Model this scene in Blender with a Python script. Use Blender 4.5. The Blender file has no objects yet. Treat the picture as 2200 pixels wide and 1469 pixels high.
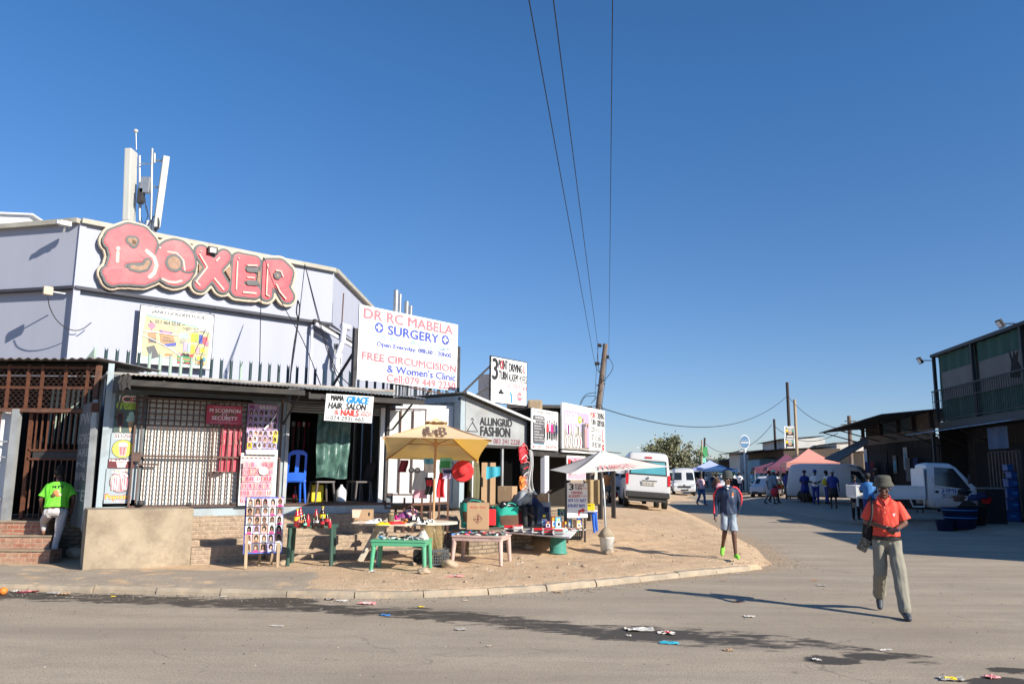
import bpy, bmesh, math, random
from math import sin, cos, pi, atan2, sqrt, radians as R
from mathutils import Vector, Matrix, noise
random.seed(7)
C = bpy.context.scene.collection
sc = bpy.context.scene
# ---------------- camera (photo 2200x1469) ----------------
FPX = 1711.0; PITCH = R(9.26); ROLL = R(0.5); CAMZ = 1.8
def cam_axes():
    f = Vector((0, cos(PITCH), sin(PITCH)))
    r0 = Vector((1, 0, 0)); u0 = r0.cross(f)
    # image-up direction leans right
    u = u0*cos(ROLL) - r0*sin(ROLL)
    r = r0*cos(ROLL) + u0*sin(ROLL)
    return f, r, u
CF, CR, CU = cam_axes()
CO = Vector((0, 0, CAMZ))
def ray(px, py):
    return (CF + CR*((px-1100)/FPX) + CU*((734.5-py)/FPX))
def G(px, py, z=0.0):                     # ground point at height z
    d = ray(px, py); t = (z-CAMZ)/d.z
    return CO + d*t
def AT(px, py, Y):                        # point at depth Y
    d = ray(px, py); return CO + d*(Y/d.y)
class Frame:
    """vertical wall frame: x along wall, y into the wall, z up"""
    def __init__(s, O, deg):
        s.O = Vector((O[0], O[1], 0)); s.a = R(deg)
        s.e = Vector((cos(s.a), sin(s.a), 0)); s.n = Vector((-sin(s.a), cos(s.a), 0))
    def px(s, px, py, d=0.0):             # pixel -> (s, z) on the plane at depth d
        r = ray(px, py); t = ((s.O + s.n*d) - CO).dot(s.n)/r.dot(s.n)
        p = CO + r*t; return ((p-s.O).dot(s.e), p.z)
    def w(s, x, y, z): return s.O + s.e*x + s.n*y + Vector((0, 0, z))
    def sub(s, px, Yoff=0.0, ddeg=0): pass
def block_z(x, y): return 0.0
def proj(p):
    v = Vector(p)-CO; t = v.dot(CF)
    return (1100+FPX*v.dot(CR)/t, 734.5-FPX*v.dot(CU)/t)
# ---------------- mesh builder ----------------
class MB:
    def __init__(s):
        s.v=[]; s.f=[]; s.mi=[]; s.sm=[]; s.mats=[]; s.m=Matrix(); s.z=0
    def mat(s, m):
        m = MT(m) if isinstance(m,str) else m
        if m not in s.mats: s.mats.append(m)
        return s.mats.index(m)
    def add(s, vs, fs, m, smooth=False):
        b=len(s.v); i=s.mat(m); M_=s.m
        s.v.extend([tuple(M_@Vector(v)) for v in vs])
        for f in fs:
            s.f.append(tuple(b+k for k in f)); s.mi.append(i); s.sm.append(smooth)
    def box(s, x0,x1,y0,y1,z0,z1, m):
        if x0>x1: x0,x1=x1,x0
        if y0>y1: y0,y1=y1,y0
        if z0>z1: z0,z1=z1,z0
        s.add([(x0,y0,z0),(x1,y0,z0),(x1,y1,z0),(x0,y1,z0),(x0,y0,z1),(x1,y0,z1),(x1,y1,z1),(x0,y1,z1)],
              [(0,3,2,1),(4,5,6,7),(0,1,5,4),(1,2,6,5),(2,3,7,6),(3,0,4,7)], m)
    def rbox(s, x0,x1,y0,y1,z0,z1, m, b=.01):   # box with chamfered edges (all 12)
        bm=bmesh.new(); bmesh.ops.create_cube(bm,size=1)
        for v in bm.verts:
            v.co=Vector(((x0+x1)/2+v.co.x*abs(x1-x0),(y0+y1)/2+v.co.y*abs(y1-y0),(z0+z1)/2+v.co.z*abs(z1-z0)))
        bmesh.ops.bevel(bm,geom=bm.edges[:],offset=b,segments=2,affect='EDGES',profile=.6)
        s.bm(bm,m)
    def bm(s,bm,m,smooth=False):
        bm.verts.index_update()
        s.add([v.co for v in bm.verts],[[v.index for v in f.verts] for f in bm.faces],m,smooth); bm.free()
    def bar(s, a, b, w, h, m, up=(0,0,1)):       # rectangular bar a->b
        a=Vector(a); b=Vector(b); d=(b-a)
        if d.length<1e-6: return
        d.normalize(); u=Vector(up)
        if abs(d.dot(u))>.98: u=Vector((0,1,0))
        x=d.cross(u).normalized(); y=x.cross(d).normalized()
        vs=[]
        for p in (a,b):
            for sx,sy in ((-1,-1),(1,-1),(1,1),(-1,1)): vs.append(p+x*(sx*w/2)+y*(sy*h/2))
        s.add(vs,[(0,3,2,1),(4,5,6,7),(0,1,5,4),(1,2,6,5),(2,3,7,6),(3,0,4,7)],m)
    def tube(s, pts, r, m, n=8, cap=True, smooth=True):
        pts=[Vector(p) for p in pts]; L=len(pts)
        rs=r if isinstance(r,(list,tuple)) else [r]*L
        vs=[];fs=[]; prev=None
        for i,p in enumerate(pts):
            d=(pts[min(i+1,L-1)]-pts[max(i-1,0)])
            if d.length<1e-9: d=Vector((0,0,1))
            d.normalize()
            if prev is None:
                u=Vector((0,0,1)) if abs(d.z)<.9 else Vector((1,0,0))
                x=d.cross(u).normalized()
            else:
                x=(prev-d*prev.dot(d))
                x=x.normalized() if x.length>1e-6 else d.orthogonal().normalized()
            prev=x; y=d.cross(x)
            for k in range(n):
                a=2*pi*k/n; vs.append(p+(x*cos(a)+y*sin(a))*rs[i])
        for i in range(L-1):
            for k in range(n):
                k2=(k+1)%n; fs.append((i*n+k,i*n+k2,(i+1)*n+k2,(i+1)*n+k))
        s.add(vs,fs,m,smooth)
        if cap:
            s.add(vs[:n],[tuple(range(n))[::-1]],m); s.add(vs[-n:],[tuple(range(n))],m)
    def cyl(s,a,b,r0,m,r1=None,n=16,smooth=True,cap=True):
        s.tube([a,b],[r0,r0 if r1 is None else r1],m,n,cap,smooth)
    def lathe(s, prof, m, c=(0,0,0), n=20, sx=1, sy=1, smooth=True, jit=0):
        vs=[];fs=[]; L=len(prof)
        for (r,z) in prof:
            for k in range(n):
                a=2*pi*k/n; j=1+jit*random.uniform(-1,1)
                vs.append((c[0]+r*cos(a)*sx*j, c[1]+r*sin(a)*sy*j, c[2]+z))
        for i in range(L-1):
            for k in range(n):
                k2=(k+1)%n; fs.append((i*n+k,i*n+k2,(i+1)*n+k2,(i+1)*n+k))
        if prof[0][0]>1e-4: fs.append(tuple(range(n))[::-1])
        if prof[-1][0]>1e-4: fs.append(tuple(range((L-1)*n,L*n)))
        s.add(vs,fs,m,smooth)
    def sph(s,c,r,m,n=12,smooth=True):
        if not isinstance(r,(tuple,list)): r=(r,r,r)
        vs=[];fs=[]; k2=n//2
        for i in range(k2+1):
            t=pi*i/k2
            for k in range(n):
                a=2*pi*k/n; vs.append((c[0]+r[0]*sin(t)*cos(a),c[1]+r[1]*sin(t)*sin(a),c[2]+r[2]*cos(t)))
        for i in range(k2):
            for k in range(n):
                b=(k+1)%n; fs.append((i*n+k,(i+1)*n+k,(i+1)*n+b,i*n+b))
        s.add(vs,fs,m,smooth)
    def grid(s, nx, ny, fn, m, smooth=True, thick=0):
        vs=[tuple(fn(i/nx,j/ny)) for j in range(ny+1) for i in range(nx+1)]
        w=nx+1
        fs=[(j*w+i,j*w+i+1,(j+1)*w+i+1,(j+1)*w+i) for j in range(ny) for i in range(nx)]
        s.add(vs,fs,m,smooth)
        if thick:
            T=Vector(thick) if not isinstance(thick,(int,float)) else Vector((0,thick,0))
            s.add([Vector(v)+T for v in vs],fs,m,smooth)
    def poly(s, pts, m, y=0.0, t=0.0):           # polygon in local xz at depth y (thickness t into wall)
        n=len(pts); vs=[(p[0],y,p[1]) for p in pts]
        s.add(vs,[tuple(range(n))],m)
        if t:
            vb=[(p[0],y+t,p[1]) for p in pts]
            s.add(vs+vb,[(i,(i+1)%n,n+(i+1)%n,n+i) for i in range(n)]+[tuple(range(n,2*n))[::-1]],m)
    def prism(s, pts, z0, z1, m):                # xy polygon extruded in z
        n=len(pts)
        s.add([(p[0],p[1],z0) for p in pts]+[(p[0],p[1],z1) for p in pts],
              [tuple(range(n))[::-1],tuple(range(n,2*n))]+[(i,(i+1)%n,n+(i+1)%n,n+i) for i in range(n)],m)
    def corr(s, x0,x1,z0,z1,y,m,pitch=.28,depth=.036):   # trapezoid container wall
        xs=[]; x=x0; k=0
        while x<x1:
            for dx,dy in ((0,0),(.25,0),(.5,1),(.75,1)):
                xx=x+dx*pitch
                if xx<=x1: xs.append((xx,dy*depth))
            x+=pitch
        xs.append((x1,0)); n=len(xs)
        vs=[(a,y+b,z0) for a,b in xs]+[(a,y+b,z1) for a,b in xs]
        s.add(vs,[(i,i+1,n+i+1,n+i) for i in range(n-1)],m)
    def sheet(s, P00,P10,P11,P01, m, pitch=.076, amp=.009, along=0, sag=None):
        """corrugated roof sheet; waves vary along P00->P10"""
        P=[Vector(p) for p in (P00,P10,P11,P01)]
        L=(P[1]-P[0]).length; n=max(4,int(L/pitch*6)); nrm=(P[1]-P[0]).cross(P[3]-P[0]).normalized()
        if nrm.z<0: nrm=-nrm
        vs=[];J=3
        for j in range(J+1):
            v=j/J
            for i in range(n+1):
                u=i/n; p=P[0].lerp(P[1],u).lerp(P[3].lerp(P[2],u),v)
                w=amp*sin(2*pi*u*L/pitch)+ (noise.noise(p*1.3)*.02 if sag is None else sag*noise.noise(p*1.3))
                vs.append(p+nrm*w)
        w=n+1; fs=[(j*w+i,j*w+i+1,(j+1)*w+i+1,(j+1)*w+i) for j in range(J) for i in range(n)]
        s.add(vs,fs,m,True)
        s.add([Vector(v)-nrm*.004 for v in vs],[f[::-1] for f in fs],m,True)
    def text(s, t, x0,x1,z0,z1, m, y=-.005, bold=0.0, sp=1.0, mp=None, slant=0, keep=False):
        if bold>=0:
            dx=max(bold,.013)*(z1-z0)*1.55
            for k,(o,q) in enumerate(((-1,0),(1,0),(0,.6),(0,-.6),(0,0))[:5 if bold>.02 else 2]): s.text(t,x0+dx+o*dx,x1-dx+o*dx,z0+q*dx,z1+q*dx,m,y-.00012*k,-1,sp,mp,slant)
            return
        vs,fs=txt(t,0,sp)
        out=[]
        for (u,v) in vs:
            x=x0+(x1-x0)*u + slant*(z1-z0)*v; z=z0+(z1-z0)*v
            out.append(mp(x,z,y) if mp else (x,y,z))
        s.add(out,fs,m)
    def build(s,name,parent=None,loc=None,rz=0,auto=False):
        me=bpy.data.meshes.new(name); me.from_pydata(s.v,[],s.f)
        for m in s.mats: me.materials.append(m)
        me.polygons.foreach_set('material_index',s.mi); me.polygons.foreach_set('use_smooth',s.sm); me.update()
        o=bpy.data.objects.new(name,me); C.objects.link(o)
        if parent is not None: o.parent=parent
        if loc is not None: o.location=loc; o.rotation_euler=(0,0,rz)
        return o
TMP=bpy.data.scenes.new('tmp_eval')
def tmp_dg(o):
    TMP.collection.objects.link(o); vl=TMP.view_layers[0]; vl.update(); return vl.depsgraph
_tc={}; TB={}
def txt(t,bold=0.0,sp=1.0):
    k=(t,bold,sp)
    if k in _tc: return _tc[k]
    cu=bpy.data.curves.new('t','FONT'); cu.body=t; cu.size=1; cu.offset=bold; cu.resolution_u=3; cu.space_character=sp
    o=bpy.data.objects.new('t',cu); dg=tmp_dg(o); me=bpy.data.meshes.new_from_object(o.evaluated_get(dg))
    vs=[(v.co.x,v.co.y) for v in me.vertices]; fs=[tuple(p.vertices) for p in me.polygons]
    bpy.data.objects.remove(o); bpy.data.curves.remove(cu); bpy.data.meshes.remove(me)
    xa=min(v[0] for v in vs); xb=max(v[0] for v in vs); ya=min(v[1] for v in vs); yb=max(v[1] for v in vs)
    vs=[((v[0]-xa)/(xb-xa),(v[1]-ya)/max(yb-ya,1e-3)) for v in vs]; TB[k]=(xb-xa,yb-ya)
    _tc[k]=(vs,fs); return _tc[k]

def thing(name,label,cat,loc=(0,0,0),rz=0,group=None):
    o=bpy.data.objects.new(name,None); C.objects.link(o); o.empty_display_size=.2
    o.location=loc; o.rotation_euler=(0,0,rz); tag(o,label,cat,group); return o
def tag(o,label,cat,group=None):
    o['label']=label; o['category']=cat
    if group: o['group']=group
    return o
def struct(o): o['kind']='structure'; return o
def dup(root,loc,rz,label=None,group=None,scale=None):
    r=root.copy(); C.objects.link(r); r.location=loc; r.rotation_euler=(0,0,rz)
    if scale: r.scale=scale
    if label: r['label']=label
    if group: r['group']=group
    for ch in [c for c in bpy.data.objects if c.parent==root]:
        c=ch.copy(); C.objects.link(c); c.parent=r
        for g in [q for q in bpy.data.objects if q.parent==ch]:
            d=g.copy(); C.objects.link(d); d.parent=c
    return r
def remesh(mb,name,voxel,parent=None,loc=None,rz=0,it=2,flat=False,disp=0,dscale=6,keepmat=None):
    """fuse the overlapping pieces of mb into one continuous surface"""
    o=mb.build(name,parent,loc,rz)
    md=o.modifiers.new('r','REMESH'); md.mode='VOXEL'; md.voxel_size=voxel
    if it:
        m2=o.modifiers.new('s','SMOOTH'); m2.factor=.5; m2.iterations=it
    par=o.parent; o.parent=None; C.objects.unlink(o); dg=tmp_dg(o); me=bpy.data.meshes.new_from_object(o.evaluated_get(dg)); TMP.collection.objects.unlink(o); C.objects.link(o); o.parent=par
    old=o.data; o.modifiers.clear(); o.data=me; me.materials.clear()
    for m in mb.mats[:1]: me.materials.append(m)
    for p in me.polygons: p.material_index=0
    me.polygons.foreach_set('use_smooth',[not flat]*len(me.polygons))
    if disp:
        n_=[v.normal.copy() for v in me.vertices]; out=[]
        for v,nn in zip(me.vertices,n_):
            q=v.co*dscale; out.extend(v.co+nn*disp*(noise.noise(Vector((q.x*1.6+3,q.y*1.6,q.z*.7)))+.6*noise.noise(Vector((q.x*3.1,q.y*3,q.z*1.1+7+q.x*2)))))
        me.vertices.foreach_set('co',out); me.update()
    me.name=name; bpy.data.meshes.remove(old); return o
# ---------------- materials ----------------
_mats={}; SPEC={}
def nodes(name):
    m=bpy.data.materials.new(name); m.use_nodes=True; nt=m.node_tree
    return m,nt,nt.nodes['Principled BSDF']
def N(nt,t,**kw):
    n=nt.nodes.new(t)
    for k,v in kw.items():
        if k.startswith('i_'): n.inputs[k[2:].replace('_',' ')].default_value=v
        else: setattr(n,k,v)
    return n
def lin(c):
    return tuple((x/12.92 if x<=.04045 else ((x+.055)/1.055)**2.4) for x in c)
def mixrgb(nt,f,a,b,mode='MIX'):
    n=nt.nodes.new('ShaderNodeMix'); n.data_type='RGBA'; n.blend_type=mode
    for s,v in ((0,f),(6,a),(7,b)):
        if isinstance(v,(int,float)): n.inputs[s].default_value=v
        elif isinstance(v,tuple): n.inputs[s].default_value=(*v[:3],1)
        else: nt.links.new(v,n.inputs[s])
    return n.outputs[2]
def ramp(nt,src,stops):
    r=nt.nodes.new('ShaderNodeValToRGB'); e=r.color_ramp.elements
    while len(e)<len(stops): e.new(.5)
    for i,(p,c) in enumerate(stops):
        e[i].position=p; e[i].color=(c,c,c,1) if isinstance(c,(int,float)) else (*c,1)
    nt.links.new(src,r.inputs[0]); return r.outputs[0]
def half(nt,o):
    n=N(nt,'ShaderNodeMath',operation='MULTIPLY'); nt.links.new(o,n.inputs[0]); n.inputs[1].default_value=.5; return n.outputs[0]
def tnoise(nt,scale,detail=4,rough=.6,stretch=None,coord='Object',dist=0):
    tc=N(nt,'ShaderNodeTexCoord'); n=N(nt,'ShaderNodeTexNoise'); n.inputs['Scale'].default_value=scale
    n.inputs['Detail'].default_value=detail; n.inputs['Roughness'].default_value=rough; n.inputs['Distortion'].default_value=dist
    if stretch:
        mp=N(nt,'ShaderNodeMapping'); mp.inputs['Scale'].default_value=stretch
        nt.links.new(tc.outputs[coord],mp.inputs[0]); nt.links.new(mp.outputs[0],n.inputs['Vector'])
    else: nt.links.new(tc.outputs[coord],n.inputs['Vector'])
    return n.outputs['Fac']
def MT(key):
    if key in _mats: return _mats[key]
    sp=SPEC[key]
    if callable(sp): m=sp(key)
    else: m=basic(key,**sp)
    _mats[key]=m; return m
def basic(key,c,c2=None,r=.6,met=0,n=.18,ns=3,b=0,bs=40,dirt=None,da=.5,ds=1.6,st=None,alpha=None,trans=0,spec=None,sheen=0):
    """c in linear rgb; c2 second tone; n = tone variation; dirt colour mixed by large ragged noise"""
    m,nt,P=nodes(key)
    f=tnoise(nt,ns,5,.6,st)
    f2=ramp(nt,f,[(.3,0.),(.7,1.)])
    a=tuple(x*(1-n) for x in c); bb=c2 if c2 else tuple(min(1,x*(1+n*.6)) for x in c)
    col=mixrgb(nt,f2,a,bb)
    if dirt:
        g=ramp(nt,tnoise(nt,ds,8,.7,st),[(.48,0.),(.68,da)]); col=mixrgb(nt,g,col,dirt)
    nt.links.new(col,P.inputs['Base Color'])
    P.inputs['Roughness'].default_value=r; P.inputs['Metallic'].default_value=met
    if trans: P.inputs['Transmission Weight'].default_value=trans
    if alpha is not None: P.inputs['Alpha'].default_value=alpha
    if spec is not None: P.inputs['Specular IOR Level'].default_value=spec
    if b:
        bp=N(nt,'ShaderNodeBump'); bp.inputs['Strength'].default_value=b; bp.inputs['Distance'].default_value=.01
        nt.links.new(tnoise(nt,bs,4,.6,st),bp.inputs['Height']); nt.links.new(bp.outputs[0],P.inputs['Normal'])
    return m
S=SPEC
def flat(k,c,r=.6,**kw): S[k]=dict(c=c,r=r,**kw)
# walls, paint
flat('wall_lilac',(.385,.408,.495),.75,n=.04,ns=.5,dirt=(.32,.32,.36),da=.2,ds=.9,st=(1.5,1.5,.22),b=.1,bs=25)
flat('coping',(.42,.40,.34),.7,n=.2,ns=2,dirt=(.2,.17,.13),da=.4)
flat('band_dark',(.05,.052,.07),.7)
flat('pink',(.80,.055,.085),.5,c2=(.68,.08,.10),n=.1,ns=.8,dirt=(.5,.22,.21),da=.4,ds=.7)
flat('sign_grey',(.10,.105,.11),.6,n=.1)
flat('cream',(.62,.50,.38),.7,n=.12,dirt=(.42,.30,.21),da=.5,ds=3)
flat('tan_hole',(.36,.23,.16),.8,n=.25,ns=8)
flat('sign_black',(.012,.012,.014),.6)
flat('ant_grey',(.50,.50,.46),.55,n=.06,ns=2,dirt=(.3,.29,.26),da=.2,st=(1,1,.3))
flat('galv',(.42,.43,.44),.4,met=.6,n=.15,ns=5)
flat('galv_dull',(.36,.38,.39),.6,met=.3,n=.2,ns=3,dirt=(.2,.14,.1),da=.4,b=.1)
flat('cable',(.015,.015,.016),.6)
flat('white_paint',(.72,.73,.72),.6,n=.06,dirt=(.45,.42,.37),da=.35,ds=2)
flat('white_sign',(.84,.84,.83),.45,n=.03,dirt=(.66,.64,.60),da=.25,ds=1.5)
flat('white_pvc',(.66,.67,.74),.5,n=.05)
flat('white_car',(.56,.57,.58),.28,n=.02,dirt=(.6,.56,.5),da=.2)
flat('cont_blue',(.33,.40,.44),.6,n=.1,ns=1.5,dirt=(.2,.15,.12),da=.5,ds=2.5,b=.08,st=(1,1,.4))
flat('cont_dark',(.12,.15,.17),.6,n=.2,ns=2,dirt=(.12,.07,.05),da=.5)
flat('cont_white',(.66,.69,.72),.55,n=.08,ns=1.5,dirt=(.35,.27,.22),da=.35,ds=2,st=(1,1,.4))
flat('shutter',(.74,.74,.70),.5,n=.08,dirt=(.5,.46,.4),da=.35,ds=2)
flat('rust_bar',(.10,.055,.045),.7,n=.35,ns=12,b=.2)
flat('rust_orange',(.12,.042,.02),.75,n=.35,ns=9,dirt=(.12,.05,.03),da=.7,ds=4)
flat('rust_brown',(.13,.065,.045),.8,n=.35,ns=9,dirt=(.25,.1,.04),da=.5,ds=4)
flat('steel_dark',(.045,.042,.042),.6,n=.3,ns=6)
flat('roof_sheet',(.30,.29,.27),.6,met=.2,n=.3,ns=2,dirt=(.16,.09,.06),da=.7,ds=1.5)
flat('roof_dark',(.07,.068,.066),.7,n=.3,ns=2,dirt=(.11,.07,.05),da=.6)
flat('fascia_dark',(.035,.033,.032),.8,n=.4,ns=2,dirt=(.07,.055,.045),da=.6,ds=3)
flat('roof_bright',(.82,.84,.86),.45,met=.3,n=.1,dirt=(.35,.3,.27),da=.4)
flat('pale_green',(.36,.46,.40),.6,n=.12,dirt=(.25,.22,.18),da=.3)
flat('pale_dark',(.02,.05,.055),.6)
flat('concrete',(.33,.265,.185),.9,c2=(.41,.335,.24),n=.22,ns=1.3,dirt=(.17,.13,.095),da=.7,ds=2.0,b=.5,bs=18)
flat('kerb',(.36,.30,.225),.9,n=.25,ns=4,dirt=(.50,.37,.245),da=.75,ds=3,b=.5,bs=30)
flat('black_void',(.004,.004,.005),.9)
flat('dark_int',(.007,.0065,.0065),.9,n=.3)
flat('wood',(.30,.19,.10),.75,n=.3,ns=3,st=(8,8,1),b=.15)
flat('wood_pole',(.17,.13,.105),.85,n=.35,ns=4,st=(6,6,.6),b=.4,bs=12)
flat('wood_pale',(.40,.30,.19),.8,n=.3,ns=4,st=(6,6,.6),b=.3)
flat('wood_dark',(.045,.032,.028),.85,n=.4,ns=4,st=(6,6,.6),b=.3)
flat('wood_old',(.11,.085,.065),.9,n=.45,ns=3,st=(7,7,.8),b=.3)
flat('cardboard',(.43,.28,.165),.85,n=.12,ns=3,dirt=(.3,.19,.11),da=.3)
flat('cardboard_tape',(.5,.37,.2),.4)
flat('umb_yellow',(.80,.40,.05),.8,n=.08,ns=2)
flat('umb_cream',(.78,.58,.34),.85,n=.08,ns=2,dirt=(.6,.42,.22),da=.3)
flat('umb_white',(.74,.70,.64),.85,n=.06,dirt=(.5,.47,.44),da=.35,ds=3)
flat('faded_red',(.75,.28,.28),.8)
flat('brown_ink',(.16,.10,.07),.8,n=.3,ns=20)
flat('pole_wood',(.52,.29,.14),.6,n=.15,ns=3,st=(5,5,.5))
flat('g_table',(.035,.085,.065),.45,n=.15,dirt=(.08,.12,.1),da=.3)
flat('w_table',(.62,.56,.46),.5,n=.12,dirt=(.4,.33,.24),da=.5,ds=4)
flat('lg_table',(.10,.40,.22),.45,n=.1,dirt=(.16,.33,.22),da=.4)
flat('p_table',(.60,.42,.37),.5,n=.12,dirt=(.34,.22,.18),da=.5,ds=5)
flat('blue_pl',(.02,.12,.60),.35,n=.1)
flat('blue_dk',(.008,.018,.07),.5,n=.1)
flat('grey_pl',(.10,.085,.085),.5,n=.15)
flat('bin_green',(.06,.26,.21),.5,n=.1)
flat('bucket',(.72,.72,.69),.45,n=.05,dirt=(.5,.43,.33),da=.45,ds=5)
flat('crate_grey',(.09,.095,.10),.5,n=.15)
flat('crate_blk',(.025,.026,.028),.5)
flat('straw',(.48,.36,.18),.9,n=.25,ns=20)
flat('tarp_green',(.03,.09,.075),.35,c2=(.10,.20,.17),n=.4,ns=6,b=1,bs=8)
flat('bag_green',(.01,.42,.30),.45,c2=(.02,.30,.24),n=.15,ns=4,b=.6,bs=6)
flat('c_red',(.62,.03,.045),.7,n=.1); flat('c_redsat',(.75,.02,.03),.7)
flat('c_maroon',(.18,.015,.03),.8); flat('c_black',(.012,.012,.014),.7,n=.2); flat('c_blk_gloss',(.01,.01,.012),.25)
flat('c_navy',(.012,.03,.075),.6,n=.2,b=.4,bs=14); flat('c_navy2',(.015,.025,.10),.75,n=.2)
flat('c_royal',(.015,.032,.22),.7,n=.15); flat('c_blue',(.05,.22,.55),.7,n=.15); flat('c_sky',(.12,.42,.68),.7,n=.1)
flat('c_white',(.78,.78,.78),.7,n=.06); flat('c_lgrey',(.45,.46,.47),.7,n=.1); flat('c_grey',(.17,.175,.18),.8,n=.15)
flat('c_pink',(.75,.35,.42),.7,n=.1); flat('c_mag',(.75,.02,.22),.6); flat('c_purple',(.20,.04,.17),.7,n=.2)
flat('c_yel',(.85,.62,.02),.5); flat('c_orange',(.80,.22,.03),.6); flat('c_org2',(.55,.24,.09),.8,n=.15); flat('c_green',(.05,.35,.12),.6)
flat('c_teal',(.03,.30,.30),.6); flat('c_mint',(.25,.68,.52),.6); flat('c_olive',(.13,.12,.06),.8,n=.2); flat('c_khaki',(.34,.25,.13),.85,n=.15)
flat('c_brown',(.10,.05,.03),.8,n=.2); flat('c_lilac',(.42,.36,.55),.7); flat('c_turq',(.04,.38,.50),.6,n=.15)
flat('hat_red',(.62,.035,.04),.9,n=.15,ns=30,b=.4,bs=60)
flat('polo',(.78,.075,.045),.75,n=.1,ns=4,b=.35,bs=9)
flat('trouser',(.245,.23,.185),.85,n=.1,ns=5,b=.5,bs=9)
flat('pants_grey',(.52,.50,.50),.85,n=.06,b=.4,bs=9)
flat('shirt_green',(.17,.72,.04),.75,n=.08,b=.4,bs=9)
flat('hat_grey',(.075,.075,.06),.9,n=.3,ns=25,b=.6,bs=40)
flat('beanie',(.055,.065,.065),.95,n=.2,ns=30,b=.8,bs=60)
flat('denim',(.18,.24,.32),.85,c2=(.42,.48,.55),n=.3,ns=5,b=.3)
flat('jeans',(.02,.05,.11),.85,n=.25,ns=5); flat('jeans2',(.03,.08,.2),.85,n=.25)
flat('shoe_slate',(.045,.055,.07),.55,n=.1); flat('shoe_lime',(.22,.70,.05),.6); flat('sandal',(.2,.09,.05),.7)
flat('belt',(.015,.012,.01),.4)
flat('skin',(.115,.052,.033),.48,n=.12,ns=8,b=.1,bs=60); flat('skin2',(.13,.06,.035),.5,n=.12,ns=8); flat('skin3',(.045,.02,.014),.5,n=.1)
flat('hair',(.008,.007,.007),.85,n=.3,ns=40,b=1,bs=60)
flat('eyew',(.6,.57,.52),.3); flat('lip',(.12,.04,.03),.5)
flat('ink_red',(.78,.17,.20),.6,n=.15,ns=12); flat('ink_blue',(.06,.09,.40),.6,n=.15,ns=12); flat('ink_black',(.02,.02,.022),.6); flat('ink_brt',(.01,.25,.80),.6)
flat('ink_redd',(.62,.03,.03),.6); flat('ink_grey',(.11,.11,.12),.6); flat('ink_cyan',(.08,.32,.52),.6); flat('ink_redh',(.72,.05,.04),.6)
flat('yel_paint',(.75,.68,.10),.6); flat('maroon_paint',(.13,.015,.02),.6); flat('grn_panel',(.06,.10,.09),.6); flat('lime_paint',(.35,.50,.06),.6); flat('mint_paint',(.35,.52,.45),.6)
flat('pink_paint',(.62,.33,.36),.6); flat('red_banner',(.62,.06,.10),.5,n=.15,dirt=(.7,.35,.35),da=.3,ds=3); flat('red_sign',(.42,.03,.07),.55,n=.1); flat('mauve',(.36,.20,.36),.5,n=.1)
flat('pink_pale',(.80,.48,.50),.6,n=.15,ns=8); flat('rose',(.70,.20,.30),.6); flat('paper',(.80,.79,.76),.6,n=.05)
flat('face1',(.30,.15,.09),.6); flat('face2',(.16,.075,.045),.6); flat('face3',(.48,.30,.20),.6)
flat('poster_yel',(.56,.47,.26),.6,c2=(.48,.50,.32),n=.15,ns=3,dirt=(.70,.45,.22),da=.35,ds=5); flat('poster_edge',(.40,.60,.58),.6)
flat('glass_dark',(.02,.025,.03),.08,spec=.8); flat('glass_teal',(.10,.36,.42),.12,n=.1,ns=1.5,spec=.8); flat('rubber',(.018,.018,.018),.85,n=.2)
flat('bumper',(.03,.03,.03),.6); flat('lamp_red',(.55,.02,.02),.2); flat('lamp_clear',(.6,.62,.65),.15); flat('chrome',(.6,.6,.6),.15,met=1); flat('rim',(.3,.3,.31),.4,met=.7)
flat('grey_car',(.25,.26,.27),.3); flat('red_car',(.35,.03,.03),.3)
flat('tent_blue',(.45,.52,.85),.8); flat('tent_navy',(.03,.10,.26),.8); flat('tent_salmon',(.70,.30,.235),.8,n=.06); flat('tent_plum',(.16,.05,.09),.8,n=.1)
flat('blue_tarp',(.015,.06,.15),.6,n=.2); flat('shack_white',(.66,.64,.60),.8,n=.08,dirt=(.35,.28,.2),da=.4,ds=.8); flat('shack_blue',(.22,.38,.46),.7,n=.15,dirt=(.15,.12,.1),da=.4)
flat('green_net',(.005,.06,.043),.75,n=.25,ns=2,st=(3,3,.4)); flat('green_frame',(.018,.025,.03),.6); flat('net_panel',(.085,.082,.08),.6,n=.15); 
flat('rbuild',(.03,.026,.023),.85,n=.35,ns=1.5,dirt=(.04,.035,.03),da=.6,ds=2); flat('rbuild_blue',(.035,.07,.085),.8,n=.3,st=(6,6,1)); flat('fascia_tan',(.12,.095,.075),.85,n=.15)
flat('crate_blue',(.01,.07,.25),.5,n=.1); flat('thatch',(.36,.27,.16),.95,n=.35,ns=9,b=.8)
flat('leaf',(.075,.10,.045),.7,c2=(.16,.17,.09),n=.4,ns=1.2); flat('leaf2',(.13,.14,.07),.7,c2=(.26,.26,.14),n=.4,ns=1.2); flat('leaf_dk',(.04,.055,.03),.8,n=.3)
flat('stone',(.40,.31,.22),.9,n=.25,ns=5,b=.5); flat('litter_w',(.58,.55,.50),.7,n=.25,ns=15,dirt=(.35,.3,.24),da=.5,ds=12); flat('litter_g',(.35,.33,.30),.7)
flat('plastic_clear',(.7,.72,.74),.2,n=.1,ns=20,b=.6,bs=30)
flat('cola',(.03,.01,.008),.12); flat('cola_red',(.42,.02,.03),.15); flat('label_red',(.6,.03,.05),.4)
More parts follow.
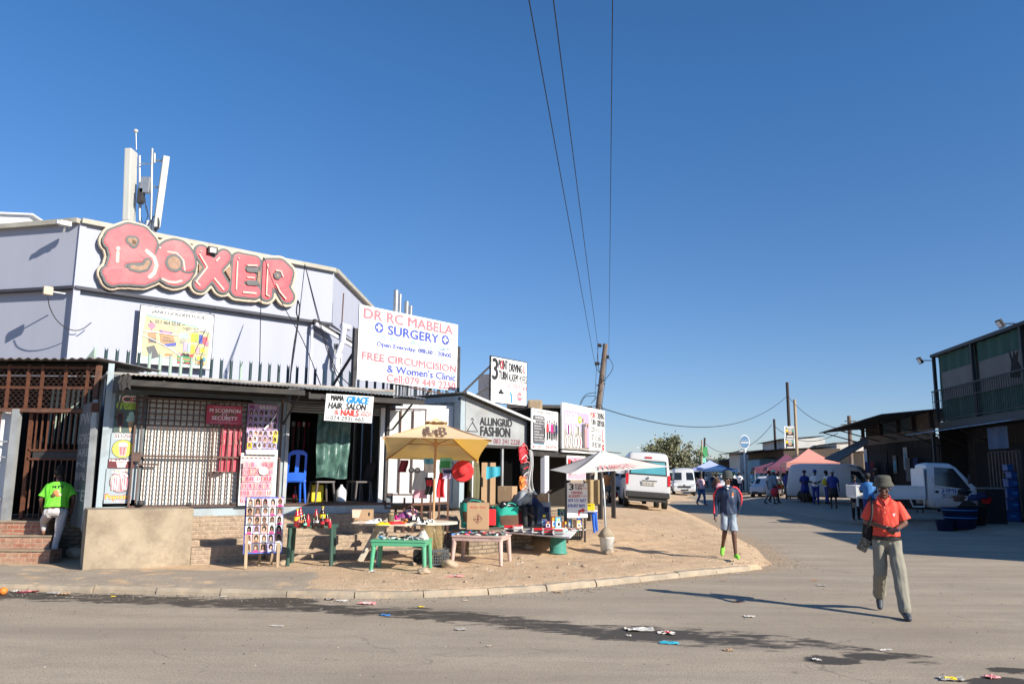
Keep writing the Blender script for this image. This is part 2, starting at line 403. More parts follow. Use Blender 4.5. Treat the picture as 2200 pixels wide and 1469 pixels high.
def brick_mat(key,c1,c2,mortar,w=.22,h=.075,off=.5,dust=.5,msz=.012):
    m,nt,P=nodes(key); tc=N(nt,'ShaderNodeTexCoord'); sx=N(nt,'ShaderNodeSeparateXYZ'); nt.links.new(tc.outputs['Object'],sx.inputs[0])
    ad=N(nt,'ShaderNodeMath',operation='ADD'); nt.links.new(sx.outputs[0],ad.inputs[0]); nt.links.new(sx.outputs[1],ad.inputs[1])
    cb=N(nt,'ShaderNodeCombineXYZ'); nt.links.new(ad.outputs[0],cb.inputs[0]); nt.links.new(sx.outputs[2],cb.inputs[1])
    nz=N(nt,'ShaderNodeTexNoise'); nz.inputs['Scale'].default_value=6; nt.links.new(tc.outputs['Object'],nz.inputs['Vector'])
    vm=N(nt,'ShaderNodeVectorMath',operation='MULTIPLY_ADD'); nt.links.new(nz.outputs['Color'],vm.inputs[0]); vm.inputs[1].default_value=(.025,.025,0); nt.links.new(cb.outputs[0],vm.inputs[2])
    b=N(nt,'ShaderNodeTexBrick'); b.offset=off; b.inputs['Scale'].default_value=1; b.inputs['Brick Width'].default_value=w; b.inputs['Row Height'].default_value=h
    b.inputs['Mortar Size'].default_value=msz; b.inputs['Mortar Smooth'].default_value=.35; b.inputs['Color1'].default_value=(*c1,1); b.inputs['Color2'].default_value=(*c2,1); b.inputs['Mortar'].default_value=(*mortar,1)
    nt.links.new(vm.outputs[0],b.inputs['Vector'])
    g=ramp(nt,tnoise(nt,2.2,8,.65),[(.38,0.),(.62,dust)])
    col=mixrgb(nt,g,b.outputs['Color'],mortar); col=mixrgb(nt,.5,col,mixrgb(nt,ramp(nt,tnoise(nt,14,5),[(.3,.0),(.7,1.)]),(.25,.25,.25),(.75,.75,.75)),'OVERLAY')
    nt.links.new(col,P.inputs['Base Color']); P.inputs['Roughness'].default_value=.92
    inv=N(nt,'ShaderNodeMath',operation='MULTIPLY_ADD'); nt.links.new(b.outputs['Fac'],inv.inputs[0]); inv.inputs[1].default_value=-1; inv.inputs[2].default_value=1
    ad2=N(nt,'ShaderNodeMath',operation='MULTIPLY_ADD'); nt.links.new(tnoise(nt,25,5),ad2.inputs[0]); ad2.inputs[1].default_value=.6; nt.links.new(inv.outputs[0],ad2.inputs[2])
    bp=N(nt,'ShaderNodeBump'); bp.inputs['Strength'].default_value=.8; bp.inputs['Distance'].default_value=.012; nt.links.new(ad2.outputs[0],bp.inputs['Height']); nt.links.new(bp.outputs[0],P.inputs['Normal'])
    return m
S['brick']=lambda k:brick_mat(k,(.34,.25,.19),(.27,.19,.145),(.38,.295,.21),dust=.85,msz=.016)
S['brick_red']=lambda k:brick_mat(k,(.36,.13,.08),(.42,.22,.15),(.42,.31,.22),dust=.5)
S['brick_old']=lambda k:brick_mat(k,(.30,.23,.16),(.22,.17,.12),(.14,.11,.08),dust=.3)
def sand_mat(key):
    m,nt,P=nodes(key)
    f=ramp(nt,tnoise(nt,.8,6,.6),[(.3,0.),(.7,1.)]); col=mixrgb(nt,f,(.61,.43,.27),(.71,.52,.34))
    f=ramp(nt,tnoise(nt,3.5,7,.7),[(.45,0.),(.75,.6)]); col=mixrgb(nt,f,col,(.35,.235,.14))
    f=ramp(nt,tnoise(nt,38,3,.6),[(.56,0.),(.70,.75)]); col=mixrgb(nt,f,col,(.20,.13,.08))
    f=ramp(nt,tnoise(nt,55,2,.6),[(.62,0.),(.72,.6)]); col=mixrgb(nt,f,col,(.62,.52,.40))
    at=N(nt,'ShaderNodeAttribute'); at.attribute_name='pave'
    ad=N(nt,'ShaderNodeMath',operation='MULTIPLY_ADD'); nt.links.new(tnoise(nt,2.5,6,.6),ad.inputs[0]); ad.inputs[1].default_value=.7; nt.links.new(at.outputs['Fac'],ad.inputs[2])
    k=ramp(nt,ad.outputs[0],[(.80,0.),(.88,1.)])
    pv=mixrgb(nt,ramp(nt,tnoise(nt,1.2,7,.65),[(.35,0.),(.68,1.)]),(.44,.37,.29),(.36,.30,.235))
    pv=mixrgb(nt,ramp(nt,tnoise(nt,45,3,.6),[(.55,0.),(.75,.5)]),pv,(.2,.16,.125))
    col=mixrgb(nt,k,col,pv)
    nt.links.new(col,P.inputs['Base Color']); P.inputs['Roughness'].default_value=.95; P.inputs['Specular IOR Level'].default_value=.2
    bp=N(nt,'ShaderNodeBump'); bp.inputs['Strength'].default_value=.75; bp.inputs['Distance'].default_value=.04
    a2=N(nt,'ShaderNodeMath',operation='ADD'); nt.links.new(tnoise(nt,9,6,.65),a2.inputs[0]); nt.links.new(tnoise(nt,45,3,.6),a2.inputs[1]); nt.links.new(a2.outputs[0],bp.inputs['Height'])
    nt.links.new(bp.outputs[0],P.inputs['Normal']); return m
S['sand']=sand_mat
def road_mat(key):
    m,nt,P=nodes(key)
    f=ramp(nt,tnoise(nt,.35,7,.6,stretch=(1,2.2,1)),[(.3,0.),(.7,1.)]); col=mixrgb(nt,f,(.385,.315,.235),(.49,.41,.31))
    f=ramp(nt,tnoise(nt,1.7,7,.7,stretch=(1,2,1)),[(.5,0.),(.72,.4)]); col=mixrgb(nt,f,col,(.28,.24,.195))
    f=ramp(nt,tnoise(nt,48,4,.8),[(.36,.75),(.52,0.)]); col=mixrgb(nt,f,col,(.15,.125,.10))
    f=ramp(nt,tnoise(nt,2.6,9,.78,stretch=(1,2.4,1),dist=1.2),[(.60,0.),(.70,.75)]); col=mixrgb(nt,f,col,(.15,.12,.09))
    f=ramp(nt,tnoise(nt,60,2,.6),[(.60,0.),(.72,.5)]); col=mixrgb(nt,f,col,(.55,.5,.43))
    f=ramp(nt,tnoise(nt,.9,6,.6,stretch=(.16,1.6,1)),[(.42,0.),(.62,.38)]); col=mixrgb(nt,f,col,(.24,.205,.165))
    vo=N(nt,'ShaderNodeTexVoronoi'); vo.feature='DISTANCE_TO_EDGE'; vo.inputs['Scale'].default_value=.55; tcx=N(nt,'ShaderNodeTexCoord'); nzx=N(nt,'ShaderNodeTexNoise'); nzx.inputs['Scale'].default_value=1.6; nzx.inputs['Detail'].default_value=6; nt.links.new(tcx.outputs['Object'],nzx.inputs['Vector'])
    va=N(nt,'ShaderNodeVectorMath',operation='MULTIPLY_ADD'); nt.links.new(nzx.outputs['Color'],va.inputs[0]); va.inputs[1].default_value=(1.1,1.1,0); nt.links.new(tcx.outputs['Object'],va.inputs[2]); nt.links.new(va.outputs[0],vo.inputs['Vector'])
    ck=ramp(nt,vo.outputs['Distance'],[(.003,1.),(.012,0.)]); gm=ramp(nt,tnoise(nt,.45,3),[(.52,0.),(.64,.5)]); mm=N(nt,'ShaderNodeMath',operation='MULTIPLY'); nt.links.new(ck,mm.inputs[0]); nt.links.new(gm,mm.inputs[1]); col=mixrgb(nt,mm.outputs[0],col,(.10,.085,.07))
    # sandy dust drift by attribute
    at=N(nt,'ShaderNodeAttribute'); at.attribute_name='dust'
    ad=N(nt,'ShaderNodeMath',operation='MULTIPLY_ADD'); nt.links.new(tnoise(nt,3,8,.7),ad.inputs[0]); ad.inputs[1].default_value=.9; nt.links.new(at.outputs['Fac'],ad.inputs[2])
    col=mixrgb(nt,ramp(nt,half(nt,ad.outputs[0]),[(.375,0.),(.525,.85)]),col,(.40,.29,.19))
    at2=N(nt,'ShaderNodeAttribute'); at2.attribute_name='damp'
    ad2=N(nt,'ShaderNodeMath',operation='MULTIPLY_ADD'); nt.links.new(tnoise(nt,2.2,9,.72,stretch=(1,2.6,1),dist=.6),ad2.inputs[0]); ad2.inputs[1].default_value=1.9; nt.links.new(at2.outputs['Fac'],ad2.inputs[2])
    k=ramp(nt,half(nt,ad2.outputs[0]),[(.655,0.),(.75,.9)]); col=mixrgb(nt,k,col,(.052,.046,.040))
    nt.links.new(col,P.inputs['Base Color'])
    rr=N(nt,'ShaderNodeMapRange'); nt.links.new(k,rr.inputs[0]); rr.inputs[3].default_value=.93; rr.inputs[4].default_value=.62; nt.links.new(rr.outputs[0],P.inputs['Roughness'])
    P.inputs['Specular IOR Level'].default_value=.15
    bp=N(nt,'ShaderNodeBump'); bp.inputs['Strength'].default_value=.45; bp.inputs['Distance'].default_value=.012
    a3=N(nt,'ShaderNodeMath',operation='ADD'); nt.links.new(tnoise(nt,70,3,.7),a3.inputs[0]); nt.links.new(tnoise(nt,6,5,.6),a3.inputs[1])
    nt.links.new(a3.outputs[0],bp.inputs['Height']); nt.links.new(bp.outputs[0],P.inputs['Normal']); return m
S['road']=road_mat
flat('hilite',(.72,.47,.40),.6,n=.1)
flat('sign_blue',(.12,.25,.42),.7,n=.3,ns=4)
# ---------------- world, sun, camera ----------------
SUN_EL=R(27.2); SD=Vector((.79,-.61,0)).normalized()
def setup():
    w=bpy.data.worlds.new('World'); sc.world=w; w.use_nodes=True; nt=w.node_tree
    bg=nt.nodes['Background']; sky=nt.nodes.new('ShaderNodeTexSky'); sky.sky_type='NISHITA'; sky.sun_disc=False
    sky.sun_elevation=SUN_EL; sky.sun_rotation=atan2(SD.x,SD.y); sky.altitude=1300; sky.air_density=1.0; sky.dust_density=.35; sky.ozone_density=2.2
    tc=nt.nodes.new('ShaderNodeTexCoord'); sx=nt.nodes.new('ShaderNodeSeparateXYZ'); nt.links.new(tc.outputs['Generated'],sx.inputs[0])
    r=nt.nodes.new('ShaderNodeValToRGB'); e=r.color_ramp.elements; e[0].position=0; e[0].color=(.76,.77,.93,1); e[1].position=.45; e[1].color=(.50,.93,1.28,1); e.new(.17).color=(.64,.83,1.05,1); nt.links.new(sx.outputs[2],r.inputs[0])
    nt.links.new(mixrgb(nt,1.0,sky.outputs[0],r.outputs[0],'MULTIPLY'),bg.inputs[0]); bg.inputs[1].default_value=.083
    l=bpy.data.lights.new('sun','SUN'); l.energy=5.0; l.angle=R(.53); l.color=(1,.92,.79)
    o=bpy.data.objects.new('sun',l); C.objects.link(o)
    d=Vector((SD.x*cos(SUN_EL),SD.y*cos(SUN_EL),sin(SUN_EL))); o.rotation_euler=d.to_track_quat('Z','Y').to_euler(); o.location=(10,-10,20)
    cd=bpy.data.cameras.new('camera'); cd.sensor_width=36; cd.lens=36*FPX/2200; cd.clip_end=3000; cd.clip_start=.1
    cam=bpy.data.objects.new('camera',cd); C.objects.link(cam); cam.location=CO
    M_=Matrix((CR,CU,-CF)).transposed(); cam.rotation_euler=M_.to_euler(); sc.camera=cam
    sc.view_settings.view_transform='Standard'; sc.view_settings.look='None'; sc.view_settings.exposure=.6; sc.view_settings.gamma=1
    sc.cycles.max_bounces=6; sc.cycles.diffuse_bounces=2; sc.cycles.glossy_bounces=2; sc.cycles.transmission_bounces=3; sc.cycles.transparent_max_bounces=8
    sc.render.resolution_x=1024; sc.render.resolution_y=683
setup()
# ---------------- terrain ----------------
KERB=[(-60,16.1),(-9.8,12.42),(-6.1,12.16),(-4,11.95),(-2.6,11.8),(-1.3,11.92),(-.6,12.12),(.76,12.8),(2.45,14.05),(3.9,15.1),(4.96,15.85)]
EDGE=KERB+[(5.5,16.6),(5.75,18),(6.2,20.1),(6.6,23.3),(7.5,30.5),(8.4,38.3),(9.5,48),(21,100),(40,190)]
VERGE=[(15.4,-5),(15.6,20),(15.2,25),(12.8,30),(12.6,38),(13.5,46),(18,66),(26,100),(46,190)]
def segd(p,a,b):
    ax,ay=a;bx,by=b; dx=bx-ax;dy=by-ay; t=max(0,min(1,((p[0]-ax)*dx+(p[1]-ay)*dy)/(dx*dx+dy*dy)))
    return sqrt((p[0]-ax-t*dx)**2+(p[1]-ay-t*dy)**2)
def inside(p,poly):
    c=False;n=len(poly);x,y=p
    for i in range(n):
        x1,y1=poly[i];x2,y2=poly[(i+1)%n]
        if (y1>y)!=(y2>y) and x<(x2-x1)*(y-y1)/(y2-y1)+x1: c=not c
    return c
BPOLY=EDGE+[(-60,190)]; VPOLY=VERGE+[(120,190),(120,-5)]
def sd(p,line,poly):
    d=min(segd(p,line[i],line[i+1]) for i in range(len(line)-1))
    return d if inside(p,poly) else -d
def sst(a,b,x):
    t=max(0,min(1,(x-a)/(b-a))); return t*t*(3-2*t)
def zblock(x,y,d=None):
    if d is None: d=sd((x,y),EDGE,BPOLY)
    kerbed=(x<4.9 and y<16)
    if kerbed: z=-.05+.145*sst(-.02,.12,d)+.03*sst(.1,.6,d)
    else: z=-.04+.17*sst(-.15,.9,d)
    if d<=0: return z
    z+=sst(15.5,23,y)*.075*min(d,4)+.0*d
    z+=sst(.2,1,d)*(.028*noise.noise(Vector((x*1.1,y*1.1,0)))+.03*noise.noise(Vector((x*3,y*3,5)))*sst(-3.2,-1.5,x))
    return z
def zverge(x,y,d=None):
    if d is None: d=sd((x,y),VERGE,VPOLY)
    return -.04+.22*sst(-.1,1.6,d)+.03*noise.noise(Vector((x,y,9)))*sst(0,1,d)
def gz(x,y): return max(0,zblock(x,y) if x<12 or y>60 else 0,zverge(x,y))
def GT(px,py):
    z=0
    for _ in range(8):
        p=G(px,py,z); z=gz(p.x,p.y)
    return Vector((p.x,p.y,z))
def rng(*segs):
    out=[]
    for a,b,st in segs:
        n=max(1,int(round((b-a)/st))); out+=[a+(b-a)*i/n for i in range(n)]
    return out+[segs[-1][1]]
def hfield(name,xs,ys,zf,mat,attr=None,keep=None):
    nx=len(xs); vs=[];av=[]
    for y in ys:
        for x in xs:
            z,a=zf(x,y); vs.append((x,y,z)); av.append(a)
    fs=[]
    for j in range(len(ys)-1):
        for i in range(nx-1):
            q=(j*nx+i,j*nx+i+1,(j+1)*nx+i+1,(j+1)*nx+i)
            if keep is None or any(keep(vs[k]) for k in q): fs.append(q)
    me=bpy.data.meshes.new(name); me.from_pydata(vs,[],fs); me.materials.append(MT(mat)); me.polygons.foreach_set('use_smooth',[True]*len(fs))
    if attr:
        for ai,an in enumerate(attr):
            at=me.attributes.new(an,'FLOAT','POINT'); at.data.foreach_set('value',[a[ai] for a in av])
    me.update(); o=bpy.data.objects.new(name,me); C.objects.link(o); return struct(o)
def blk(x,y):
    d=sd((x,y),EDGE,BPOLY) if (x<14 and y>10) or y>60 else -1
    pv=0
    if d>0 and y<19:
        # dusty pavement strip along the kerb on the left
        pv=.55*(1-sst(-3.0,-2.2,x+.25*(y-12)))*(1-sst(1.75,2.25,d))
    return (zblock(x,y,d),(pv,))
hfield('sand_ground',rng((-60,-14,4),(-14,-10,.5),(-10,7,.1),(7,10.5,.3),(10.5,40,3)),rng((11.4,21,.1),(21,34,.25),(34,60,1.2),(60,190,8)),blk,'sand',('pave',),keep=lambda v:v[2]>-.035)
hfield('dirt_verge',rng((11.5,18,.4),(18,40,2),(40,120,10)),rng((-5,20,2),(20,50,.5),(50,190,7)),lambda x,y:(zverge(x,y),(.6 if y<60 else 0,)),'sand',('pave',),keep=lambda v:v[2]>-.03)
DL=[(-12,12.0),(-7.5,11.75),(-5,11.3),(-3.2,10.95),(-1.7,10.5),(-.6,10.2),(.6,9.6),(1.6,8.95),(2.6,8.5),(3.6,8.2)]
DL=[G(*p)[:2] for p in [(-300,1272),(0,1276),(250,1285),(500,1296),(700,1306),(900,1318),(1060,1330),(1200,1348),(1330,1362),(1500,1372),(1640,1380)]]
DL2=[G(*p)[:2] for p in [(1230,1345),(1420,1352),(1620,1365),(1800,1388),(1960,1412)]]
def damp(x,y):
    d1=min(segd((x,y),DL[i],DL[i+1]) for i in range(len(DL)-1))
    d2=min(segd((x,y),DL2[i],DL2[i+1]) for i in range(len(DL2)-1))
    a=.62*(1-sst(.1,.75,d1)); 
    if x>0: a*=1-.25*sst(1,4,x)
    b=.5*(1-sst(.05,.5,d2))
    for (px,py,r) in ((1380,1362,.55),(1790,1417,.28),(1865,1410,.25),(2170,1440,.2),(2150,1465,.3),(600,1290,.5)):
        g=PT[(px,py)]; q=sqrt(((x-g[0])/1.6)**2+(y-g[1])**2); b=max(b,.9*(1-sst(r*.3,r,q)))
    return max(a,b)
PT={(a,b):G(a,b)[:2] for a,b in ((1380,1362),(1790,1417),(1865,1410),(2170,1440),(2150,1465),(600,1290))}
def rd(x,y):
    dm=0;du=0
    if -13<x<9 and 5<y<14: dm=damp(x,y)
    if -14<x<14 and 9<y<60:
        d=-sd((x,y),EDGE,BPOLY)
        if d>-.5: du=.55*(1-sst(0,.9,d)) if y>14.5 or x>2 else .25*(1-sst(0,.35,d))
        d2=-sd((x,y),VERGE,VPOLY)
        if d2>-.5: du=max(du,.5*(1-sst(0,1.2,d2)))
    return (0.004*noise.noise(Vector((x*.5,y*.5,0))),(dm,du))
hfield('road',rng((-1500,-100,350),(-100,-14,12),(-14,-9,.5),(-9,8,.09),(8,16,.5),(16,100,12),(100,1500,350)),rng((-30,3,6),(3,5.5,.4),(5.5,14,.09),(14,30,.4),(30,60,1.5),(60,200,20),(200,2600,300)),rd,'road',('damp','dust'))
# kerb stones: individual blocks laid along the kerb line
def along(line,s):
    for i in range(len(line)-1):
        a=Vector(line[i]);b=Vector(line[i+1]);L=(b-a).length
        if s<=L: return a+(b-a)*(s/L),(b-a).normalized()
        s-=L
    return Vector(line[-1]),(b-a).normalized()
KL=[(-14,12.72)]+KERB[1:]
tot=sum((Vector(KL[i+1])-Vector(KL[i])).length for i in range(len(KL)-1)); s_=0; k_=0
kb=MB()
while s_+.9<tot:
    a,da=along(KL,s_+.006); b,db=along(KL,s_+.975)
    h=.09+random.uniform(-.008,.008); a=a.to_3d();b=b.to_3d(); n=Vector((-(b-a).y,(b-a).x,0)).normalized(); t=random.uniform(-.022,.022)
    prof=[(0,-.06),(0.01,h-.05),(.045,h),(.17,h+.004),(.17,-.06)]
    vs=[];L=8
    for i in range(L+1):
        p=a.lerp(b,i/L)
        for (q,z) in prof:
            j=.011*noise.noise(Vector((p.x*9,q*30,z*30+k_)))
            vs.append(p+n*(q-.02+t+j)+Vector((0,0,z+j)))
    m=len(prof); fs=[(i*m+k,i*m+(k+1)%m,(i+1)*m+(k+1)%m,(i+1)*m+k) for i in range(L) for k in range(m)]
    fs+=[tuple(range(m))[::-1],tuple(range(L*m,L*m+m))]
    kb.add(vs,fs,'kerb'); s_+=.985; k_+=1
struct(kb.build('kerb'))
# ---------------- frames ----------------
F=Frame((-7.4,14.5),31)                     # front line of the salon container
B=Frame((-12.63,22.5),42)                   # chamfer facade of the supermarket
A=Frame((-1.14,18.27),48)                   # front of the sewing container
def board(name,label,cat,fr,s0,s1,z0,z1,d,els,mat='white_sign',t=.02,edge=None,group=None,parts=None,tilt=0,shear=0,part_of=None):
    """flat sign: els drawn on its face in 0..1 coordinates"""
    if part_of is None:
        root=thing(name,label,cat,fr.w(s0,d,z0),fr.a,group)
    else: root=part_of
    W=s1-s0;H=z1-z0; mb=MB()
    mb.box(0,W,0,t,0,H,mat)
    if edge:
        for (a,b,c,e) in ((-.02,0,-.02,H+.02),(W,W+.02,-.02,H+.02),(0,W,-.02,0),(0,W,H,H+.02)): mb.box(a,b,-.004,t+.004,c,e,edge)
    y=-.0015
    for e in els:
        k=e[0]
        if k=='R': _,u0,v0,u1,v1,m=e; mb.poly([(u0*W,v0*H),(u1*W,v0*H),(u1*W,v1*H),(u0*W,v1*H)],m,y)
        elif k=='P': mb.poly([(u*W,v*H) for u,v in e[1]],e[2],y)
        elif k=='E':
            _,u,v,ru,rv,m=e; mb.poly([(u*W+ru*W*cos(2*pi*i/20),v*H+rv*H*sin(2*pi*i/20)) for i in range(20)],m,y)
        elif k=='T':
            _,tx,u0,v0,u1,v1,m=e[:7]; bo=e[7] if len(e)>7 else 0; sl=e[8] if len(e)>8 else 0
            mb.text(tx,u0*W,u1*W,v0*H,v1*H,m,y,bo,slant=sl)
        elif k=='L':
            _,pts,w,m=e
            for (a,b) in zip(pts[:-1],pts[1:]):
                ax,az=a[0]*W,a[1]*H; bx,bz=b[0]*W,b[1]*H; L=max(1e-6,sqrt((bx-ax)**2+(bz-az)**2)); nx,nz=-(bz-az)/L*w/2,(bx-ax)/L*w/2
                mb.poly([(ax+nx,az+nz),(bx+nx,bz+nz),(bx-nx,bz-nz),(ax-nx,az-nz)],m,y)
        y-=.0006
    if root is None:
        o=mb.build(name,None,fr.w(s0,d,z0),fr.a); tag(o,label,cat,group); return o
    o=mb.build('panel' if part_of is None else name,root)
    if part_of is not None and part_of: o.location=(s0,d,z0) if shear is not None else (0,0,0)
    return root
def wires(name,label,pts_list,r,group=None,cat='cable',mat='cable'):
    mb=MB()
    for pts in pts_list: mb.tube(pts,r,mat,5)
    o=mb.build(name); tag(o,label,cat,group); return o
def sagline(a,b,sag,n=14):
    a=Vector(a);b=Vector(b); return [a.lerp(b,i/n)-Vector((0,0,sag*4*(i/n)*(1-i/n))) for i in range(n+1)]
def spl(pts,n=6):
    P=[Vector(p) for p in pts]; P=[P[0]*2-P[1]]+P+[P[-1]*2-P[-2]]; out=[]
    for i in range(1,len(P)-2):
        for j in range(n):
            t=j/n; a,b,c,d=P[i-1:i+3]
            out.append(.5*((2*b)+(c-a)*t+(2*a-5*b+4*c-d)*t*t+(3*b-a-3*c+d)*t**3))
    out.append(P[-2]); return out

# ---------------- supermarket ----------------
def supermarket():
    root=thing('supermarket_building','large pale lilac plastered two storey building with chamfered corner behind the stalls','building',B.w(0,0,0),B.a)
    ZT=8.82; ZB=6.96; W=8.2
    m=MB()   # facade wall, left wall, right wall, as one shell; local frame B
    lw=Frame((B.O.x,B.O.y),-14)  # left wall direction going left => world
    def loc(v): return (Vector(v)-B.O).dot(B.e),(Vector(v)-B.O).dot(B.n)
    le=Vector((-cos(R(14)),sin(R(14)),0))*14; L=loc(B.O+le)
    re=B.w(W,0,0)+Vector((.03,1,0)).normalized()*7.2; Rr=loc(re)
    rc=B.w(W,0,0)+Vector((.05,1,0)).normalized()*26; Rc=loc(rc)
    back=loc(B.O+le+Vector((3,22,0))); 
    fp=[L,(0,0),(W,0),Rc,(Rc[0]-12,Rc[1]+6),back]
    m.prism(fp,0,ZB,'wall_lilac')
    # upper parapet storey projects slightly
    off=[(L[0],L[1]-.12),(-.06,-.12),(W+.02,-.12),(Rr[0]+.1,Rr[1]),(Rr[0]-6,Rr[1]+5),(back[0],back[1])]
    m.prism(off,ZB+.002,ZT,'wall_lilac'); m.build('wall',root)
    c=MB()
    for a,b in ((off[0],off[1]),(off[1],off[2]),(off[2],off[3])):
        c.bar((a[0],a[1],ZT+.07),(b[0],b[1],ZT+.07),.34,.14,'coping')
    c.build('coping',root)
    bd=MB()
    for a,b in ((off[0],off[1]),(off[1],off[2])):
        bd.bar((a[0],a[1]-.03,ZB-.04),(b[0],b[1]-.03,ZB-.04),.16,.09,'band_dark')
    bd.build('drip_band',root)
    # quoin column at the corner
    q=MB(); q.box(-.09,.09,-.16,.2,.02,ZT-.01,'wall_lilac'); q.build('corner_pilaster',root)
    # sloping canopy gutter + lower lean-to wall on the right
    s0,z0=B.px(665,700); s1,z1=B.px(768,770)
    g=MB(); g.bar((s0,-.25,z0+.15),(s1+1.3,-.25,z1-.25),.22,.13,'fascia_dark'); g.bar((s0,-.42,z0+.02),(s1+1.3,-.42,z1-.38),.12,.10,'white_pvc')
    g.build('gutter',root)
    dp=MB(); dp.tube([(s0,-.2,z0),(s0,-.2,2)],.05,'white_pvc'); dp.build('downpipe',root)
    lv=MB(); a=B.px(718,738); b=B.px(733,786)
    lv.box(a[0],b[0],-.03,.02,b[1],a[1],'white_paint')
    n=14
    for i in range(n):
        z=b[1]+.06+(a[1]-b[1]-.12)*i/(n-1); lv.box(a[0]+.04,b[0]-.04,-.045,-.032,z-.02,z+.012,'sign_black')
    lv.build('louvre_vent',root)
    pp=MB(); p0=B.px(706,838); p1=B.px(706,770); p2=B.px(718,735); p3=B.px(721,705)
    pp.tube([(p0[0],-.6,p0[1]-1.5),(p1[0],-.6,p1[1]),(p2[0],-.6,p2[1]),(p3[0],-.6,p3[1])],.10,'white_pvc',10)
    pp.tube([(p3[0]-.12,-.6,p3[1]),(p3[0]+.22,-.6,p3[1]-.04)],.11,'white_pvc',10)
    pp.tube([(p1[0],-.6,p1[1]-.05),(p1[0],-.6,p1[1]+.08)],.125,'white_pvc',10); pp.tube([(p2[0],-.6,p2[1]-.12),(p2[0],-.6,p2[1])],.125,'white_pvc',10)
    pp.tube([(p3[0]-.1,-.6,p3[1]),(p3[0]-.08,-.6,B.px(716,635)[1])],.022,'rust_brown',6)
    pp.build('vent_pipe',root)
supermarket()
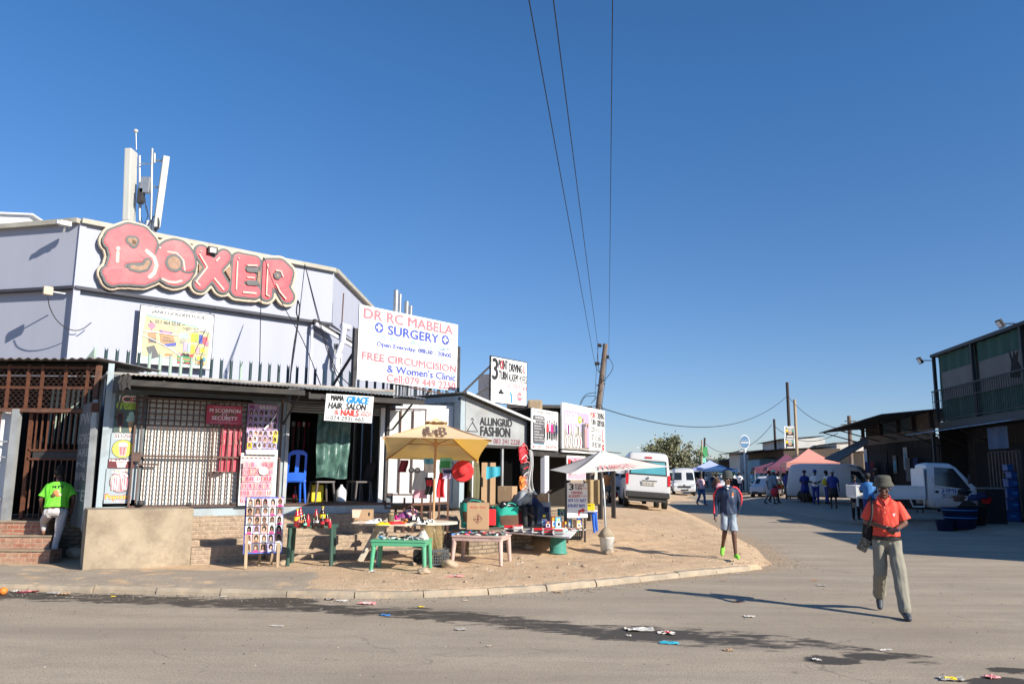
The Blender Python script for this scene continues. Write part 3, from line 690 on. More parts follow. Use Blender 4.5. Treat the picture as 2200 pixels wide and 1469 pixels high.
# bubble letter sign
def bubble():
    X=lambda x,y:B.px(190+x/4.783,470+y/4.783,-.22)
    LET={ # strokes in crop pixels: (pts, radius)
     'B':[([(250,230),(290,400),(230,610)],75),([(250,215),(400,160),(520,190),(590,270),(570,330)],80),([(300,380),(540,360)],85),([(560,380),(650,470),(640,570),(540,610),(400,600),(240,600)],72),([(200,245),(260,240)],52),([(180,565),(260,600)],48)],
     'O':[([(865+125*cos(t*pi/8),465+150*sin(t*pi/8)) for t in range(17)],72)],
     'X':[([(1145,355),(1360,700)],52),([(1375,400),(1130,680)],52),([(1250,500),(1260,540)],78)],
     'E':[([(1530,430),(1510,720)],50),([(1530,425),(1690,455)],42),([(1540,590),(1650,605)],42),([(1510,740),(1680,755)],52)],
     'R':[([(1820,500),(1808,780)],47),([(1830,500),(1950,500),(2010,560),(1990,640),(1900,660)],58),([(1940,660),(2020,800)],54)],
    }
    root=thing('bubble_letter_sign','huge faded pink bubble letter sign with grey outline high on the lilac facade','sign',B.w(0,0,0),B.a)
    def solid(name,grow,t0,t1,mat,sel=None,extra=()):
        m=MB()
        for L,st in LET.items():
            for pts,r in st:
                m_strokes(m,pts,r+grow,t0,t1,mat)
        for pts,r in extra: m_strokes(m,pts,r,t0,t1,mat)
        return remesh(m,name,.03,root,it=1,flat=True)
    sc_=abs(X(1000,400)[0]-X(900,400)[0])/100
    def m_strokes(m,pts,r,t0,t1,mat):
        P=[X(*p) for p in pts]
        for i in range(len(P)):
            s,z=P[i]
            k=1.0+ .0
            rs=abs(X(pts[i][0]+r,pts[i][1])[0]-s); rz=abs(X(pts[i][0],pts[i][1]-r)[1]-z)
            n=24; prof=[(s+rs*cos(2*pi*j/n),z+rz*sin(2*pi*j/n)) for j in range(n)]
            t0-=.0007; m.add([(a,t1,b) for a,b in prof]+[(a,t0,b) for a,b in prof],[tuple(range(n))[::-1],tuple(range(n,2*n))]+[(j,(j+1)%n,n+(j+1)%n,n+j) for j in range(n)],mat)
            if i<len(P)-1:
                s2,z2=P[i+1]; rs2=abs(X(pts[i+1][0]+r,pts[i+1][1])[0]-s2); rz2=abs(X(pts[i+1][0],pts[i+1][1]-r)[1]-z2)
                dx,dz=s2-s,z2-z; L=sqrt(dx*dx+dz*dz)+1e-6; nx,nz=-dz/L,dx/L
                q=[(s+nx*rs,z+nz*rz),(s2+nx*rs2,z2+nz*rz2),(s2-nx*rs2,z2-nz*rz2),(s-nx*rs,z-nz*rz)]
                t0-=.0007; m.add([(a,t1,b) for a,b in q]+[(a,t0,b) for a,b in q],[(0,1,2,3),(7,6,5,4),(0,4,5,1),(1,5,6,2),(2,6,7,3),(3,7,4,0)],mat)
    # y: wall at -.12 ; sign box -.38..-.20
    solid('sign_box',58,-.34,-.20,'cream',extra=[([(430,330),(1000,470),(1600,560),(1850,600)],150)])
    for i,lt in enumerate('REXOB'):
        for nm,g_,t_,mt_ in (('outline',34,-.372-.012*i,'sign_grey'),('letter_face',12,-.380-.012*i,'pink')):
            m=MB()
            for pts,r in LET[lt]: m_strokes(m,pts,r+g_,t_,-.31,mt_)
            remesh(m,nm,.026,root,it=1,flat=True)
    # holes and highlights
    h=MB()
    def cap(m,pts,r,y0,y1,mat):
        m_strokes(m,pts,r,y0,y1,mat)
    yy=-.436
    def hole(pts,r,g=24):
        nonlocal yy
        m_strokes(h,pts,r+g,yy-.006,yy+.05,'sign_grey'); yy-=.0
    for pts,r in (([(405,235),(445,255)],30),([(450,240),(440,265)],32),([(425,510),(500,525),(560,510),(585,460)],26),([(855,468)],72),([(1915,595)],16),([(1620,535),(1700,540)],4),([(1620,668),(1700,672)],4)): 
        h=MB(); hole(pts,r); remesh(h,'hole_outline',.022,root,it=1,flat=True)
    h=MB()
    for pts,r in (([(405,235),(445,255)],26),([(450,240),(440,262)],28),([(425,510),(500,525),(560,510),(585,460)],22),([(855,468)],66),([(1915,595)],12)):
        h=MB(); m_strokes(h,pts,r,-.448,-.43,'tan_hole'); h.build('letter_hole',root)
    # tan gaps between letters
    for tri in (((1110,470),(1148,515),(1110,560)),((1380,545),(1440,490),(1435,640)),((1715,550),(1740,545),(1735,690),(1705,665))):
        P=[X(*p) for p in tri]; h=MB(); h.poly([(a,b) for a,b in P],'tan_hole',-.436,.05); h.build('letter_gap',root)
    h=None; y=-.438
    for pts,r in (([(283,320)],24),([(280,360),(275,450)],19),([(575,345),(650,410),(675,490),(650,570),(605,610)],22),([(735,630),(800,660),(870,665),(930,650)],12),([(790,352),(880,365),(950,440),(965,540)],9),([(712,312)],11),
                  ([(1130,345)],9),([(1118,378),(1195,510),(1080,655),(1118,695)],9),([(1270,625),(1360,735)],10),([(1290,445),(1320,412)],8),([(1505,455),(1492,735)],8),([(1612,490),(1705,492)],8),([(1608,612),(1675,618)],8),([(1568,765),(1690,775)],11),([(1520,418)],8),
                  ([(1815,480),(1800,790),(1830,805)],7),([(1900,540),(1950,550),(1972,605)],7),([(1905,685),(1940,760),(1998,830)],8)):
        h=MB(); m_strokes(h,pts,r*.9,y,y+.02,'hilite'); h.build('highlight',root)
bubble()
def floodlight(name,label,fr,px,py,d=-.5,w=.3):
    s,z=fr.px(px,py,d); root=thing(name,label,'floodlight',fr.w(s,d,z),fr.a)
    m=MB(); m.rbox(-w/2,w/2,-.04,.05,-w*.38,w*.38,'sign_black',.012); m.box(-w*.33,w*.33,-.046,-.041,-w*.25,w*.25,'lamp_clear'); m.build('lamp_body',root)
    b=MB(); b.bar((-w*.45,.03,0),(-w*.45,.2,.12),.025,.02,'sign_black'); b.bar((w*.45,.03,0),(w*.45,.2,.12),.025,.02,'sign_black'); b.bar((-w*.45,.2,.12),(w*.45,.2,.12),.025,.02,'sign_black'); b.bar((0,.2,.12),(0,.45,.12),.03,.03,'sign_black'); b.build('bracket',root)
floodlight('floodlight','small black square floodlight clipped above the middle of the pink letters',B,457,538)
def camera_box():
    s,z=B.px(141,481,-.25); o=MB(); o.rbox(-.16,.14,-.1,.1,-.07,.07,'white_paint',.02); o.rbox(-.24,-.16,-.07,.07,-.05,.05,'galv',.01); o.bar((0,0,-.07),(0,.15,-.2),.05,.05,'white_paint')
    tag(o.build('security_camera',None,B.w(s,-.25,z),B.a),'white security camera on the roof corner of the lilac building','camera')
    s,z=B.px(103,625,-.3); q=B.w(s,-.3,z)
    m=MB(); m.rbox(-.12,.12,-.08,.08,-.12,.12,'cream',.03); m.bar((0,0.0,0),(.45,.05,0),.03,.03,'galv')
    tag(m.build('junction_box',None,q,B.a),'cream junction box on a stub arm at the building corner','electrical box')
    pts=[B.w(*(lambda a:(a[0],-.35,a[1]))(B.px(x,y,-.35))) for x,y in ((103,637),(107,660),(120,685),(140,703),(162,710),(180,705),(196,693))]
    wires('loose_cable','loose black cable curling from the junction box across the lilac wall',[spl(pts)],.014)
camera_box()
def roof_unit():
    p=AT(-10,487,27); root=thing('rooftop_unit','white rooftop air unit with perforated grille behind the left parapet','air conditioner',(p.x,p.y,0),R(6))
    z1=AT(0,460,27).z; w=MB(); w.rbox(-3,1.1,0,2,8,z1-.02,'white_paint',.03); w.rbox(-3,1.25,-.12,2.2,z1-.02,z1+.05,'white_paint',.02); w.build('casing',root)
    g=MB(); z2=AT(60,474,27).z; g.rbox(1.16,2.3,.15,1.6,8,z2,'white_paint',.03)
    for i in range(8):
        for j in range(3): g.box(1.3+i*.07,1.34+i*.07,.135,.149,z2-.12-j*.07,z2-.08-j*.07,'sign_black')
    g.build('grille_box',root); h=MB(); h.tube([(.8,.3,z1+.05),(.85,.3,z1+.16),(.95,.3,z1+.14),(1.0,.3,z1+.05)],.02,'white_paint',6); h.build('lifting_hook',root)
roof_unit()
def antennas():
    Y=27.0
    P=lambda x,y,dy=0: AT(x,y,Y+dy)
    base=P(318,500); root=thing('antenna_mast','rooftop phone mast with two tall pale panel antennas and a steel frame','antenna',(base.x,base.y,8),0)
    def L(x,y,dy=0): v=P(x,y,dy); return (v.x-base.x,v.y-base.y,v.z-8)
    def panel(c,w,dpt,rz,lean=0,name='panel_antenna'):
        (x0,y0),(x1,y1)=c; a=Vector(L(x0,y0));b=Vector(L(x1,y1)); m=MB()
        m.m=Matrix.Translation(b)@((a-b).to_track_quat('Z','Y').to_matrix().to_4x4())@Matrix.Rotation(rz,4,'Z'); H=(a-b).length
        m.rbox(-w/2,w/2,-dpt/2,dpt/2,0,H,'ant_grey',.035)
        for i in range(3): m.cyl((-w*.3+i*w*.3,0,-.09),(-w*.3+i*w*.3,0,0),.04,'sign_black',n=8)
        m.build(name,root)
    panel(((282,324),(277,478)),.52,.24,R(0)); panel(((357,338),(336,490)),.34,.22,R(30))
    m=MB(); m.tube([L(327,320),L(324,500)],.045,'galv',8); m.tube([L(300,335,.2),L(300,480,.2)],.04,'galv',8); m.tube([L(300,352,.1),L(328,352)],.02,'galv',6); m.tube([L(322,500),L(345,535)],.03,'galv',6)
    m.tube([L(293,322),L(292,285)],.02,'galv',6); m.build('mast_pole',root)
    m=MB(); c=L(292,281); m.sph(c,(.085,.085,.05),'ant_grey'); m.cyl((c[0],c[1],c[2]-.06),c,.07,'ant_grey',n=12); m.build('gps_dome',root)
    m=MB(); c=L(313,398); m.rbox(c[0]-.17,c[0]+.17,c[1]-.1,c[1]+.1,c[2]-.3,c[2]+.28,'galv',.02); c=L(303,420); m.rbox(c[0]-.1,c[0]+.1,c[1]-.1,c[1]+.1,c[2]-.3,c[2]+.25,'steel_dark',.02); m.build('radio_unit',root)
    m=MB(); c=L(325,493,.1); m.rbox(c[0]-.14,c[0]+.14,c[1]-.12,c[1]+.12,c[2]-.4,c[2]+.3,'white_paint',.02); m.build('cable_trunk',root)
    m=MB(); m.tube([L(328,350),L(333,345),L(350,346)],.035,'galv',6); m.tube([L(332,330),L(332,350)],.04,'galv',6); m.tube([L(326,400),L(346,405)],.03,'galv',6); m.build('tilt_bracket',root)
    for i,pp in enumerate([[(306,430),(302,460),(310,485),(322,480),(330,465),(338,470),(340,490)],[(310,430),(318,460),(308,484),(300,478)],[(326,480),(330,466),(340,468),(342,485),(334,500)],[(312,425),(314,450),(322,470)]]):
        m=MB(); m.tube(spl([L(x,y,-.15) for x,y in pp]),.013,'cable',5); m.build('feeder_cable',root)
antennas()
def flues():
    for i,(x0,y0,y1,w,lb) in enumerate(((849,624,668,11,'tall silver flue pipe, thickest and leftmost above the surgery board'),(858,632,670,6,'thin silver flue pipe close behind the thickest flue'),(872,648,680,10,'short silver flue pipe, third from the left above the surgery board'),(881,657,684,7,'small silver flue pipe, rightmost above the surgery board'))):
        a=AT(x0,y0,30); b=AT(x0+1,y1,30); r=w*30/1711/2; m=MB(); m.cyl((0,0,-b.z),(0,0,a.z-b.z),r,'galv',n=16)
        for k in range(2): m.cyl((0,0,(a.z-b.z)*(.3+.5*k)),(0,0,(a.z-b.z)*(.3+.5*k)+.03),r*1.06,'galv',n=16)
        m.cyl((0,0,(a.z-b.z)-.01),(0,0,(a.z-b.z)+.01),r*.8,'sign_black',n=16)
        tag(m.build('flue_pipe',None,(b.x,b.y,b.z)),lb,'flue')
flues()
# ---- poster on the facade ----
def food_poster():
    fr=B; a=fr.px(306,650,-.3); b=fr.px(459,686,-.3); c=fr.px(297,782,-.3)
    s0=a[0]-.03; s1=b[0]; z1=a[1]-.02; z0=fr.px(297,779,-.3)[1]
    z1=(a[1]+fr.px(459,683,-.3)[1])/2
    els=[('P',[(.06,.03),(.95,.04),(.97,.66),(.85,.7),(.7,.76),(.5,.8),(.07,.86),(.04,.5)],'poster_yel'),
         ('P',[(.06,.03),(.84,.04),(.83,.10),(.5,.12),(.06,.12)],'poster_edge'),
         ('L',[(.08,.845),(.45,.80),(.78,.74)],.03,'ink_cyan'),
         ('T','JANO GOLDEN FOOD',.14,.878,.90,.955,'ink_grey',.045),
         ('T','011 464 5504',.2,.715,.54,.785,'ink_grey',.03),('T','071 269 5477',.62,.65,.93,.715,'ink_grey',.03),
         ('L',[(.13,.76),(.14,.73),(.17,.72)],.03,'ink_black'),('L',[(.56,.74),(.6,.75)],.02,'ink_black'),('L',[(.57,.69),(.62,.69)],.02,'ink_black'),
         ('E',.16,.67,.05,.05,'rose'),('P',[(.14,.63),(.18,.63),(.16,.56)],'rose'),
         ('P',[(.11,.56),(.22,.56),(.24,.38),(.13,.36)],'cardboard'),('P',[(.13,.46),(.23,.44),(.23,.37),(.14,.38)],'ink_grey'),
         ('P',[(.26,.6),(.44,.58),(.50,.38),(.30,.34)],'cardboard'),('P',[(.26,.61),(.30,.55),(.4,.54),(.45,.58),(.38,.6)],'ink_blue'),('P',[(.28,.60),(.32,.57),(.4,.57),(.43,.6)],'rose'),('P',[(.3,.35),(.5,.42),(.5,.36),(.36,.33)],'ink_blue'),
         ('T','White',.32,.47,.41,.50,'ink_grey'),('T','Bread flour',.32,.42,.46,.455,'ink_grey'),
         ('P',[(.11,.28),(.21,.33),(.29,.14),(.18,.08)],'ink_grey'),
         ('P',[(.36,.17),(.46,.18),(.46,.21),(.36,.2)],'c_org2'),('P',[(.36,.13),(.46,.14),(.46,.155),(.36,.145)],'c_lilac'),
         ('R',.53,.5,.66,.6,'mint_paint'),('R',.55,.42,.63,.48,'litter_g'),
         ('R',.70,.47,.75,.62,'c_yel'),('R',.755,.475,.80,.62,'lime_paint'),('R',.81,.45,.86,.61,'ink_blue'),('R',.865,.45,.93,.58,'pink'),('R',.90,.42,.95,.5,'rose'),
         ('R',.60,.28,.655,.44,'c_lilac'),('R',.66,.27,.70,.43,'mint_paint'),('R',.705,.26,.76,.41,'c_yel'),('R',.78,.26,.82,.38,'c_pink'),('R',.83,.26,.93,.4,'poster_yel'),('R',.84,.29,.9,.37,'c_yel'),
         ('E',.555,.22,.03,.03,'faded_red'),('E',.61,.215,.03,.035,'ink_black'),('E',.665,.21,.03,.035,'ink_black'),('E',.72,.205,.03,.035,'ink_redh'),
         ('R',.53,.16,.73,.185,'c_green'),('R',.53,.12,.73,.155,'cardboard'),('R',.53,.09,.73,.118,'c_green'),('R',.53,.06,.73,.088,'ink_redh'),('R',.57,.065,.66,.085,'ink_black'),
         ('R',.78,.14,.92,.2,'ink_cyan'),('R',.79,.15,.88,.2,'c_yel'),('R',.78,.07,.93,.13,'poster_yel'),('R',.80,.08,.9,.12,'c_org2'),
         ('L',[(.0,.50),(.2,.42),(.42,.30),(.55,.20),(.62,.08)],.018,'white_sign'),('L',[(.05,.55),(.2,.56),(.5,.55),(.7,.66),(.9,.7)],.02,'white_sign'),('L',[(.47,.86),(.48,.56)],.015,'white_sign'),
         ('P',[(.86,.0),(1,.0),(1,.14)],'white_sign')]
    for i in range(9):
        for j in range(4): 
            u=.125+i*.011+j*.014; v=.27-i*.018+j*.0; 
    board('food_poster','torn weathered food poster reading JANO GOLDEN FOOD fixed below the pink letters','poster',B,s0,s1,z0,z1,-.3,els,t=.03,edge='sign_black')
food_poster()
# ---- palisade fence ----
def palisade():
    a=B.px(100,800,-5.2)
    # line parallel to F set behind the containers
    fr=Frame((-9.9,19.4),-40); 
    root=thing('palisade_fence','tall green steel palisade fence with split pointed tops behind the shop roofs','fence',(0,0,0),0)
    def pale(p,ang,h,mat,w=.075):
        m=MB(); m.m=Matrix.Translation(p)@Matrix.Rotation(ang,4,'Z')
        vs=[]; prof=[(-w/2,.0),(-w*.18,-.022),(w*.18,-.022),(w/2,0)]
        n=len(prof)
        top=[h+.02,h-.05,h-.05,h+.02]
        V=[(x,y,0) for x,y in prof]+[(x,y,t) for (x,y),t in zip(prof,top)]
        m.add(V,[(i,i+1,n+i+1,n+i) for i in range(n-1)],mat)
        V2=[(x,y+.004,z) for x,y,z in V]; m.add(V2,[(i,n+i,n+i+1,i+1) for i in range(n-1)],mat)
        return m
    # segment 1: from far left (receding) to corner; segment 2: along the shops
    seg=[]
    P0=AT(205,745,18.6); P1=AT(960,815,22.8)
    cz=P0.z
    q0=Vector((P0.x,P0.y,0)); q1=Vector((P1.x,P1.y,0)); d=(q1-q0); L=d.length; n=int(L/.235); ang=atan2(d.y,d.x)
    tot=0
    for i in range(n+1):
        p=q0+d*(i/n)
        zt=cz+(P1.z-cz)*i/n
        mat='pale_dark' if (i%9) in (1,2,3,4) or (14<i<20) else 'pale_green'
        mm=pale(p,ang+random.uniform(-.25,.25),zt,mat); mm.build('pale',root)
    Pb=AT(150,772,26.5); qb=Vector((Pb.x,Pb.y,0)); d=q0-qb; L=d.length; n=int(L/.3); ang=atan2(d.y,d.x)
    for i in range(n):
        p=qb+d*(i/n); mm=pale(p,ang,cz-.0,'pale_green' if i>n*.7 else 'rust_brown'); mm.build('pale',root)
    r=MB()
    for z in (.8,2.6): r.bar(q0+Vector((0,.03,z)),q1+Vector((0,.03,z)),.05,.05,'pale_dark'); r.bar(qb+Vector((0,.03,z)),q0+Vector((0,.03,z)),.05,.05,'pale_dark')
    r.build('rail',root)
palisade()
# drooping cables from the facade roof down to the stalls
for i,(pp,lb) in enumerate(((((567,553,23.5),(600,640,22),(650,730,20),(692,835,17.6)),'thin black cable from the last pink letter down to the salon roof'),
        (((566,553,23.5),(561,640,22),(558,780,19)),'black cable hanging straight down beside the last pink letter'),
        (((655,568,24),(690,700,22),(720,790,20),(762,838,17.8)),'black cable slanting from the facade corner to the surgery board'),
        (((655,568,24),(672,640,22.6),(700,745,20),(735,838,17.7)),'second black cable fanning from the facade corner to the awning'),
        (((655,568,24),(640,700,22.5),(620,838,18)),'grey cable hanging left from the facade corner to the fence'))):
    wires('overhead_cable',lb,[spl([AT(*p) for p in pp])],.012)
wires('cable_loop','thick black cable loop hanging on the lilac wall below the facade corner',[spl([AT(640,645,23.4),AT(637,670,23.4),AT(640,690,23.4),AT(632,740,23),AT(627,780,22),AT(622,835,20)]),spl([AT(640,645,23.4),AT(644,660,23.4),AT(641,690,23.4)])],.022)
# ---------------- salon container and its front ----------------
def fpx(px,py,d=0): return F.px(px,py,d)
def salon():
    root=thing('salon_container','long light blue grey shipping container converted into a hair salon, its left bay shuttered','container',F.w(0,0,0),F.a)
    D=2.5; X1=5.62; Z0=1.12; Z1=3.50
    w=MB()
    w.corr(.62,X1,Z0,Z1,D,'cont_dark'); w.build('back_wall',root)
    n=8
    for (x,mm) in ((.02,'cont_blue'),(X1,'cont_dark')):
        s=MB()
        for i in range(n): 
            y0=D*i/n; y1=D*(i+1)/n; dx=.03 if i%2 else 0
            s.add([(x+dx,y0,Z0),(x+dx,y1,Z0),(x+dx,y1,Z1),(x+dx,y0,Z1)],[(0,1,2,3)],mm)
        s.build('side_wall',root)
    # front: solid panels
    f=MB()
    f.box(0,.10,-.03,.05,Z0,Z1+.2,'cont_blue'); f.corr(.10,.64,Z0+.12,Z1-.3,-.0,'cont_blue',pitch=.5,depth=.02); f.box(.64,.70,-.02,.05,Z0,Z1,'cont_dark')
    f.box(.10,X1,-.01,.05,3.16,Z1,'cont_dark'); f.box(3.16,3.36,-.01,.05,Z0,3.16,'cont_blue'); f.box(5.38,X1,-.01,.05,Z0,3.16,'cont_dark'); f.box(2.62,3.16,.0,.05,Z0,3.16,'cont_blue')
    f.build('front_wall',root)
    b=MB(); b.box(0,X1,-.05,D,.93,Z0-.002,'cont_blue'); b.box(3.2,X1,-.07,-.052,Z0-.03,Z0+.02,'rust_bar'); b.build('base_beam',root)
    r=MB(); r.box(-.02,X1+.02,-.02,D,Z1+.002,Z1+.05,'roof_sheet'); r.build('roof',root)
    fl=MB(); fl.box(3.36,5.38,.06,D-.02,Z0,Z0+.02,'wood_dark'); fl.build('floor',root)
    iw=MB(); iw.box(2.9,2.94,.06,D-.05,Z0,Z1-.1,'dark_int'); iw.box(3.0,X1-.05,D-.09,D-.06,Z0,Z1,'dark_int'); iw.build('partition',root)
    # roller shutter in the left bay
    sh=MB(); z=Z0+.02
    while z<3.08:
        sh.add([(.72,.03,z),(2.62,.03,z),(2.62,.012,z+.045),(.72,.012,z+.045),(.72,.03,z+.078),(2.62,.03,z+.078),(.72,.034,z+.082),(2.62,.034,z+.082)],[(0,1,2,3),(3,2,5,4),(4,5,7,6)],'shutter',False); z+=.082
    sh.build('roller_shutter',root)
    ro=MB(); ro.box(3.36,5.38,-.0,.30,2.98,3.14,'galv_dull'); 
    for i in range(3): ro.box(3.36,5.38,-.012,-.001,3.0+i*.05,3.02+i*.05,'steel_dark')
    ro.build('rolled_shutter',root)
    dj=MB(); dj.box(3.30,3.37,-.05,.02,Z0,3.14,'galv_dull'); dj.box(3.19,3.22,-.07,-.04,Z0,3.2,'rust_bar'); dj.build('door_post',root)
    dj=MB(); dj.box(5.33,5.42,-.05,.02,Z0,3.14,'white_paint'); dj.box(5.46,5.50,-.07,-.03,Z0-.05,3.2,'steel_dark'); dj.build('door_post',root)
    # burglar grille
    g=MB(); gy=-.10
    def gb(a,b,t=.018,m='rust_bar'): g.bar((a[0],gy,a[1]),(b[0],gy,b[1]),t,t,m)
    x0,x1,z0,z1=.52,2.62,Z0+.0,3.10
    for (a,b) in (((x0,z0),(x0,z1)),((x1,z0),(x1,z1)),((x0,z0),(x1,z0)),((x0,z1),(x1,z1)),((1.9,z0),(1.9,z1)),((x0,2.03),(x1,2.03)),((.62,1.88),(.95,1.88))): gb(a,b,.035)
    nb=19
    for i in range(1,nb):
        xx=x0+(x1-x0)*i/nb; gb((xx,z0),(xx,z1),.024)
    for i in range(5): gb((x0,2.60+i*.105),(x1,2.60+i*.105),.022)
    g.box(.50,.66,gy-.03,gy+.03,1.93,2.10,'rust_bar')
    for xx in (.68,1.5,2.3): g.box(xx,xx+.09,gy-.05,gy+.03,z0+.02,z0+.06,'steel_dark')
    g.build('burglar_grille',root)
    g=MB(); gb((2.62,2.03),(3.2,2.03),.03); gb((2.86,z0),(2.86,z1),.02); gb((3.02,z0),(3.02,z1),.02); g.build('grille_bar',root)
salon()
def pot():
    p=F.w(.71,-.2,1.15); m=MB(); m.lathe([(.0,0),(.045,0),(.06,.03),(.055,.08),(.0,.085)],'steel_dark',n=12); m.lathe([(.0,.086),(.03,.09),(.0,.11)],'white_paint',n=10)
    tag(m.build('paint_tin',None,p),'little steel pot with white lid on the sill below the burglar grille','pot')
pot()
# painted adverts
def painted():
    s0,s1=.17,.56
    board('ice_cream_panel','dark green painted Ice Cream panel with a lolly and cone, topmost on the post','painted sign',F,.17,.56,2.44,3.14,-.03,
      [('R',0,0,1,1,'grn_panel'),('T','ICE',.14,.80,.86,.98,'c_white',.04),('T','ICE',.19,.82,.82,.95,'ink_redd',.0),('T','cream',.04,.62,.98,.80,'lime_paint',.05),
       ('P',[(.1,.5),(.36,.54),(.40,.2),(.16,.18)],'maroon_paint'),('P',[(.16,.48),(.32,.5),(.34,.24),(.2,.23)],'ink_black'),('P',[(.25,.18),(.32,.18),(.34,.02),(.28,.02)],'cream'),
       ('E',.72,.5,.12,.07,'mint_paint'),('E',.72,.42,.18,.06,'mint_paint'),('E',.72,.34,.22,.06,'mint_paint'),('P',[(.58,.3),(.86,.3),(.74,.02),(.70,.02)],'cardboard')],mat='grn_panel',t=.02)
    board('slush_panel','painted word SLUSH over a pink cup in a yellow circle on the container post','painted sign',F,.15,.56,1.98,2.44,-.025,
      [('R',0,0,1,1,'cont_blue'),('T','SLUSH',.1,.78,.92,.99,'c_white',.06),('T','SLUSH',.12,.80,.9,.97,'maroon_paint',.02),('E',.5,.38,.45,.37,'ink_black'),('E',.5,.38,.42,.345,'yel_paint'),
       ('P',[(.32,.5),(.68,.5),(.63,.1),(.38,.1)],'pink_paint'),('E',.5,.55,.19,.1,'pink_pale'),('P',[(.3,.5),(.7,.5),(.7,.54),(.3,.54)],'c_white'),('L',[(.42,.45),(.44,.15)],.012,'ink_redd'),('L',[(.56,.45),(.55,.15)],.012,'ink_redd')],mat='cont_blue')
    board('milkshake_panel','maroon painted panel with word MILKSHAKE above a pale pink cup','painted sign',F,.15,.56,1.86-.02,2.24-.28,-.03,[],mat='maroon_paint') if False else None
    board('milkshake_panel','maroon painted panel with word MILKSHAKE above a pale pink cup','painted sign',F,.14,.57,1.50+.31,1.98-.005,-.03,
      [('T','MILKSHAKE',.03,.72,.97,.93,'c_white',.05),('P',[(.3,.6),(.7,.6),(.65,.05),(.35,.05)],'pink_pale'),('E',.5,.62,.2,.16,'white_paint'),('E',.5,.62,.14,.11,'pink_paint'),('L',[(.62,.6),(.75,.95)],.02,'c_white')],mat='maroon_paint')
    els=[('R',0,0,1,1,'cont_blue'),('E',.55,.62,.42,.32,'ink_black'),('E',.55,.62,.39,.30,'pink_paint'),('T','Popcorn',.02,.08,.98,.27,'ink_redh',.05),('T','Popcorn',.05,.10,.95,.25,'yel_paint',.0),('T','of City',.25,.0,.75,.07,'pink_pale',.02)]
    for i in range(26):
        els.append(('E',.5+.36*cos(i*1.9)*(i%5+1)/5,.85+.10*sin(i*2.7),.055,.03,'c_white' if i%3 else 'cream'))
    for a in (.18,.56): 
        els+=[('P',[(a,.72),(a+.3,.72),(a+.26,.38),(a+.04,.38)],'c_white')]+[('P',[(a+.03+k*.09,.72),(a+.07+k*.09,.72),(a+.075+k*.08,.38),(a+.045+k*.08,.38)],'pink') for k in range(3)]
    board('popcorn_panel','painted popcorn tubs above the yellow and red word Popcorn on the container post','painted sign',F,.12,.56,1.18,1.80,-.028,els,mat='cont_blue')
painted()
# awnings
def awning(name,label,pts_front,x0,x1,zt,yf,brk,mat='roof_sheet'):
    root=thing(name,label,'awning',F.w(0,0,0),F.a)
    (zf0,zf1)=pts_front
    m=MB(); m.sheet((x0,yf,zf0),(x1,yf,zf1),(x1,.0,zt),(x0,.0,zt),mat,sag=.02); m.build('roof_sheet',root)
    f=MB(); f.box(x0+.03,x1-.03,yf+.06,yf+.10,min(zf0,zf1)-.13,min(zf0,zf1)-.03,'fascia_dark')
    f.box(x0+.03,x1-.03,-.08,-.04,zt-.22,zt-.05,'fascia_dark')
    n=5
    for i in range(n+1):
        x=x0+.05+(x1-x0-.1)*i/n; f.bar((x,yf+.08,zf0+(zf1-zf0)*i/n-.08),(x,-.04,zt-.10),.04,.05,'fascia_dark')
    f.build('frame',root)
    for x in brk:
        b=MB(); b.bar((x,yf+.1,zf0-.12),(x,-.03,zt-.75),.03,.03,'steel_dark'); b.build('bracket',root)
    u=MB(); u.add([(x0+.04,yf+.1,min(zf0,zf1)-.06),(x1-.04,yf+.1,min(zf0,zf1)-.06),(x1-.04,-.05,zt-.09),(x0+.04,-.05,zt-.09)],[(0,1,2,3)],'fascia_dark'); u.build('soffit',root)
    return root
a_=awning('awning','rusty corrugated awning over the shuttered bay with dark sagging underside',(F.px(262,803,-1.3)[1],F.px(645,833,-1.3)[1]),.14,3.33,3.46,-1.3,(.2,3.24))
m=MB(); m.add([(.10,-1.33,3.36),(.10,-1.33,3.18),(.10,-1.1,3.12),(.10,-.05,3.16),(.10,-.05,3.45)],[(0,1,2,3,4)],'fascia_dark'); m.grid(10,4,lambda u,v:(.09+.18*u+.02*sin(v*9),-1.34+.02*sin(u*14),3.37-.24*v-.03*sin(u*7)),'fascia_dark'); m.build('end_flap',a_)
awning('awning','pale corrugated awning over the open salon doorway, right of the shuttered bay',(F.px(645,834,-1.25)[1],F.px(870,853,-1.25)[1]),3.36,5.85,3.42,-1.25,(5.6,),'galv_dull')
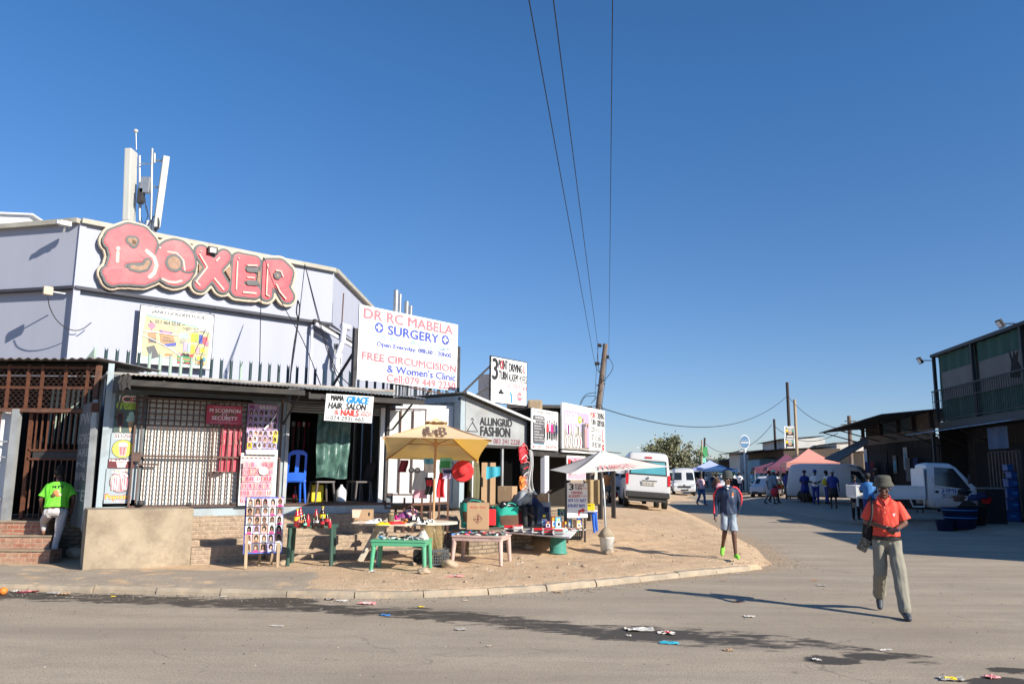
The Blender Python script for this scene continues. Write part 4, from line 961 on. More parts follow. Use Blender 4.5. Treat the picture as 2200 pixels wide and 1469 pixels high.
# security sign and banner on the grille
board('security_sign','dark red sign with white words M SCORPION SECURITY on the burglar grille','sign',F,1.74,2.40,2.66,3.02,-.15,
   [('T','Armed response & patrols',.2,.86,.8,.94,'c_pink',0),('T','M SCORPION',.08,.62,.95,.82,'c_white',.02),('T','SECURITY',.15,.22,.88,.42,'c_white',.02),('E',.5,.52,.08,.09,'c_lgrey'),('E',.5,.52,.05,.06,'red_sign'),
    ('E',.3,.52,.13,.06,'c_olive'),('E',.7,.52,.13,.06,'c_olive'),('T','Office 061 368 0041',.3,.12,.7,.18,'c_pink',0),('T','082 466 2013  082 466 7814',.1,.03,.9,.09,'c_pink',0)],mat='red_sign')
def banner():
    root=thing('pull_up_banner','narrow red and pink banner hanging in the grille below the red security sign','banner',F.w(2.04,-.04,1.76),F.a)
    m=MB(); W=.42;H=.9
    m.grid(6,12,lambda u,v:(W*u,.012*sin(u*5+v*4),H*v),'red_banner')
    t=m; t.text('Krystal',.03,.3,.80,.85,'c_pink',-.02); t.text('people',.03,.26,.74,.78,'c_pink',-.02); t.text('d cash',.02,.40,.52,.62,'faded_red',-.02)
    t.lathe([(.12,0),(.15,.0),(.15,.004),(.12,.004)],'faded_red',n=20); t.build('cloth',root)
banner()
# braid poster etc.: cells with heads
def heads(nx,ny,u0,u1,v0,v1,bgs,rnd,hair=('hair','c_black','c_brown'),skin=('face1','face2','face3'),body=True):
    e=[]; r=random.Random(rnd); cw=(u1-u0)/nx; ch=(v1-v0)/ny
    for j in range(ny):
        for i in range(nx):
            cx=u0+cw*(i+.5); cy=v0+ch*(j+.5); e.append(('R',cx-cw*.46,cy-ch*.46,cx+cw*.46,cy+ch*.46,r.choice(bgs)))
            dx=r.uniform(-.06,.06)*cw; h=r.choice(hair)
            if body: e.append(('P',[(cx-cw*.4,cy-ch*.46),(cx+cw*.4,cy-ch*.46),(cx+cw*.22,cy-ch*.24),(cx-cw*.22,cy-ch*.24)],r.choice(['c_white','c_pink','c_grey','face2','c_mag'])))
            e.append(('E',cx+dx,cy+ch*.1,cw*.30,ch*.34,h)); 
            if r.random()<.6: e.append(('P',[(cx+dx-cw*.28,cy+ch*.1),(cx+dx+cw*.28,cy+ch*.1),(cx+dx+cw*.33,cy-ch*.38),(cx+dx+cw*.1,cy-ch*.1),(cx+dx-cw*.1,cy-ch*.1),(cx+dx-cw*.33,cy-ch*.38)],h))
            e.append(('E',cx+dx+r.uniform(-.06,.06)*cw,cy-ch*.02,cw*.15,ch*.2,r.choice(skin)))
            if r.random()<.6: e.append(('L',[(cx+dx-cw*.15,cy+ch*.3),(cx+dx+cw*.2,cy+ch*.12)],.006,'face2'))
    return e
board('braids_poster','purple poster headed BRAIDS with rows of hair styles, hung on the salon grille','poster',F,2.50,3.10,2.10,3.08,-.17,
   [('R',0,.50,1,1,'mauve'),('R',0,.1,1,.5,'c_lilac'),('T','BRAIDS',.38,.90,.92,.97,'c_white',.01),('R',.04,.91,.2,.97,'c_purple')]+heads(6,3,.02,.98,.48,.88,['mauve','c_lilac'],3,body=False)+heads(6,3,.02,.98,.10,.47,['c_white','c_yel','c_lilac','pink_pale'],4,body=False)+[('R',0,0,1,.09,'paper'),('P',[(.5,.5),(.56,.48),(.92,.86),(.86,.74)],'c_white')],mat='mauve')
def nail_els():
    e=[('R',0,0,1,1,'paper'),('R',.03,.02,.90,.93,'cream'),('R',.04,.03,.89,.92,'pink_pale')]; r=random.Random(5)
    for j in range(6):
        for i in range(5):
            u=.05+.168*i; v=.04+.135*j; e.append(('R',u,v,u+.16,v+.125,r.choice(['pink_pale','paper','faded_red','c_pink','c_pink','pink_paint'])))
            for k in range(4):
                a=u+.02+.035*k; t=r.uniform(-.03,.04); e.append(('L',[(a,v+.02),(a+t,v+.10)],.014,r.choice(['face3','rose','ink_redd','cream','c_purple'])))
    for i in range(7): e.append(('E',.1+.12*i,.955,.035,.012,'ink_black'))
    e.append(('E',.6,.66,.13,.08,'c_white'))
    return e
board('nails_poster','big pink nail design poster hanging below the purple braids poster','poster',F,2.42,3.12,1.12,2.12,-.19,nail_els(),mat='paper')
# concrete block and brick plinth
def plinth():
    c=MB(); D=.62
    def wob(x,z): return .012*noise.noise(Vector((x*2,z*2,3)))
    c.grid(20,12,lambda u,v:(-.17+1.68*u,-.86+wob(u*3,v*2),-.1+1.21*v),'concrete'); c.grid(20,6,lambda u,v:(-.17+1.68*u,-.86+.83*v,1.11+.012*noise.noise(Vector((u*6,v*3,1)))),'concrete')
    c.grid(6,12,lambda u,v:(1.51+wob(u,v),-.86+.83*u,-.1+1.21*v),'concrete'); c.grid(6,12,lambda u,v:(-.17,-.03-.83*u,-.1+1.21*v),'concrete')
    tag(c.build('rendered_block',None,F.w(0,0,0),F.a),'low sand coloured concrete rendered block under the painted container post','wall')
    b=MB(); r=random.Random(2)
    x=1.52; H=[(.93,-.08,-.02),(.60,-.34,-.08),(.34,-.62,-.34)]
    # stepped, each with ragged edge
    def course(x0,x1,y,ztop,zbot,yb):
        n=int((x1-x0)/.12); 
        tops=[(x0+(x1-x0)*i/n, ztop+.02*noise.noise(Vector((i*.7,ztop*9,0)))) for i in range(n+1)]
        vs=[];fs=[]
        for xx,zz in tops:
            j=.02*noise.noise(Vector((xx*3,ztop*5,2)))
            vs+=[(xx,y+j,zbot),(xx,y+j,zz-.01),(xx,y+j+.015,zz),(xx,yb,zz)]
        for i in range(n):
            for k in range(3): fs.append((i*4+k,i*4+4+k,i*4+5+k,i*4+1+k))
        fs.append((0,1,2,3)); fs.append(tuple(n*4+q for q in (3,2,1,0)))
        b.add(vs,fs,'brick')
    course(1.52,7.4,-.10,.93,-.2,.1); course(1.52,7.0,-.50,.52,-.2,-.1); course(2.9,6.2,-.95,.22,-.2,-.5); course(1.52,2.5,-.86,.42,-.2,-.5)
    tag(b.build('brick_plinth',None,F.w(0,0,0),F.a),'crumbling stepped brick plinth under the salon container behind the tables','wall')
plinth()
def salon_sign():
    root=thing('salon_sign','white hand painted MAMA GRACE HAIR SALON board hanging under the right awning','sign',AT(750,877,15.3),R(8))
    W=.90; H=.515; m=MB(); m.box(-W/2,W/2,0,.012,-H/2,H/2,'white_sign')
    T=lambda t,u0,v0,u1,v1,mat,b=0,sl=0: m.text(t,(u0-.5)*W,(u1-.5)*W,(v0-.5)*H,(v1-.5)*H,mat,-.003,b,slant=sl)
    T('MAMA',.1,.76,.38,.96,'ink_black',.05); T('GRACE',.42,.70,.90,.95,'ink_brt',.06,.1); T('HAIR',.06,.46,.36,.68,'ink_black',.04,.05); T('SALON',.43,.46,.85,.68,'ink_black',.04,.05)
    T('&',.2,.24,.30,.42,'ink_redh',.02); T('NAILS',.33,.22,.72,.44,'ink_redh',.05); T('HAIR PIECE',.75,.36,.97,.42,'ink_redh',0); T('4SALE!',.75,.24,.97,.35,'ink_redh',.02); T('074 2931 665',.13,.04,.83,.19,'ink_black',.0); T('Tel',.03,.08,.10,.15,'ink_black')
    for a in ((.04,.22,.06,.7),(.05,.43,.97,.01)): pass
    m.m=Matrix(); m.build('panel',root); root.rotation_euler=(R(-3),R(2.5),R(8))
    w=MB(); w.tube([(-.4,.0,H/2),(-.4,.1,H/2+.12)],.004,'cable',4); w.build('hanging_wire',root)
    w=MB(); w.tube([(.4,.0,H/2),(.4,.1,H/2+.1)],.004,'cable',4); w.build('hanging_wire',root)
salon_sign()
# ---- salon interior ----
def interior():
    cu=MB(); x0,x1=4.05,4.74
    def cf(u,v):
        z=3.0-1.36*v; return (x0+(x1-x0)*u+.03*sin(v*5)*(u-.5), .25+.035*sin(u*17+v*2)+.015*sin(v*13+u*4)+.02*noise.noise(Vector((u*5,v*7,0))), z+.02*sin(u*6))
    cu.grid(26,26,cf,'tarp_green'); tag(cu.build('plastic_curtain',None,F.w(0,0,0),F.a),'crinkled dark green plastic sheet hanging in the salon doorway','curtain')
    for i in range(11):
        h=MB(); r=random.Random(i); x=3.42+i*.058; L=r.uniform(.45,.8)
        h.tube([(x+.005*sin(k*2),.75+.1*(i%2),2.8-L*k/6) for k in range(7)],[.02,.028,.03,.026,.024,.02,.008],r.choice(['c_black','c_blk_gloss','c_maroon','hair']),6)
        h.box(x-.022,x+.022,.72+.1*(i%2),.722+.1*(i%2),2.72,2.82,r.choice(['c_lgrey','c_maroon','c_grey']))
        tag(h.build('hair_extension_pack',None,F.w(0,0,0),F.a),'braiding hair pack hanging on the dark left wall inside the salon','hair pack','hair packs hanging inside the salon')
interior()
def chair(name,label,loc,rz,mat,back=.45,group=None,seat=.44,vent=False):
    root=thing(name,label,'chair',loc,rz,group)
    for sx,sy in ((-1,-1),(1,-1),(-1,1),(1,1)):
        m=MB(); m.tube([(sx*.185,sy*.17,seat-.02),(sx*.215,sy*.215,0)],[.032,.022],mat,6); m.build('leg',root)
    s=MB(); s.rbox(-.22,.22,-.21,.21,seat-.045,seat,mat,.02); s.build('seat',root)
    b=MB()
    def pt(u,v): 
        return ((u-.5)*(.42-.04*v)*(1), .19+.10*v+.05*(1-(2*u-1)**2)*.6, seat-.02+back*v*(1-.12*abs(2*u-1)**3))
    if vent:
        b.grid(10,4,lambda u,v:pt(u,v*.28),mat,thick=.012); b.grid(10,3,lambda u,v:pt(u,.86+v*.14),mat,thick=.012)
        for (a,c) in ((0,.12),(.88,1),(.4,.6)): b.grid(3,8,lambda u,v:pt(a+(c-a)*u,.25+.64*v),mat,thick=.012)
    else: b.grid(10,8,pt,mat,thick=.015)
    b.build('backrest',root)
    return root
chair('plastic_chair','bright blue plastic chair seen from behind in the salon doorway',F.w(3.58,.25,1.14),F.a+R(178),'blue_pl',.62,vent=True,seat=.46)
chair('plastic_chair','brown grey plastic chair side-on beneath the green curtain',F.w(4.25,.45,1.14),F.a+R(-85),'grey_pl',.42)
chair('plastic_chair','dim grey plastic chair at the right side of the salon doorway',F.w(5.1,.5,1.14),F.a+R(-80),'grey_pl',.42)
def jugs():
    m=MB(); m.rbox(-.13,.13,-.1,.1,0,.36,'c_yel',.03); m.cyl((0,0,.36),(0,0,.41),.03,'c_yel'); tag(m.build('jerrycan',None,F.w(4.22,.7,1.14),F.a),'yellow jerrycan under the brown grey chair in the salon','jerrycan')
    m=MB(); m.lathe([(0,0),(.10,0),(.11,.03),(.11,.24),(.03,.33),(.025,.36),(0,.36)],'plastic_clear'); tag(m.build('water_jug',None,F.w(4.7,.5,1.14),F.a),'cloudy white plastic jug on the salon floor right of the chair','jug')
    m=MB(); m.lathe([(0,0),(.04,0),(.042,.05),(.04,.2),(.015,.27),(.015,.3),(0,.3)],'cola',n=12); m.cyl((0,0,.3),(0,0,.32),.017,'c_redsat'); m.cyl((0,0,.1),(0,0,.16),.044,'label_red',cap=False); tag(m.build('drink_bottle',None,F.w(3.66,.35,1.14)),'cola bottle on the salon floor behind the blue chair','bottle')
jugs()
# ---- white sheeted security door leaf and railing to the right of the salon ----
def door_leaf():
    fr=Frame((F.w(5.5,-.05,0).x,F.w(5.5,-.05,0).y),8)
    root=thing('security_door','open steel security door leaf backed with white sheet panels, beside the salon doorway','door',(fr.O.x,fr.O.y,0),fr.a)
    a=fr.px(824,878); b=fr.px(915,882); c=fr.px(915,1058); W=b[0]; z1=a[1]; z0=fr.px(824,1062)[1]
    s=MB(); s.box(.03,W-.1,.02,.03,z0+.03,z1-.03,'white_paint'); s.build('sheet',root)
    g=MB()
    for k in range(4):
        x=.0+(W)*k/3; g.bar((x,0,z0),(x,0,z1),.03,.03,'rust_bar')
    for z in (z0,z1,z0-.28): g.bar((-.02,0,z),(W+.02,0,z),.035,.03,'rust_bar')
    g.bar((0,0,z0-.3),(0,0,z0),.03,.03,'steel_dark'); g.build('bar_frame',root)
    return fr
door_leaf()
m=MB(); m.corr(0,1.5,1.1,3.3,0,'cont_white',.3,.012); tag(m.build('white_sheet_wall',None,(-2.62,18.05,0),R(20)),'white corrugated sheet wall behind the open security door','wall')
def back_grille():
    m=MB(); a=AT(832,822,20.2); b=AT(988,846,21.0)
    for i in range(26):
        p=a.lerp(b,i/25); m.bar((p.x,p.y,p.z-1.1),(p.x,p.y,p.z+.02),.02,.02,'steel_dark')
    for dz in (0,-.55): m.bar((a.x,a.y,a.z+dz),(b.x,b.y,b.z+dz-.08),.04,.03,'rust_brown')
    tag(m.build('roof_railing',None),'rusty barred railing between the surgery board and the blue container','railing')
back_grille()
# ---- blue corrugated container with sewing shop ----
def sewing():
    root=thing('sewing_container','pale blue corrugated container shop with sloping lean-to roof and painted ALLINGRID FASHION gable','container',A.w(0,0,0),A.a)
    Sd=MB(); Dp=6.0; Z0=1.0; Z1=3.52
    # long left side: corrugated, x=0 plane, y 0..Dp
    ys=[];y=.14;p=.30
    while y<Dp-.1:
        for dy,dx in ((0,0),(.3,0),(.5,.05),(.8,.05)): ys.append((y+dy*p,dx))
        y+=p
    ys=[q for q in ys if q[0]<Dp-.05]+[(Dp-.05,0)]; n=len(ys)
    Sd.add([(dx,yy,Z0+.1) for yy,dx in ys]+[(dx,yy,Z1-.12) for yy,dx in ys],[(i,i+1,n+i+1,n+i) for i in range(n-1)],'cont_blue'); Sd.build('side_wall',root)
    fr=MB(); fr.box(-.03,.12,0,.14,Z0,Z1,'cont_blue'); fr.box(-.03,.08,.14,Dp,Z1-.14,Z1,'cont_blue'); fr.box(-.03,.08,.14,Dp,Z0-.02,Z0+.1,'cont_blue'); fr.box(-.03,.12,Dp-.1,Dp,Z0,Z1,'cont_blue')
    fr.box(2.2,2.3,0,.1,Z0,3.0,'cont_blue'); fr.cyl((-.04,.05,Z1-.07),(-.03,.05,Z1-.07),.035,'sign_black'); fr.build('corner_frame',root)
    g=MB(); g.add([(.12,-.01,2.43),(2.3,-.01,2.43),(2.3,-.01,3.02),(.12,-.01,3.50),(.12,.03,2.43),(2.3,.03,2.43),(2.3,.03,3.02),(.12,.03,3.50)],[(0,1,2,3),(7,6,5,4),(0,4,5,1)],'galv_dull')
    g.box(.12,2.3,-.03,.03,2.36,2.43,'fascia_dark'); t=g; t.text('ALLINGRID',.58,1.72,2.88,3.06,'ink_black',-.014,.045); 
    t.m=Matrix(); t.text('FASHION',.60,1.66,2.63,2.85,'ink_black',-.014,.045); t.text('083 241 2228',1.06,2.0,2.46,2.58,'c_maroon',-.014,.01,slant=.1)
    t.tube(spl([(.17,-.02,2.72),(.34,-.02,2.93),(.36,-.02,3.0),(.32,-.02,3.02),(.30,-.02,2.98)]),.008,'ink_black',5); t.tube([(.17,-.02,2.72),(.52,-.02,2.72),(.34,-.02,2.93)],.008,'ink_black',5)
    t.build('gable_panel',root)
    r=MB(); r.sheet((-.06,-.22,3.60),(2.34,-.22,3.06),(2.34,3,3.06),(-.06,3,3.60),'galv_dull',along=1); r.bar((-.06,-.22,3.58),(2.34,-.22,3.04),.02,.05,'white_paint'); r.build('roof',root)
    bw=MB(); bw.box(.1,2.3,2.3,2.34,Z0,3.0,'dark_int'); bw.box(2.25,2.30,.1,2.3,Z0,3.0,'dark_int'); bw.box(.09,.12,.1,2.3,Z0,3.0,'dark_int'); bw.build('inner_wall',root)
    fl=MB(); fl.box(0,2.3,-.05,Dp,Z0-.12,Z0,'concrete'); fl.build('floor',root)
    p=MB(); p.box(1.38,1.44,.0,.05,Z0,2.4,'galv_dull'); p.build('door_post',root)
    p=MB(); p.bar((.35,-.03,Z0),(.35,-.03,2.4),.03,.03,'white_paint'); p.build('door_post',root)
sewing()
# ---------------- left gate, steps ----------------
def left_side():
    Y=15.6
    P=lambda x,y,dy=0: AT(x,y,Y+dy)
    # brick steps
    r=MB(); 
    def step(x0,x1,y0,y1,z0,z1):
        n=14
        r.grid(n,3,lambda u,v:(x0+(x1-x0)*u,y0+.012*noise.noise(Vector((u*9,v*5,z1))),z0+(z1-z0)*v+.012*noise.noise(Vector((u*7,v,z1)))),'brick_red',False)
        r.add([(x0,y0,z1),(x1,y0,z1),(x1,y1,z1),(x0,y1,z1)],[(0,1,2,3)],'brick_red'); r.add([(x1,y0,z0),(x1,y1,z0),(x1,y1,z1),(x1,y0,z1)],[(0,1,2,3)],'brick_red')
        r.box(x0,x1+.02,y0-.02,y0+.05,z1-.02,z1+.012,'concrete')
    step(-14,-8.25,14.72,15.1,.0,.34); step(-14,-8.5,15.1,15.42,.0,.56); step(-14,-8.72,15.42,15.76,.0,.80); r.box(-14,-7.95,15.762,19,.0,.79,'brick_old')
    tag(r.build('brick_steps',None),'three worn red brick steps leading up to the rusty gate at the left edge','steps')
    # rusty mesh enclosure above
    root=thing('mesh_enclosure','rusty orange framed wire mesh enclosure under a corrugated roof above the gate','enclosure',(0,Y,0),0)
    xa=-13.5; xb=P(205,868).x; zt=3.80; zb=2.93; xr=P(232,778).x
    f=MB()
    for z in (zb,zb+.42,zt-.05): f.bar((xa,0,z),(xb+.03,0,z),.05,.05,'rust_orange')
    f.bar((xa,0,zb-.03),(xb+.06,0,zb-.03),.09,.06,'rust_brown')
    f.build('frame',root)
    for px_ in (18,60,90,140,187):
        x=P(px_,830).x; b=MB(); b.bar((x,-.01,zb),(x,-.01,zt),.05,.05,'rust_orange'); b.build('upright',root)
    b=MB(); b.bar((xb,-.02,zb-.02),(xb+.02,-.02,zt),.09,.08,'rust_brown'); b.build('upright',root)
    # wire mesh : zigzag strands on front and on the right side
    w=MB(); dz=.055; n=int((xb-xa)/.055)
    for j in range(int((zt-zb)/dz)):
        pts=[]
        for i in range(n+1): pts.append((xa+i*.055,-.03,zb+j*dz+(.0 if (i+j)%2 else .03)))
        vs=[];fs=[]
        for k,p in enumerate(pts):
            vs+=[(p[0],p[1],p[2]),(p[0],p[1],p[2]+.007)]
            if k: fs.append((2*k-2,2*k,2*k+1,2*k-1))
        w.add(vs,fs,'rust_bar')
    for j in range(int((zt-zb)/dz)):
        for i in range(n):
            if (i+j)%2: continue
            x=xa+i*.055; w.add([(x,-.03,zb+j*dz+.03),(x+.006,-.03,zb+j*dz+.03),(x+.006,-.03,zb+(j+1)*dz+.0),(x,-.03,zb+(j+1)*dz+.0)],[(0,1,2,3)],'rust_bar')
    w.build('wire_mesh',root)
    rf=MB(); rf.sheet((xa,-.3,zt+.06),(xr,-.3,zt+.09),(xr,2.5,zt+.2),(xa,2.5,zt+.17),'roof_sheet',pitch=.17,amp=.02); rf.build('roof_sheet',root)
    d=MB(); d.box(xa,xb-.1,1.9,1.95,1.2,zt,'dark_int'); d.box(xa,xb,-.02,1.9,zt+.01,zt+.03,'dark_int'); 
    d.build('back_lining',root)
    for i in range(9):
        w_=MB(); x=P(112+i*11,850,1.2).x; w_.bar((x,1.2,2.3),(x+.02,1.2,3.45),.05,.02,'pale_green'); w_.build('back_slat',root)
    # gate
    root=thing('rusty_gate','rusty orange barred security gate standing at the top of the brick steps','gate',(P(35,1115).x,Y+.15,.80),0)
    W=P(175,1000).x-P(38,1115).x; H=2.1
    g=MB()
    for z in (.0,H-.04,1.15,1.32): g.bar((0,0,z+.02),(W,0,z+.02),.05,.04,'rust_orange')
    g.bar((0,0,0),(0,0,H),.07,.05,'rust_orange'); g.bar((W,0,0),(W,0,H),.06,.05,'rust_orange'); g.box(.1,W-.1,-.01,.01,1.18,1.31,'steel_dark'); g.build('gate_frame',root)
    for i in range(1,10):
        b=MB(); b.bar((W*i/10,0,.03),(W*i/10,0,1.15),.02,.02,'rust_brown'); b.bar((W*i/10,0,1.33),(W*i/10,0,H-.03),.028,.022,'rust_orange'); b.build('bar',root)
    # gate posts
    m=MB(); x=P(30,1000).x; m.box(x-.12,x+.02,-.05,.06,.8,2.93,'galv_dull'); tag(m.build('gate_post',None,(0,Y,0)),'grey weathered steel post left of the rusty gate','post')
    # white corrugated panel at left edge
    m=MB(); m.corr(-14,x-.14,.84,2.92,.12,'cont_white',.22,.03)
    for q in (.02,.6): m.bar((x-.35-q,.0,.8),(x-.35-q,.0,2.9),.03,.03,'rust_bar')
    for z in (2.3,2.0,1.2): m.bar((-13,-.0,z),(x-.15,-.0,z),.03,.03,'galv_dull')
    tag(m.build('sheet_panel',None,(0,Y,0)),'white corrugated sheet panel behind bars at the far left edge','fence panel')
    # dark interior behind gate
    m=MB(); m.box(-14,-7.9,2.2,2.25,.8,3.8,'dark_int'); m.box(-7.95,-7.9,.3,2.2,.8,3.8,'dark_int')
    for i in range(7): m.bar((-9.6+i*.22,2.1,.8),(-9.6+i*.22,2.1,3.2),.16,.02,'wood_dark')
    tag(m.build('dark_shack',None,(0,Y,0)),'dark plank lined shack interior behind the rusty gate','shack')
    # open door leaf with chalk writing
    a=G(168,1118,.72); fr=Frame((P(158,1000).x+.02,Y+.05),-52)
    root=thing('chalk_door','dark steel door leaf with faded white chalk writing, folded open beside the rusty gate','door',(fr.O.x,fr.O.y,0),fr.a)
    a1=fr.px(210,870); b0=fr.px(198,1128); W=(fr.px(190,1000)[0]); 
    d=MB(); d.box(0,W,0,.03,.72,3.02,'cont_dark'); d.box(W,W+.06,-.02,.05,.68,3.05,'galv_dull')
    r2=random.Random(3)
    for t,z,h in (('PW/',2.62,.22),('FOREI',2.25,.2),('ARE',2.02,.14),('N.',1.82,.1),('BPU',1.58,.14),('TE',1.2,.2)): d.text(t,.08,W-.05,z,z+h,'c_lgrey',-.003,.01)
    d.build('leaf',root)
    h=MB(); h.box(W+.06,W+.16,-.06,.06,2.75,2.98,'rust_orange'); h.box(W+.01,W+.05,-.06,-.02,1.6,1.68,'galv'); h.build('lock_box',root)
    m=MB(); p=F.w(-.12,.05,0); m.bar((p.x,p.y,.85),(p.x-.02,p.y,2.8),.09,.09,'galv_dull'); tag(m.build('steel_post',None),'slim grey steel post between the chalk door and the painted container post','post')
left_side()
def rock(name,label,loc,size,seed,mat='stone',group=None,rz=0):
    bm=bmesh.new(); bmesh.ops.create_icosphere(bm,subdivisions=3,radius=.5)
    for v in bm.verts:
        n_=noise.noise(v.co*2.2+Vector((seed*7.1,seed,0))); n2=noise.noise(v.co*6+Vector((seed,0,seed)))
        v.co*=1+.45*n_+.12*n2; v.co=Vector((v.co.x*size[0],v.co.y*size[1],v.co.z*size[2]))
    m=MB(); m.bm(bm,mat,True); o=m.build(name,None,(loc[0],loc[1],loc[2]+size[2]*.3),rz); tag(o,label,'stone',group); return o
def stones():
    p=GT(168,1198); rock('stone','big pale stone at the foot of the dark door by the rendered block',(p.x,p.y,.12),(.42,.3,.26),3)
    p=G(152,1175,.14); m=MB(); m.rbox(-.14,.14,-.08,.08,0,.34,'concrete',.02); tag(m.build('concrete_lump',None,(p.x,p.y+.1,.13),.3),'broken concrete block standing behind the pale stone','stone')
    for i,(x,y,s,lb) in enumerate(((965,1218,.30,'pale flat stone right of the grey crate'),(912,1236,.22,'rough grey brown stone lying before the green low table'),(1135,1178,.26,'light stone on the sand right of the pink table'),(1308,1190,.22,'sandy stone leaning against the foot of the white bucket'),(885,1214,.14,'small stone beneath the light green table'),(1118,1200,.12,'small stone between pink table and the green bin'),(1255,1218,.1,'small dark clod on the sand below the white bucket'),(608,1212,.16,'clod of soil between the easel and the dark green table'),(1000,1250,.07,'tiny stone near the kerb left of the pink table leg'),(1425,1150,.08,'small stone on the open sand beyond the bucket'),(1232,1140,.14,'stone behind the black crate'))):
        p=GT(x,y); rock('stone',lb,p,(s,s*.8,s*.55),i+11,rz=i)
stones()
def gravel():
    m=MB(); r=random.Random(9); 
    def tet(x,y,z,s,mt):
        a=r.random()*6; vs=[(x+s*cos(a+k*2.1),y+s*sin(a+k*2.1),z) for k in range(3)]+[(x+r.uniform(-.3,.3)*s,y,z+s*r.uniform(.5,1))]
        m.add(vs,[(0,1,3),(1,2,3),(2,0,3)],mt)
    for i in range(5200):
        x=r.uniform(-4,7.5); y=r.uniform(12,26) if r.random()<.75 else r.uniform(12,16)
        d=sd((x,y),EDGE,BPOLY)
        if d<.1: continue
        if x<-2.5 and d<2: 
            if r.random()<.85: continue
        s=r.uniform(.006,.018)*(1 if r.random()<.92 else 2.2); tet(x,y,zblock(x,y,d)-.002,s,r.choice(['stone','concrete','litter_g','wood_old','brick_red']))
    for i in range(2600):   # along the gutter and on the road
        if r.random()<.6:
            p,dr=along(KERB[1:],r.uniform(0,15)); x=p.x+r.gauss(0,.1); y=p.y-abs(r.gauss(0,.25))-.03
        else: x=r.uniform(-8,9);y=r.uniform(5.5,15)
        if sd((x,y),EDGE,BPOLY)>-.02: continue
        tet(x,y,.0,r.uniform(.004,.013),r.choice(['stone','litter_g','wood_old','rubber']))
    for i in range(520):
        t=r.random(); k=r.choice(range(10,14)); a=Vector(EDGE[k]);b=Vector(EDGE[k+1]); p=a.lerp(b,t); x=p.x+r.gauss(.15,.3); y=p.y+r.gauss(0,.3)
        tet(x,y,max(0,gz(x,y)),r.uniform(.006,.02),r.choice(['stone','concrete','wood_old']))
    o=m.build('gravel'); o['kind']='stuff'
gravel()
def weeds():
    for i,(x,y,h) in enumerate(((378,1198,.09),(412,1196,.13),(640,1186,.12),(972,1195,.28),(1005,1178,.12),(150,1150,.1))):
        p=GT(x,y) if i>2 else GT(x,y); m=MB(); r=random.Random(i)
        for k in range(26):
            a=r.random()*6.28; l=h*r.uniform(.5,1.1); b=Vector((r.gauss(0,.03),r.gauss(0,.03),0)); d=Vector((cos(a)*.6,sin(a)*.6,1)).normalized()*l
            s=Vector((-sin(a),cos(a),0))*.008; q=b+d*.6+Vector((0,0,.0)); m.add([b-s*.4,b+s*.4,q+s,b+d,q-s],[(0,1,2,3,4)],'leaf2')
        tag(m.build('weed',None,p),['small weed tuft at the foot of the rendered block','larger weed at the right corner of the rendered block','weed under the dark green table','tall dry weed beside the pink table leg','weed behind the pink table','weed among the stones by the dark door'][i],'weed')
weeds()
